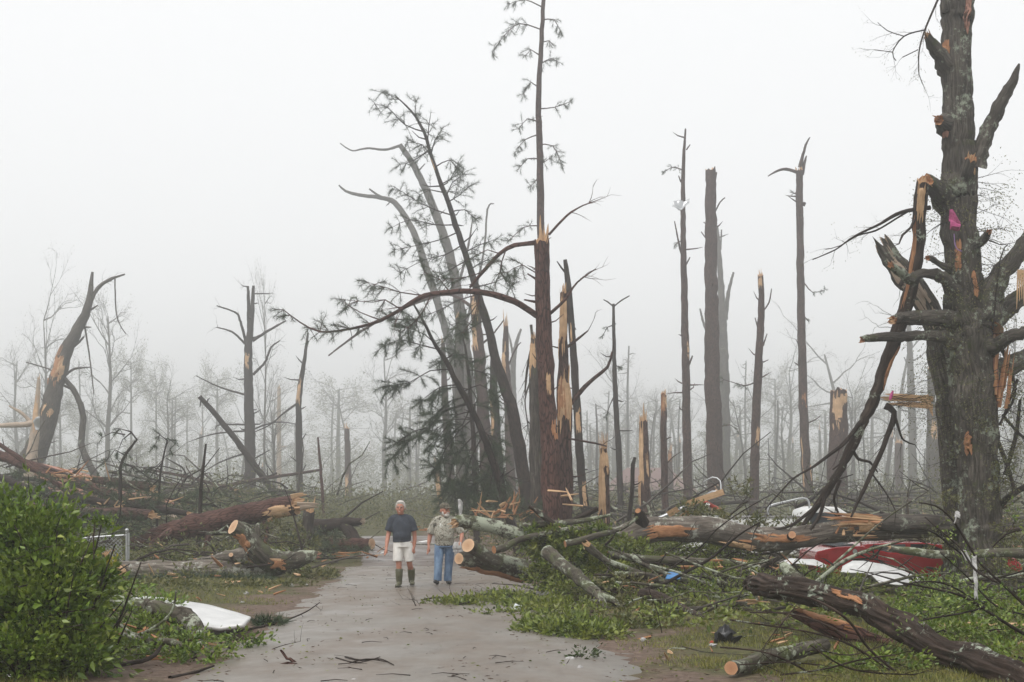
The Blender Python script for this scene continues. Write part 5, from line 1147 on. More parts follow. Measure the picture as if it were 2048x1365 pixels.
sheet('metal_sheet', 'crumpled grey sheet of metal caught high on a thin pine pole', 'sheet', [(1347, 405), (1356, 402), (1368, 406), (1379, 401)], [(1344, 415), (1358, 420), (1364, 420), (1378, 412)], 67.0, 66.6, 'galvanised', 1, .05, wob=.25)
sheet('pink_garment', 'pink garment snagged high on the great hardwood tree', 'clothing', [(1897, 430), (1903, 429), (1912, 436), (1921, 444)], [(1902, 462), (1910, 468), (1916, 468), (1920, 458)], 27.4, 27.3, 'cloth_pink', 2, .06, wob=.22)
mb = MB(); rt = root_at('purple_ribbon', 'thin purple strap trailing below the pink garment', 'ribbon', P(1908, 480, 27.3)[:]); pxtube(mb, [(1908, 468, 2), (1910, 490, 2), (1916, 500, 2), (1924, 503, 2)], 27.35, 0, 4, 0, .05); sub(mb, 'strap', 'cloth_purple', rt)
sheet('white_cloth', 'long white cloth strip hanging from a twig right of the red car', 'cloth', [(1941, 1118), (1946, 1121), (1951, 1118)], [(1951, 1196), (1953, 1190), (1956, 1197)], 15.9, 15.7, 'cloth_white', 3, .012, wob=.10, nu=8, nv=26)
sheet('white_cloth', 'twisted grey-white rag on the twig above the long cloth strip', 'cloth', [(1920, 1104), (1930, 1106), (1938, 1122)], [(1924, 1112), (1930, 1125), (1940, 1132)], 15.9, 15.8, 'cloth_white', 0, 0, wob=.08)
sheet('white_cloth', 'small white rag tied on a twig tip in front of the hardwood trunk', 'cloth', [(1906, 1041), (1910, 1039), (1915, 1042)], [(1906, 1063), (1910, 1053), (1916, 1056)], 15.6, 15.5, 'cloth_white', 2, .02, wob=.16)
sheet('white_cloth', 'white rag hung on the limb beside the man in camouflage', 'cloth', [(916, 1009), (920, 1007), (925, 1010)], [(919, 1030), (921, 1024), (923, 1029)], 28.0, 27.8, 'cloth_white', 2, .03, wob=.3)
sheet('white_streamer', 'thin white streamer hanging from a side branch between the pines', 'cloth', [(1182, 889), (1186, 889)], [(1187, 932), (1190, 930)], 42.3, 42.3, 'cloth_white', 0, 0, wob=.1, nu=4, nv=14)
sheet('blue_panel', 'flat bright blue board lying in the branches', 'board', [(1336, 1146), (1362, 1145)], [(1331, 1159), (1360, 1160)], 25.3, 24.7, 'blue_panel', 0, 0, .015, nu=6, nv=4, wob=.004)
sheet('sheet_of_paper', 'pale scrap of sheeting hanging on the broken trunk at far left', 'sheet', [(66, 842), (74, 838), (80, 836)], [(72, 862), (78, 858), (80, 850)], 66, 66, 'galvanised', 0, 0, wob=.2)
# white things on the far road
for lab, a, b, Y, r in (('thin white pipe lying on the far road between the men', (832, 1087), (856, 1083), 60, .05), ('white stick on the road edge left of the smiling man', (755, 1112), (768, 1105), 50, .035), ('short white scrap below the white stick', (745, 1115), (757, 1119), 48, .03)):
    q = P(*a, Y); rt = root_at('white_pipe', lab, 'pipe', q[:]); mb = MB(); mb.tube([q, P(*b, Y)], [r, r], 8); sub(mb, 'pipe', 'paint_white', rt)
def fence():
    Y = 37.5; root = root_at('chain_link_fence', 'bent chain-link fence piece with galvanised end post', 'fence', G(254, 1140)[:])
    mb = MB(); pxtube(mb, [(254, 1150, 6), (254, 1062, 6)], Y, 0, 10, 0, .2); po = sub(mb, 'post', 'galvanised', root)
    mb = MB(); mb.ball(P(254, 1061, Y), .055); sub(mb, 'post_cap', 'galvanised', root)
    mb = MB(); pxtube(mb, [(258, 1150, 3), (258, 1066, 3)], Y - .05, 0, 6, 0, .3); sub(mb, 'post', 'galvanised', root)
    for sp, dy in (([(140, 1090, 4), (156, 1079, 4), (200, 1074, 4), (252, 1071, 4)], 0), ([(176, 1083, 3), (200, 1070, 3)], 1)):
        mb = MB(); pxtube(mb, sp, Y + dy, 0, 8, 0, .2); sub(mb, 'rail', 'galvanised', root)
    mb = MB(); a0, a1 = P(146, 1140, Y + .05), P(252, 1140, Y + .05); w = a1.x - a0.x; h = .85; sp = .11
    zt = lambda x: CH - ((1088 - 16 * min(1, (x - a0.x) / .25) - (max(0, x - a0.x - .25) / w) * 3) - HY) / F * Y
    k = -int(h / sp)
    while k * sp < w:
        for s in (1, -1):
            x0 = a0.x + k * sp; x1 = x0 + h
            if s < 0: x0, x1 = x1, x0
            pts = []
            for t in range(9):
                f = t / 8; x = x0 + (x1 - x0) * f; z = .02 + h * f
                if a0.x <= x <= a1.x and z < zt(x): pts.append(Vector((x, Y + .05 + .06 * mn.noise(Vector((x * 2, z * 2, 0))), z)))
            if len(pts) > 1: mb.tube(pts, [.010] * len(pts), 3, cap=(False, False))
        k += 1
    sub(mb, 'wire_mesh', 'galvanised', root, 'stuff')
fence()
def house():
    HYd = 150; o = P(1210, 1000, HYd); g = gz(o.x + 3, HYd); root = root_at('house', 'low house with pinkish hip roof, faint in fog behind the pines', 'house', (o.x, HYd, g))
    w = 9.6; h = P(0, 984, HYd).z - g; hr = P(0, 934, HYd).z - g
    prism('wall', [(.2, -.3), (.2, h), (w - .2, h), (w - .2, -.3)], .3, 7.5, 'brick_wall', root, 0)
    mb = MB(); b = [(-.3, 0, h), (w + .3, 0, h), (w + .3, 7.8, h), (-.3, 7.8, h), (2.6, 3.6, hr), (w - 2.6, 3.6, hr)]
    mb.v = [Vector(p) for p in b]
    for f in ((0, 1, 5, 4), (1, 2, 5), (2, 3, 4, 5), (3, 0, 4), (3, 2, 1, 0)): mb.face(f, [(0, 0)] * len(f), 0, False)
    mb.build('roof', 'roof_pink', root)
    for x in (1.2, 3.4, 5.4):
        wdw = prism('window', [(x, h - 1.3), (x, h - .3), (x + 1.0, h - .3), (x + 1.0, h - 1.3)], .26, .31, 'paint_white', root, 0); prism('pane', [(x + .08, h - 1.22), (x + .08, h - .38), (x + .92, h - .38), (x + .92, h - 1.22)], .24, .262, 'glass_dark', wdw, 0)
house()
def collapsed_roof():
    root = root_at('collapsed_roof', 'collapsed roof of reddish boards sliding down behind the heap at far left', 'roof', P(180, 985, 56)[:]); rng = random.Random(12)
    A, B, D = P(60, 930, 58), P(325, 985, 55), P(100, 990, 52)
    e1 = (B - A); e2 = (D - A) * .9; nrm = e1.cross(e2).normalized()
    if nrm.z < 0: nrm = -nrm
    for k in range(9):
        f = (k + .5) / 9; s0, s1 = rng.uniform(-.03, .08), rng.uniform(.78, 1.0)
        c = A + e2 * f + e1 * (s0 + s1) / 2 + nrm * rng.uniform(0, .12)
        mb = MB(); mb.box(c, e1 * (s1 - s0) / 2 + Vector((0, 0, rng.uniform(-.1, .1))), e2 * (.5 / 9 * .9), nrm * .02); sub(mb, 'board', rng.choice(['wood_red', 'wood_red', 'wood_orange', 'shingle', 'wood_weathered']), root)
    for k in range(5):
        p = A + e1 * rng.random() + e2 * rng.random(); mb = MB(); d = Vector((rng.uniform(.5, 1), rng.uniform(-.3, .3), rng.uniform(-.35, .1))).normalized(); mb.box(p + nrm * .15, d * rng.uniform(.5, 1.2), d.cross(nrm).normalized() * .06, nrm * .03); sub(mb, 'rafter', 'wood_fresh', root)
collapsed_roof()

# ------------------------------------------------------------------ foliage near the camera
def sprigs(centers, per, rng, twist=.9, r=.06):
    pos, dr = [], []
    for p, d in centers:
        for _ in range(per):
            q = (d + jitter(rng, twist)); pos.append((p + q * r * rng.random())[:]); dr.append(q[:])
    return pos, dr
def bush():
    rng = random.Random(41); root = root_at('leafy_bush', 'dense bright green bush filling the bottom left corner', 'bush', (P(60, 1300, 14.6).x, 14.6, 0))
    lobes = [(P(30, 1120, 14.9), (.72, .8, .66)), (P(105, 1165, 14.6), (.45, .7, .46)), (P(-70, 1150, 15), (.7, .9, .72)), (P(60, 1230, 14.2), (.72, .7, .5)), (P(170, 1185, 14.7), (.30, .45, .30)), (P(70, 1075, 15.0), (.26, .4, .22)), (P(10, 1050, 15), (.30, .4, .26)), (P(150, 1300, 14.1), (.40, .4, .26)), (P(30, 1320, 13.8), (.6, .5, .32))]
    mb = MB(); tips = []
    for c, r in lobes:
        n = int(620 * r[0] * r[2] / .3)
        for _ in range(n):
            d = jitter(rng, 1).normalized(); s = rng.uniform(.5, 1.06) if rng.random() < .8 else rng.uniform(.95, 1.4)
            if mn.noise(d * 2.1 + c * 1.7) < -.18: s *= .72
            p = c + Vector((d.x * r[0], d.y * r[1], d.z * r[2])) * s
            if p.z < .05 or p.y > c.y + .55 * r[1]: continue
            tips.append((p, (d + Vector((0, -.2, .35))).normalized()))
    for p, d in rng.sample(tips, 330):
        q = p - d * rng.uniform(.15, .45) + Vector((0, .1, -.1)); mb.tube([q, (p + q) / 2 + jitter(rng, .03), p], [.007, .005, .003], 4, cap=(False, False))
    for k in range(26):
        a = Vector((P(60, 0, 14.6).x + rng.uniform(-.8, .6), 14.6 + rng.uniform(-.3, .4), 0)); b = a + Vector((rng.uniform(-.6, .7), rng.uniform(-.5, .4), rng.uniform(.6, 1.6))); mb.tube([a, a.lerp(b, .5) + jitter(rng, .12), b], [.016, .012, .006], 6, cap=(False, False))
    sub(mb, 'twigs', 'bark_dark', root, 'stuff')
    pos, dr = sprigs(tips, 7, rng, .85, .10); L = np.array(root.location)
    tag(leaves('leaves', np.array(pos) - L, dr, np.random.default_rng(4).choice([.045, .06, .08, .105], len(pos)), 'leaf_bright', root, .5, .25), kind='stuff')
    pos, dr = sprigs([(P(215 + rng.gauss(0, 10), 1140 + rng.gauss(0, 9), 16.5), Vector((0, -.3, .6))) for _ in range(50)], 7, rng); tag(leaves('yellow_leaves', np.array(pos) - L, dr, .05, 'leaf_yellow', root, .5), kind='stuff')
    mb = MB()         # long bare shoots sticking out
    for sp in ([(60, 1240, 3), (130, 1225, 3), (190, 1218, 2)], [(0, 1255, 4), (80, 1250, 3), (170, 1262, 2)], [(20, 1290, 3), (110, 1260, 3), (200, 1245, 2)], [(130, 1250, 4), (140, 1190, 3), (148, 1145, 1)], [(30, 1120, 2), (90, 1095, 2), (130, 1090, 1)], [(0, 1180, 3), (60, 1170, 3), (110, 1158, 1)], [(40, 1330, 3), (120, 1320, 3), (190, 1335, 2)], [(160, 1130, 3), (178, 1090, 2), (190, 1060, 1)], [(188, 1118, 3), (187, 1080, 3), (190, 1045, 2)]): pxtube(mb, sp, 13.9, rng.uniform(-.2, .3), 5, 0, .1)
    sub(mb, 'shoots', 'bark_log', root, 'stuff')
    sp = [(P(200 + rng.gauss(0, 12), 1048 + rng.gauss(0, 7), 14.2), Vector((rng.uniform(-.5, .8), -.2, .5))) for _ in range(30)] + [(P(40 + rng.gauss(0, 5), 1000 + 12 * rng.random() - 18 * rng.random(), 14.6), Vector((0, 0, 1))) for _ in range(14)]
    pos, dr = sprigs(sp, 5, rng); tag(leaves('sprig_leaves', np.array(pos) - L, dr, .05, 'leaf_bright', root, .5), kind='stuff')
bush()
def leaf_heap(name, label, blobs, mat, size, seed, per=7, cat='foliage', aspect=.52, up=-.05, group=None, twigs=True):
    "a leafy broken bough: blobs = (px, py, Y, rx, ry, rz metres, sprigs)"
    rng = random.Random(seed); c0 = P(blobs[0][0], blobs[0][1], blobs[0][2]); root = root_at(name, label, cat, (c0.x, c0.y, max(0.0, gz(c0.x, c0.y))), group)
    tips = []; mb = MB()
    for px, py, Y, rx, ry, rz, n in blobs:
        c = P(px, py, Y)
        for _ in range(n):
            d = jitter(rng, 1).normalized(); s = rng.uniform(.35, 1.1) ** .6
            p = c + Vector((d.x * rx, d.y * ry, d.z * rz)) * s
            p.z = max(p.z, gz(p.x, p.y) + .02)
            tips.append((p, (d * .6 + jitter(rng, .9) + Vector((0, -.2, up))).normalized()))
        if twigs:
            for _ in range(max(3, n // 8)):
                p, d = rng.choice(tips[-n:]); q = p.lerp(c, rng.uniform(.3, .8)); mb.tube([q, p.lerp(q, .5) + jitter(rng, .04), p], [.010, .007, .004], 4, cap=(False, False))
    if twigs: sub(mb, 'twigs', 'bark_dark', root, 'stuff')
    pos, dr = sprigs(tips, per, rng, .8, .10)
    tag(leaves('leaves', np.array(pos) - np.array(root.location), dr, size, mat, root, aspect, .2), kind='stuff'); return root
leaf_heap('leafy_bough', 'dark green leafy bough heaped over the two-pronged sawn trunk', [(1120, 1085, 27.3, .75, .5, .28, 210), (1190, 1080, 27.5, .5, .5, .25, 120), (1150, 1130, 27.2, .75, .6, .4, 240), (1210, 1150, 27, .6, .6, .3, 150), (1100, 1070, 27.4, .45, .4, .2, 90), (1080, 1150, 27, .3, .4, .2, 40), (1250, 1110, 27.8, .5, .5, .3, 120), (1160, 1180, 26, .7, .7, .2, 120)], 'leaf_mid', 0.091, 51, 11)
leaf_heap('leafy_bough', 'flat heap of fresh green leaves at the right road edge, nearest the camera', [(1080, 1262, 19.4, .35, .6, .07, 110), (1140, 1265, 19.0, .5, .6, .12, 170), (1200, 1268, 18.8, .4, .6, .10, 120), (1110, 1242, 20.5, .6, .7, .07, 100)], 'leaf_mid', 0.075, 52, 10)
leaf_heap('leafy_bough', 'flat heap of green leaves lapping the road right of the man in camouflage', [(900, 1212, 24.6, .5, .7, .05, 90), (960, 1210, 24.8, .7, .9, .09, 150), (1020, 1200, 25.5, .5, .9, .12, 130), (1070, 1212, 24, .6, .9, .10, 130), (1120, 1222, 22.9, .8, .8, .10, 150), (1000, 1228, 22.4, .5, .4, .04, 40)], 'leaf_mid', 0.075, 53, 10)
leaf_heap('leafy_bough', 'green foliage strewn below the sloping forked limb', [(1230, 1180, 25, .7, .8, .2, 130), (1290, 1215, 23.6, .7, .8, .14, 130), (1200, 1250, 20.8, .5, .6, .08, 90), (1280, 1250, 20.5, .6, .8, .08, 100), (1350, 1222, 22.6, .7, .7, .12, 100)], 'leaf_dull', 0.075, 54, 10)
leaf_heap('leafy_bough', 'soft green foliage under the middle of the large fallen trunk', [(1380, 1095, 30.0, .9, .5, .22, 160), (1450, 1110, 29.5, .8, .5, .2, 120), (1330, 1100, 30, .5, .4, .2, 70), (1330, 1130, 27.6, .7, .6, .15, 90), (1450, 1150, 25.5, .8, .8, .15, 120), (1420, 1185, 24.5, .9, .8, .15, 120)], 'leaf_mid', 0.064, 55, 10)
leaf_heap('leafy_bough', 'pale green foliage in front of the white pickup', [(1420, 1032, 31.4, .4, .3, .2, 60), (1385, 1022, 32.4, .35, .3, .2, 50), (1480, 1045, 30.6, .6, .3, .15, 60), (1560, 1050, 30.4, .7, .4, .15, 60), (1480, 975, 34, .35, .3, .2, 30), (1640, 1058, 30.2, .6, .3, .1, 30)], 'leaf_dull', 0.075, 56, 9)
leaf_heap('leafy_bough', 'leafy green shoots in front of the small folded white sheet', [(1640, 1160, 25.4, .4, .4, .22, 80), (1690, 1180, 24.6, .5, .4, .2, 80), (1580, 1180, 24.6, .5, .4, .15, 60), (1520, 1165, 25.6, .4, .4, .15, 50)], 'leaf_mid', 0.081, 57, 10, aspect=.3)
leaf_heap('leafy_bough', 'drooping fresh leaves in front of the red car door', [(1840, 1195, 20.6, .4, .3, .1, 34), (1880, 1158, 22.6, .4, .3, .08, 26), (1930, 1190, 20.8, .45, .3, .1, 34), (1850, 1225, 18.4, .5, .4, .12, 60), (1780, 1240, 17.6, .3, .3, .1, 30), (1920, 1215, 18.6, .5, .4, .1, 50), (1840, 1165, 23, .3, .3, .06, 14)], 'leaf_bright', 0.064, 58, 10, aspect=.45, up=-.4)
leaf_heap('leafy_bough', 'bright leaves beside the lower end of the dark foreground trunk', [(1990, 1205, 18.4, .6, .4, .16, 70), (2030, 1240, 17.4, .4, .4, .14, 50), (1960, 1262, 16.8, .5, .4, .08, 50), (1900, 1262, 16.6, .4, .3, .08, 40), (2020, 1310, 14.6, .3, .3, .06, 30), (1700, 1330, 14.6, .3, .3, .05, 30), (1800, 1320, 14.9, .4, .3, .06, 40)], 'leaf_bright', 0.064, 59, 10)
leaf_heap('leafy_bough', 'mossy green foliage around the foot of the great hardwood tree', [(1880, 1080, 28, .3, .3, .3, 40), (2020, 1100, 27.4, .4, .3, .3, 60), (2020, 1060, 27.6, .3, .3, .3, 40), (1900, 1010, 27.8, .2, .2, .3, 25), (2010, 950, 28, .2, .2, .4, 30), (1990, 1150, 26.8, .6, .4, .2, 70)], 'leaf_dull', 0.059, 60, 9)
leaf_heap('leafy_bough', 'green leaves mixed with splinters under the hooked mossy limb', [(300, 1262, 17.2, .5, .4, .14, 90), (350, 1290, 16.4, .4, .3, .10, 70), (260, 1240, 17.6, .3, .3, .2, 50), (400, 1310, 15.8, .35, .4, .07, 60), (240, 1300, 15.8, .4, .4, .1, 60), (480, 1280, 17.4, .4, .4, .05, 40), (320, 1205, 19.6, .4, .4, .08, 40), (250, 1180, 18.5, .3, .3, .15, 40)], 'leaf_bright', 0.064, 61, 10)
leaf_heap('leafy_bough', 'brush of green leaves in front of the long dark fallen pine', [(350, 1110, 39.5, 1.0, .7, .35, 130), (400, 1112, 39, 1.0, .6, .15, 80), (300, 1120, 38.5, .8, .6, .3, 80), (560, 1070, 42, .9, .6, .5, 130), (590, 1090, 41, .8, .6, .3, 80), (620, 1150, 34, .7, .8, .1, 60)], 'leaf_dull', .10, 62, 6)
leaf_heap('leafy_bough', 'low weeds along the left road edge below the pale grey trunk', [(300, 1176, 30, 1.0, .8, .05, 80), (420, 1174, 30, 1.2, .8, .05, 90), (540, 1172, 30.5, 1.0, .8, .05, 70), (640, 1150, 34, .6, 1.2, .05, 60), (240, 1180, 29, .8, .8, .15, 60)], 'leaf_dull', 0.086, 63, 9, twigs=False)

def needle_heap(label, blobs, seed, size=.22, k=14, mat='needle', group=None):
    rng = random.Random(seed); c0 = P(*blobs[0][:3]); root = root_at('pine_bough', label, 'foliage', (c0.x, c0.y, max(0.0, gz(c0.x, c0.y))), group); pos, dr = [], []; mb = MB()
    for px, py, Y, rx, ry, rz, n in blobs:
        c = P(px, py, Y)
        for _ in range(n):
            d = jitter(rng, 1).normalized(); p = c + Vector((d.x * rx, d.y * ry, d.z * rz)) * rng.uniform(.2, 1.05) ** .6; p.z = max(p.z, gz(p.x, p.y) + .03)
            pos.append((p - Vector(root.location))[:]); dr.append((d + jitter(rng, .6))[:])
            if rng.random() < .12: mb.tube([c.lerp(p, .4), c.lerp(p, .7) + jitter(rng, .06), p], [.015, .011, .006], 4, cap=(False, False))
    sub(mb, 'twigs', 'bark_dark', root, 'stuff'); tag(needles('needles', pos, dr, size, mat, root, k, .013, .9), kind='stuff')
needle_heap('dark green pine boughs draped over the heap at far left', [(120, 1000, 46, 1.4, .9, .6, 220), (200, 985, 47, 1.1, .8, .6, 170), (60, 970, 48, 1.2, .8, .5, 150), (270, 1010, 45, 1.0, .8, .5, 130), (160, 1040, 43, 1.4, .7, .4, 160), (20, 1010, 46, 1, .8, .5, 100), (250, 1050, 42, .8, .6, .4, 100)], 71)
needle_heap('pine boughs lying between the long dark fallen pine and the bare stem', [(350, 1010, 46, 1.2, .8, .5, 120), (420, 1000, 50, 1.4, 1, .5, 110), (300, 1000, 48, .9, .8, .5, 80), (520, 1000, 56, 1.5, 1, .5, 90)], 72)
needle_heap('pine needles heaped beside the torn log by the road', [(650, 1075, 45, .8, .6, .35, 110), (600, 1085, 44, .8, .6, .35, 110), (640, 1100, 43, .9, .6, .2, 80), (720, 1100, 44, .5, .5, .12, 40)], 73)
needle_heap('pine boughs under the pale grey trunk by the fence', [(330, 1164, 32.6, 1.2, .4, .08, 90), (420, 1162, 32.8, 1.0, .4, .08, 70), (500, 1160, 32.6, .7, .4, .06, 40)], 74)
needle_heap('torn pine boughs at the feet of the pines right of the road', [(1000, 1010, 45, 1.2, .8, .4, 120), (1060, 1020, 43, .9, .6, .3, 70), (950, 1000, 48, .9, .8, .6, 110), (920, 1030, 46, .8, .8, .3, 80)], 75)
needle_heap('tuft of pine needles by the twigs at the left road edge', [(540, 1245, 20.6, .28, .35, .08, 50)], 76, .16, 16)
# ------------------------------------------------------------------ splintered wood, sticks and brush
def splinter_burst(label, px, py, Y, n, L, seed, mat='wood_orange', up=.5, name='splintered_wood'):
    rng = random.Random(seed); root = root_at(name, label, 'wood', P(px, py, Y)[:])
    for _ in range(n):
        mb = MB(); d = Vector((rng.gauss(.2, .6), rng.uniform(-.5, .5), abs(rng.gauss(.1, .9)) * up - .05)); mb.shard(P(px, py, Y) + Vector((rng.gauss(0, L * .75), rng.uniform(-.5, .5) * L, rng.gauss(0, .12) * L)), d, L * rng.uniform(.2, 1.0), .055 * rng.uniform(.4, 1.3) * (L + .4), .03 * (L + .3), jitter(rng, 1)); sub(mb, 'splinter', mat if rng.random() < .7 else 'wood_fresh', root)
splinter_burst('burst of orange splinters at the foot of the leaning pines', 1020, 1025, 43, 18, .8, 1, up=1.2)
splinter_burst('orange splinters left of the thick red-brown pine', 985, 1035, 43.5, 14, .8, 2, up=.7)
splinter_burst('pale split boards leaning on the thick red-brown pine', 1065, 1005, 40.5, 7, 1.1, 3, 'wood_fresh', .15)
splinter_burst('orange wood chips heaped by the far road at left', 690, 1108, 43, 14, .6, 4, up=.15)
splinter_burst('splintered wood beneath the large fallen trunk, right of the blue board', 1450, 1135, 26.8, 14, .6, 5, up=.2)
splinter_burst('fresh splinters below the hooked mossy limb', 380, 1290, 16.4, 10, .28, 6, up=.3)
splinter_burst('splinters on the brush behind the hooked mossy limb', 260, 1265, 16.8, 7, .25, 7, up=.4)
splinter_burst('orange slabs lying between the lichened branches', 1270, 1172, 25.4, 9, .7, 8, up=.12)
splinter_burst('pale splinters around the broken tip of the dark foreground trunk', 1498, 1200, 20.8, 6, .4, 9, 'wood_fresh', .2)
splinter_burst('orange splinters beside the broken trunk at far left', 150, 955, 50, 14, 1.0, 10, up=.4)
splinter_burst('scattered pale splinters on the fallen trunks at left', 240, 1010, 44.5, 8, .7, 11, 'wood_fresh', .5)
splinter_burst('torn bark and chips behind the left-hand log by the far road', 860, 1060, 58, 9, .8, 12, up=.3)
splinter_burst('splinters right of the tall dark trunk stump near the pickup', 1690, 1070, 29.0, 6, .6, 13, up=.3)
def stick(label, spec, Y, bark_='bark_dark', twigs=0, seed=0, name='twig'):
    rng = random.Random(seed + 900); p = P(spec[0][0], spec[0][1], Y if isinstance(Y, (int, float)) else Y[0]); root = root_at(name, label, 'twig', p[:]); mb = MB(); r = pxtube(mb, spec, Y, 0, 6, .12, .08, seed); tips = []
    for _ in range(twigs): k = r[rng.randrange(len(r) // 5, len(r))]; grow(mb, k[0], (k[1] + jitter(rng, .8) + Vector((0, 0, .2))).normalized(), rng.uniform(.15, .45), .006, 1, rng, tips, .7, .02, 4, 3, 2)
    sub(mb, 'stem', bark_, root)
stick('forked bare stick standing on the road at lower left', [(592, 1328, 9), (580, 1318, 7), (574, 1318, 6), (566, 1306, 6), (561, 1300, 4)], 15.4, 'bark_pine_red', 0, 1)
stick('flat fork of the bare stick lying at lower left of the road', [(594, 1330, 7), (575, 1326, 5), (557, 1330, 3)], 15.2, 'bark_pine_red', 0, 2)
for i, sp in enumerate(([(668, 1318, 4), (700, 1322, 4), (740, 1334, 3), (790, 1330, 2)], [(672, 1320, 4), (710, 1330, 4), (735, 1326, 3), (760, 1318, 2)], [(690, 1316, 3), (720, 1322, 4), (760, 1320, 3), (788, 1332, 2)], [(700, 1326, 3), (735, 1318, 3), (775, 1324, 2)])):
    Yv = F * CH / (1328 - HY); p = P(sp[0][0], sp[0][1], Yv)
    if i == 0: vine = root_at('vine_bundle', 'loose bundle of dark vines lying in the middle of the road', 'vines', p[:])
    mb = MB(); pts = [G(a, b + 4 * i - 6, .03 + .01 * i) for a, b, c in sp]; mb.tube(pts, [c * .5 * 15 / F for a, b, c in sp], 6, step=.05); sub(mb, 'vine', 'bark_dark', vine)
stick('dark twiggy branch reaching onto the road beside the leaf heap', [(1030, 1190, 6), (960, 1192, 6), (905, 1196, 5), (865, 1196, 4), (838, 1203, 3)], (25.8, 25.4), 'bark_dark', 9, 3, 'fallen_branch')
stick('second twiggy shoot at the tip of the leaf heap on the road', [(940, 1205, 5), (890, 1215, 4), (845, 1220, 3), (830, 1210, 2)], (24.2, 24.0), 'bark_dark', 5, 4, 'fallen_branch')
stick('bare wet shoot arching from the left brush onto the road', [(440, 1270, 6), (500, 1258, 5), (560, 1245, 4), (610, 1225, 3), (640, 1205, 2)], (18.4, 23.2), 'bark_dark', 3, 5)
stick('thin shoot lying along the left grass edge to the road', [(440, 1285, 5), (470, 1300, 4), (510, 1302, 4), (575, 1300, 2)], (17.2, 16.8), 'bark_dark', 2, 6)
stick('grey forked branch lying in the left brush', [(240, 1250, 8), (275, 1270, 7), (330, 1240, 6), (348, 1212, 5), (352, 1180, 3)], 16.6, 'bark_lichen', 3, 7)
def sapling(label, specs, Y, seed, leafn=0, mat='bark_dark', tw=4):
    rng = random.Random(seed); root = root_at('bare_sapling', label, 'branch', G(specs[0][0][0], max(1240, specs[0][0][1]))[:]); tips = []
    for sp in specs:
        mb = MB(); r = pxtube(mb, sp, (Y + rng.uniform(-.5, .5), Y + rng.uniform(-.8, .8)), 0, 6, .1, .08, rng.random() * 9)
        for _ in range(tw): k = r[rng.randrange(len(r) // 4, len(r))]; grow(mb, k[0], (k[1] + jitter(rng, .7)).normalized(), rng.uniform(.15, .5), .0045, 1, rng, tips, .6, .03, 3, 3, 2)
        sub(mb, 'branch', mat, root)
    if leafn: leaf_cluster(root, rng.sample(tips, min(len(tips), leafn)), 5, .055, 'leaf_bright', .05)
sapling('wet bare sapling sprawled over the grass in front of the dark trunk', [
    [(1540, 1185, 7), (1600, 1192, 6), (1650, 1210, 6), (1700, 1245, 6), (1740, 1300, 5), (1800, 1350, 6), (1850, 1380, 6)], [(1460, 1240, 4), (1540, 1252, 4), (1620, 1265, 4), (1700, 1290, 5), (1780, 1340, 5)],
    [(1440, 1295, 4), (1520, 1303, 4), (1580, 1325, 5), (1640, 1360, 5)], [(1500, 1225, 3), (1580, 1228, 4), (1640, 1245, 4), (1690, 1270, 4)], [(1480, 1330, 3), (1560, 1325, 3), (1640, 1330, 3)],
    [(1560, 1350, 4), (1640, 1340, 4), (1720, 1320, 4), (1790, 1310, 3)], [(1470, 1365, 5), (1560, 1360, 5), (1660, 1370, 5)], [(1620, 1290, 3), (1680, 1330, 4), (1740, 1345, 4), (1830, 1350, 3)],
    [(1590, 1215, 3), (1560, 1250, 3), (1530, 1290, 2)], [(1640, 1300, 3), (1700, 1310, 3), (1770, 1290, 2)]], 14.0, 5, 30, 'bark_log', 5)
sapling('bare arching sapling with white rags at the right edge', [
    [(1838, 1006, 3), (1870, 1012, 4), (1900, 1035, 4), (1925, 1070, 5), (1955, 1120, 5), (2000, 1165, 6), (2060, 1220, 7)], [(1850, 1035, 3), (1880, 1060, 4), (1920, 1095, 4), (1950, 1140, 5), (1995, 1165, 5)],
    [(1820, 1058, 3), (1860, 1062, 4), (1900, 1090, 4), (1930, 1115, 4)], [(1800, 1165, 4), (1870, 1178, 5), (1930, 1195, 6), (2000, 1240, 7), (2060, 1275, 8)], [(1765, 1185, 2), (1830, 1165, 3), (1890, 1168, 4), (1950, 1200, 4)],
    [(1790, 1260, 3), (1850, 1240, 4), (1920, 1228, 4), (1970, 1215, 4)], [(1985, 1095, 3), (2010, 1070, 4), (2040, 1060, 4)], [(1880, 1105, 2), (1930, 1150, 3), (1990, 1210, 4), (2050, 1230, 4)]], 15.8, 6, 60, 'bark_dark', 5)
sapling('tangle of thin grey stems below the large fallen trunk', [
    [(1330, 1105, 5), (1380, 1125, 5), (1450, 1150, 5), (1520, 1165, 4)], [(1300, 1130, 5), (1370, 1150, 5), (1430, 1175, 4)], [(1400, 1190, 6), (1460, 1196, 7), (1510, 1186, 6), (1560, 1172, 4)], [(1500, 1140, 5), (1540, 1155, 5), (1600, 1160, 4)],
    [(1260, 1165, 6), (1320, 1172, 7), (1390, 1180, 6)], [(1330, 1210, 6), (1400, 1225, 7), (1480, 1220, 6), (1520, 1195, 5)], [(1520, 1230, 6), (1560, 1240, 6), (1600, 1228, 4)], [(1430, 1150, 5), (1470, 1135, 5), (1530, 1120, 3)]], 23.8, 7, 0, 'bark_lichen', 2)
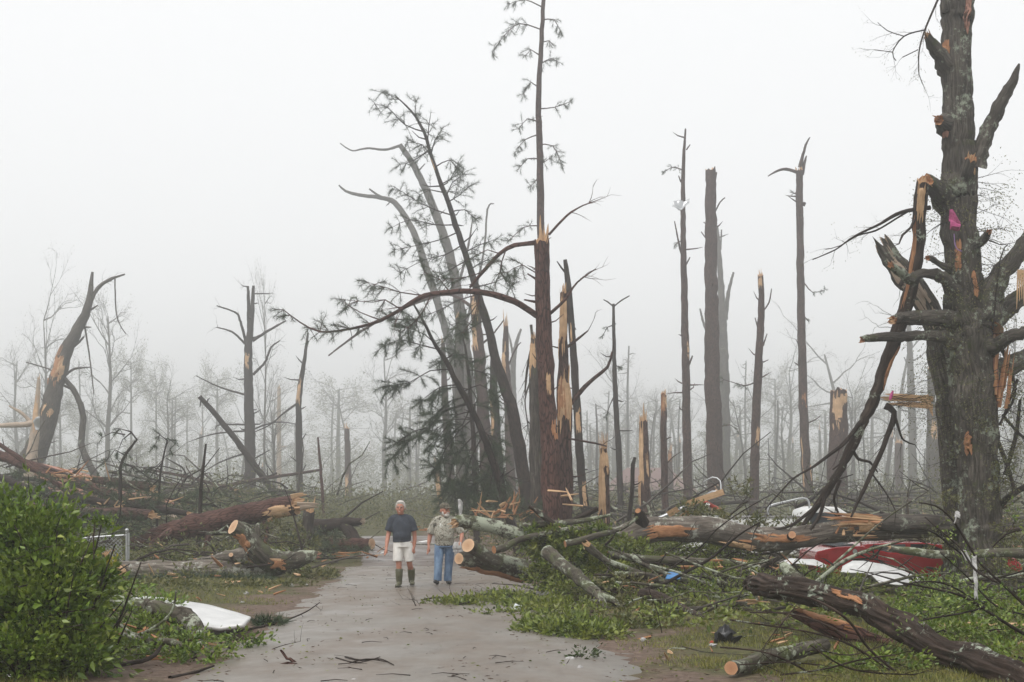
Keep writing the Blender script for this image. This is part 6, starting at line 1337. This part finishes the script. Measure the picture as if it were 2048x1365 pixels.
# thick scatter of sticks and brush: uncountable, one object each
def tri_noise(x, y): return .5 + .5 * nz(x, y, .28, 31)
def brushwood():
    rng = random.Random(99); mb = MB()
    def lay(x0, x1, y0, y1, n, Lr, rr, hz, curl=.3):
        k = 0
        while k < n:
            y = rng.uniform(y0, y1); x = rng.uniform(x0, x1) * (y / y1 if x1 - x0 > 30 else 1)
            if abs(x - road_x(y)) < 2.6 + .4 * rng.random(): continue
            if y < 24 and x > 0 and rng.random() < .5: k += 1; continue
            k += 1; z = gz(x, y); p = Vector((x, y, z + rng.random() ** 2 * hz)); d = Vector((rng.uniform(-1, 1), rng.uniform(-1, 1), rng.uniform(-.15, .5) * rng.random())).normalized()
            L = rng.uniform(*Lr); r = rng.uniform(*rr); pts = [p]; q = p.copy()
            for s in range(4):
                d = (d + jitter(rng, curl) + Vector((0, 0, -.04))).normalized(); q = q + d * L / 4; q.z = max(q.z, gz(q.x, q.y) + r); pts.append(q.copy())
            mb.tube(pts, [r, r * .85, r * .7, r * .5, r * .3], 5 if y < 40 else 4, rng.randrange(3), cap=(False, False))
    lay(1.5, 13, 21, 28.3, 260, (.4, 2.0), (.008, .03), .25); lay(1.5, 13, 30, 42, 380, (.4, 2.6), (.008, .04), .6); lay(1.6, 8, 16, 25, 110, (.3, 1.2), (.004, .014), .12); lay(-7, -4.2, 15, 22, 60, (.3, 1.0), (.004, .012), .15)
    lay(-18, -4.4, 33, 60, 520, (.6, 3.0), (.01, .04), .9); lay(-60, 60, 46, 130, 1500, (1.0, 5.0), (.015, .07), 1.8, .35)
    for _ in range(210):                          # stout limbs heaped right of the road
        y = rng.uniform(24.5, 33); x = rng.uniform(1.4, .37 * y)
        if (5.2 < x < 11 and y < 29.6 and rng.random() < .85) or (x > 1.9 and 27.5 < y < 29.8): continue
        p = Vector((x, y, gz(x, y) + .08 + rng.random() ** 1.6 * (.7 if y > 30 or x < 1.9 else .28))); a_ = rng.uniform(-.7, .7) + (PI if rng.random() < .5 else 0); d = Vector((math.cos(a_), math.sin(a_) * .7, rng.uniform(-.25, .35))); L = rng.uniform(.8, 3.2); r = rng.uniform(.015, .055)
        pts = [p]; q = p.copy()
        for s in range(5): d = (d + jitter(rng, .28)).normalized(); q = q + d * L / 5; q.z = max(q.z, gz(q.x, q.y) + r); pts.append(q.copy())
        if min(abs(w.x - road_x(w.y)) for w in pts) < 2.4: continue
        mb.tube(pts, [r, r * .95, r * .85, r * .7, r * .55, r * .3], 7, rng.choice((0, 2, 2, 2)), .15, rng.random() * 9, .2, cap=(False, False))
        for w in pts[2:]:
            if rng.random() < .6: e_ = jitter(rng, 1).normalized(); mb.tube([w, w + e_ * .2 + jitter(rng, .05), w + e_ * rng.uniform(.3, .7)], [r * .4, r * .3, .004], 4, 0, cap=(False, False))
    for _ in range(70):                          # small twigs dropped on the road
        y = 13.5 + 30 * rng.random() ** 1.5; x = road_x(y) + rng.uniform(-2, 2); z = base_z(y) + .022; a_ = rng.uniform(0, PI); L = rng.uniform(.08, .35); dx, dy = math.cos(a_) * L, math.sin(a_) * L
        mb.tube([Vector((x, y, z)), Vector((x + dx * .5 + rng.uniform(-.03, .03), y + dy * .5, z + .012)), Vector((x + dx, y + dy, z))], [.005, .004, .002], 4, 0, cap=(False, False))
    o = mb.build('brushwood', ['bark_dark', 'bark_grey', 'bark_lichen']); tag(o, 'tangle of broken sticks and brush strewn on both sides of the road', kind='stuff')
brushwood()
def wood_chips():
    rng = random.Random(7); mb = MB()
    for _ in range(620):
        y = rng.choice((rng.uniform(15, 45), rng.uniform(30, 80))); x = rng.uniform(-.42, .42) * y
        if abs(x - road_x(y)) < 2.6: continue
        L = rng.uniform(.06, .3) * (1 if y < 28 else 1.6); p = Vector((x, y, gz(x, y) + .02 + rng.random() ** 3 * (.6 if y > 24 else .06)))
        mb.shard(p, Vector((rng.uniform(-1, 1), rng.uniform(-1, 1), rng.uniform(-.1, .4))), L, L * .18, L * .08, jitter(rng, 1), rng.randrange(2))
    tag(mb.build('wood_chips', ['wood_fresh', 'wood_orange']), 'pale wood chips and bark scattered over the ground', kind='stuff')
wood_chips()
def undergrowth():
    rng = np.random.default_rng(3); rr = random.Random(3); pos, dr, sz = [], [], []
    def clump(x, y, r, h, n, s):
        z = gz(x, y)
        a = rng.normal(size=(n, 3)); p = np.stack([x + a[:, 0] * r * .5, y + a[:, 1] * r * .5, z + np.abs(a[:, 2]) * h * .5 + .05], 1); d = a * np.array([.6, .6, .3]) + rng.normal(size=(n, 3)) * .6 + np.array([0, -.1, .5])
        pos.append(p); dr.append(d); sz.append(np.full(n, s))
    for _ in range(1100):
        y = rr.uniform(46, 170); x = rr.uniform(-.44, .44) * y
        if (abs(x - road_x(y)) < 3.0 and y < 66) or tri_noise(x, y) < .36: continue
        clump(x, y, rr.uniform(.6, 1.8), rr.uniform(.4, 2.2) * (1 if y > 60 else .6), 36, .16 * y / 60)
    for _ in range(420):
        y = rr.uniform(40, 85); x = road_x(y) + rr.choice((-1, 1)) * rr.uniform(2.7, 8)
        clump(x, y, rr.uniform(.5, 1.2), rr.uniform(.3, 1.0), 34, .12)
    for _ in range(520):
        y = rr.uniform(62, 125); x = rr.uniform(-17, 7)
        if abs(x - road_x(y)) < 2.4 and y < 68: continue
        clump(x, y, rr.uniform(.6, 1.6), rr.uniform(.4, 1.5), 40, .13)
    for _ in range(260):
        y = rr.uniform(26, 46); x = rr.uniform(-.42, .42) * y
        if abs(x - road_x(y)) < 3.0 or tri_noise(x, y) < .4 or (6 < x < 12 and y < 31): continue
        clump(x, y, rr.uniform(.4, .9), rr.uniform(.15, .5), 30, .10)
    p = np.concatenate(pos); o = leaves('undergrowth', p, np.concatenate(dr), np.concatenate(sz), 'leaf_dull', None, .5)
    tag(o, 'green undergrowth spreading back into the fog', kind='stuff')
undergrowth()
def fallen_foliage():
    rr = random.Random(61); tips = []
    for _ in range(1500):
        y = rr.uniform(19, 40); x = rr.uniform(1.8, .40 * y)
        if tri_noise(x * 1.7, y * 1.7) < .40 or (5.6 < x < 12 and 22 < y < 31 and rr.random() < .9): continue
        tips.append((Vector((x, y, gz(x, y) + .03 + abs(rr.gauss(0, .12)))), jitter(rr, 1).normalized()))
    for _ in range(700):
        y = rr.uniform(36, 46); x = rr.uniform(-.36 * y, road_x(y) - 3.2)
        if tri_noise(x * 1.7, y * 1.7) < .42: continue
        tips.append((Vector((x, y, gz(x, y) + .03 + abs(rr.gauss(0, .2)))), jitter(rr, 1).normalized()))
    pos, dr = sprigs(tips, 7, rr, .9, .16); tag(leaves('fallen_foliage', pos, dr, .10, 'leaf_mid', None, .5), 'torn green foliage strewn through the debris', kind='stuff')
fallen_foliage()
def distant_wood():
    rng = np.random.default_rng(8); rr = random.Random(8); pos, dr, sz = [], [], []
    for _ in range(2600):
        y = rr.uniform(240, 445); x = rr.uniform(-.42, .42) * y
        if abs(x - road_x(y)) < 5 and y < 230: continue
        k = .5 + .5 * nz(x, y, .03, 9); h = (4 + 19 * k * rr.random()) * (.6 + .4 * y / 430); n = 70
        a = rng.normal(size=(n, 3)); p = np.stack([x + a[:, 0] * 1.6, y + a[:, 1] * 1.6, gz(x, y) + rng.random(n) ** .8 * h], 1)
        pos.append(p); dr.append(rng.normal(size=(n, 3)) + np.array([0, 0, .6])); sz.append(np.full(n, .36))
    tag(leaves('distant_wood', np.concatenate(pos), np.concatenate(dr), np.concatenate(sz), 'leaf_dull', None, .5), 'far-off wood lost in the fog', kind='stuff')
distant_wood()
def grass():
    rng = np.random.default_rng(5); rr = random.Random(5); P_, D_, S_ = [], [], []
    n = 0
    while n < 36000:
        y = 12.5 + 26 * rr.random() ** 1.7; x = rr.uniform(-.40, .42) * y; e = abs(x - road_x(y)) - 2.3
        if e < .12 or e < .9 * rr.random(): continue
        if .5 + .5 * nz(x, y, .6, 17) < (.30 if x > 0 else .40) + .28 * (1 - sm(.2, 1.4, e)): continue
        n += 1; P_.append((x, y, gz(x, y) - .01)); D_.append((rr.uniform(-.6, .6), rr.uniform(-.6, .6), 1)); S_.append(rr.uniform(.04, .105))
    P3, D3 = np.repeat(np.array(P_), 3, 0), np.repeat(np.array(D_), 3, 0); M = len(P3)
    P3[:, :2] += rng.normal(size=(M, 2)) * .03; D3 = unit(D3 + rng.normal(size=(M, 3)) * .45 * np.array([1, 1, .2])); L = np.repeat(np.array(S_), 3)[:, None] * rng.uniform(.6, 1.2, (M, 1))
    sd = unit(np.cross(D3, rng.normal(size=(M, 3)))) * .0055
    v = np.stack([P3 - sd, P3 + sd, P3 + D3 * L], 1).reshape(-1, 3)
    o = poly_mesh('grass', v, np.arange(M * 3).reshape(-1, 3), 'grass'); tag(o, 'short wet grass on the verges', kind='stuff')
grass()
def litter():
    rr = random.Random(15); rng = np.random.default_rng(15); pos, dr = [], []
    for _ in range(5200):
        y = 13 + 40 * rr.random() ** 1.6; x = road_x(y) + rr.gauss(0, 2.6)
        e = abs(x - road_x(y)); z = max(gz(x, y), base_z(y) + .013 if e < 2.45 else -9) + .006
        if e < 1.9 and (rr.random() < .5 or tri_noise(x * 3.3, y * 2.2) < .5): continue
        pos.append((x, y, z)); dr.append((rr.uniform(-1, 1), rr.uniform(-1, 1), rr.uniform(-.02, .12)))
    pos, dr = np.array(pos), np.array(dr); k = int(len(pos) * .72)
    tag(leaves('leaf_litter', pos[:k], dr[:k], .065, 'litter_brown', None, .16, .06, rng), 'brown bark crumbs and needles scattered over road and verges', kind='stuff')
    tag(leaves('green_litter', pos[k:], dr[k:], .05, 'leaf_mid', None, .35, .1, rng), 'torn green leaf scraps scattered over road and verges', kind='stuff')
litter()
# small rubbish
def blob_item(name, label, cat, px, py, r, mat, seed=1, Y=None, rough=.5):
    p = G(px, py); p.z += r[2] * .7
    if Y: p = P(px, py, Y)
    rt = root_at(name, label, cat, p[:]); mb = MB(); mb.ball(Vector((0, 0, 0)), r, 0, 14, 10, rough, seed); mb.build('shell', mat, rt); return rt
bag = blob_item('black_bag', 'crumpled black plastic bag on the grass', 'bag', 1450, 1286, (.11, .09, .12), 'black_plastic', 3, rough=1.1)
mb = MB()
for k in range(5): mb.shard(Vector((-.05 + .03 * k, -.05, -.06)), Vector((-.3 + .2 * k, -.3, -.6 if k % 2 else .5)), .16, .08, .02, Vector((1, 0, 0)))
mb.build('bag_folds', 'black_plastic', bag)
blob_item('red_rag', 'small red rag beside the black plastic bag', 'cloth', 1424, 1284, (.03, .03, .02), 'cloth_red', 2)
blob_item('plastic_bag', 'clear plastic bag half buried in the leaves by the road', 'bag', 1034, 1222, (.09, .08, .08), 'plastic_clear', 5)
for i, (px, py, lab) in enumerate([(1180, 1245, 'white paper scrap on the leaf heap below the forked limb'), (1287, 1280, 'white wrapper lying on the grass right of the leaf heap'), (1140, 1318, 'white cup scrap in the clump of litter on the right road edge'), (1160, 1336, 'white paper piece flat on the right road edge'), (485, 1205, 'crushed white can on the mud at left'), (493, 1190, 'white scrap beside the crushed can at left'), (583, 1172, 'white paper on the weeds by the left verge'), (613, 1170, 'grey-white scrap right of the paper on the left verge'), (708, 1362, 'white stick-like scrap at the bottom edge of the road'), (1630, 1302, 'pale wrapper in the grass below the dark trunk'), (1425, 1294, 'pinkish white scrap in front of the black bag'), (22, 1362, 'tin can lying at the bottom left corner')]):
    p = G(px, py); rt = root_at('litter_scrap', lab, 'litter', p[:]); mb = MB(); rr_ = random.Random(i)
    mb.ball(Vector((0, 0, .02)), (.03 + .03 * rr_.random(), .03, .015 + .02 * rr_.random()), 0, 10, 7, 1.0, i * 3.1); mb.build('scrap', 'cloth_white' if i != 11 else 'chrome', rt)
leaf_heap('litter_clump', 'small clump of leaves and rubbish on the right edge of the road', [(1165, 1312, 16.0, .16, .18, .03, 28)], 'leaf_dark', .06, 66, 5, cat='litter')

# ------------------------------------------------------------------ trees lost in the fog
def copy_tree(o, parent=None):
    c = o.copy(); COL.objects.link(c); c.parent = parent
    for ch in o.children: copy_tree(ch, c)
    return c
def fog_proto(kind, seed):
    rng = random.Random(seed); root = thing('fog_tree', '', 'tree'); mb = MB(); tips = []; h = 10.0
    def tr(pts, rad, jag=0): 
        m = MB(); r = m.tube(pts, rad, 8, 0, .12, seed, .6, jag=(0, jag)); m.build('trunk', 'bark_grey' if kind != 'pole' else 'bark_dark', root); return r
    if kind == 'bare':
        r = tr([Vector((0, 0, -.5)), Vector((.1, 0, 3)), Vector((-.1, 0, 6)), Vector((.1, .1, 9.5))], [.22, .18, .12, .03])
        for k in range(16): i = rng.randrange(len(r) // 3, len(r)); th = rng.uniform(0, 2 * PI); grow(mb, r[i][0], Vector((math.cos(th), math.sin(th) * .7, rng.uniform(.4, 1.2))).normalized(), rng.uniform(1.2, 2.6), .05, 3, rng, tips, .7, -.02, 4, 3, 3)
    elif kind == 'leafy':
        r = tr([Vector((0, 0, -.5)), Vector((.05, 0, 4)), Vector((0, 0, 8.5))], [.2, .15, .05])
        for k in range(22): i = rng.randrange(len(r) // 3, len(r)); th = rng.uniform(0, 2 * PI); grow(mb, r[i][0], Vector((math.cos(th), math.sin(th), rng.uniform(.1, .9))).normalized(), rng.uniform(1.0, 2.0), .04, 2, rng, tips, .7, .0, 4, 3, 3)
    elif kind == 'pole':
        r = tr([Vector((0, 0, -.5)), Vector((.08, 0, 3.5)), Vector((0, .05, 7)), Vector((.15, 0, 10))], [.2, .17, .13, .09], .35)
        for k in range(14): i = rng.randrange(3, len(r)); th = rng.uniform(0, 2 * PI); d = Vector((math.cos(th), math.sin(th), rng.uniform(-.2, .6))); mb.tube([r[i][0], r[i][0] + d * .5 + jitter(rng, .1), r[i][0] + d * rng.uniform(.6, 1.3)], [.045, .03, .01], 4)
    elif kind == 'fork':
        r = tr([Vector((0, 0, -.5)), Vector((.2, 0, 3.5)), Vector((.5, 0, 6)), Vector((1.2, 0, 9))], [.22, .18, .12, .05], .3)
        for k in range(9): i = rng.randrange(len(r) // 3, len(r)); th = rng.uniform(0, 2 * PI); grow(mb, r[i][0], Vector((math.cos(th), math.sin(th) * .6, rng.uniform(.2, .9))).normalized(), rng.uniform(1.4, 3.0), .06, 2, rng, tips, .6, .03, 4, 4, 2)
    elif kind == 'stub':
        r = tr([Vector((0, 0, -.5)), Vector((.05, 0, 2)), Vector((0, .05, 5))], [.22, .2, .16], .3)
        m = MB(); splinters(m, r[-1][0], r[-1][1], .16, 1.0, 8, rng); m.build('splintered_top', 'wood_fresh', root)
    if mb.v: mb.build('branches', 'bark_grey', root)['kind'] = 'stuff'
    if kind in ('leafy', 'bare'):
        pos, dr = [], []
        for p, d in tips:
            for _ in range(11 if kind == 'leafy' else 2): pos.append((p + jitter(rng, .4))[:]); dr.append((d + jitter(rng, .8))[:])
        tag(leaves('leaves', pos, dr, .12 if kind == 'leafy' else .07, 'leaf_dull', root, .5), kind='stuff')
    return root
PROTO = {k: [fog_proto(k, 10 * i + j) for j in range(2)] for i, k in enumerate(('bare', 'leafy', 'pole', 'fork', 'stub'))}
NAT = {'bare': 10.6, 'leafy': 9.6, 'pole': 10.3, 'fork': 10, 'stub': 5.6}; USED = set()
def fog_tree(kind, px, top, Y, label, group=None, width=1.0, lean=0.0, v=None):
    rng = random.Random(px * 7 + top); pr = PROTO[kind][rng.randrange(2) if v is None else v]
    first = pr.name not in USED; USED.add(pr.name); o = pr if first else copy_tree(pr)
    x = (px - 1024) / F * Y; g = gz(x, Y); H = P(px, top, Y).z - g; s = H / NAT[kind]
    o.location = (x, Y, g); o.scale = (s * width * (1 if rng.random() < .5 else -1), s * width, s); o.rotation_euler = (0, lean, rng.uniform(-.5, .5))
    tag(o, label, 'tree', group); return o
for k, px, top, Y, lab, w in [
    ('bare', 218, 590, 165, 'tall feathery bare tree fading in fog right of the leaning broken tree', .75), ('bare', 32, 690, 190, 'faint feathery tree at the left edge', .8), ('leafy', 312, 722, 170, 'faint leafy tree left of the upright bare tree', .5), ('leafy', 435, 730, 175, 'pale leafy tree directly left of the upright bare tree', .75),
    ('leafy', 678, 752, 215, 'round pale leafy crown in the fog left of the men', 1.3), ('bare', 770, 690, 200, 'faint spreading bare tree left of the bowed pine', .8), ('bare', 530, 545, 190, 'ghostly thin tree top right of the upright bare tree', .3), ('fork', 700, 790, 170, 'dim forked bare tree above the road end', .9),
    ('fork', 1690, 688, 150, 'faint spreading broken tree right of the tall pine with one bough', 1.2), ('bare', 1290, 780, 190, 'faint bare tree above the pink-roofed house', .8), ('bare', 1580, 715, 185, 'faint twiggy tree behind the tall pine with one bough', .9), ('pole', 1255, 690, 160, 'ghostly straight pole right of the slender tree', .6),
    ('bare', 1230, 700, 180, 'faint arching bare tree behind the slender tree', .9), ('leafy', 1550, 730, 200, 'faint leafy crown behind the crooked pine', .7), ('fork', 1790, 640, 150, 'faint leaning tree left of the twin hardwood stems', .8), ('bare', 2030, 600, 120, 'bare twiggy tree behind the hardwood limbs at the right edge', .7),
    ('pole', 1490, 720, 170, 'ghostly pole left of the crooked pine', .5), ('pole', 160, 720, 180, 'thin faint pole between the leaning tree and the feathery tree', .5), ('leafy', 120, 780, 150, 'low pale leafy tree behind the leaning broken tree', .8), ('bare', 90, 600, 210, 'very faint tall tree behind the leaning broken tree', .6), ('leafy', 262, 690, 185, 'faint thin-crowned tree between two feathery trees', .5)]:
    fog_tree(k, px, top, min(Y * 1.75, 30.0 * F / (HY - top)), lab, None, w)
for px, top, Y, w in ((55, 815, 270, 1.3), (175, 800, 300, 1.1), (345, 775, 290, 1.0), (590, 830, 310, 1.3), (820, 790, 280, 1.2), (1180, 830, 300, 1.3), (1320, 800, 310, 1.2), (1480, 790, 300, 1.1), (1650, 800, 290, 1.3), (1745, 770, 310, 1.2), (1980, 740, 250, 1.2), (2040, 800, 280, 1.3)):
    fog_tree('leafy', px, top, Y, 'broad leafy crown reduced to a pale shape by the fog', 'pale leafy crowns at the back of the fog', w)
rng = random.Random(2024)
for i in range(150):
    kind = rng.choice(['pole', 'stub', 'pole', 'bare', 'fork', 'stub', 'leafy', 'pole', 'bare']); Y = rng.uniform(150, 400); px = rng.uniform(-60, 2110); top = {'pole': rng.uniform(780, 910), 'stub': rng.uniform(850, 950), 'bare': rng.uniform(760, 890), 'fork': rng.uniform(780, 890), 'leafy': rng.uniform(830, 920)}[kind]
    Y = min(Y, 30.0 * F / (HY - top))
    if abs((px - 1024) / F * Y - road_x(Y)) < 4: continue
    lab = {'pole': 'bare trunk standing dim in the fog behind the broken pines', 'stub': 'short snapped stump dim in the distant fog', 'bare': 'twiggy bare tree dissolving in the distant fog', 'fork': 'broken forked tree dim in the distant fog', 'leafy': 'low leafy tree dim in the distant fog'}[kind]
    fog_tree(kind, px, top, Y, lab, 'distant ' + {'pole': 'trunks', 'stub': 'stumps', 'bare': 'bare trees', 'fork': 'forked trees', 'leafy': 'leafy trees'}[kind] + ' in the fog', rng.uniform(.6, 1.0), rng.gauss(0, .06) if kind != 'fork' else rng.gauss(0, .12))
# trunks lying about in the middle distance
rng = random.Random(303)
GL = 'weathered trunk lying in the tangle beyond the road bend'
for i in range(34):
    Y = rng.uniform(50, 105); px = rng.uniform(0, 2048); x = (px - 1024) / F * Y; L = rng.uniform(3, 8); a = rng.uniform(-.5, .5) + (PI if rng.random() < .5 else 0)
    d = Vector((math.cos(a), math.sin(a), rng.uniform(-.02, .22))); p = Vector((x, Y, gz(x, Y) + rng.uniform(.2, .8)))
    if min(abs(p.x + d.x * L * t - road_x(Y + d.y * L * t)) for t in (0, .5, 1)) < 3: continue
    r = rng.uniform(.09, .2); rt = root_at('fallen_tree', GL, 'tree', p[:], 'trunks lying in the middle distance'); mb = MB()
    g = mb.tube([p, p + d * L * .5 + Vector((0, 0, rng.uniform(-.1, .25))), p + d * L], [r, r * .85, r * .6], 9, 0, .14, i, .4, jag=(.15, .15), capmat=1)
    sub(mb, 'trunk', [rng.choice(['bark_pine', 'bark_grey', 'bark_dark']), 'wood_fresh'], rt)
    mb = MB(); splinters(mb, p, -d, r, r * 3, 7, rng); sub(mb, 'splintered_end', 'wood_fresh', rt)
    for _ in range(3): mb = MB(); k = g[rng.randrange(2, len(g))]; e = Vector((rng.uniform(-.6, .6), rng.uniform(-.6, .3), rng.uniform(.2, 1))).normalized(); mb.tube([k[0], k[0] + e * .6 + jitter(rng, .1), k[0] + e * rng.uniform(.9, 2.0) + jitter(rng, .2)], [.045, .03, .01], 5); sub(mb, 'branch', 'bark_dark', rt)
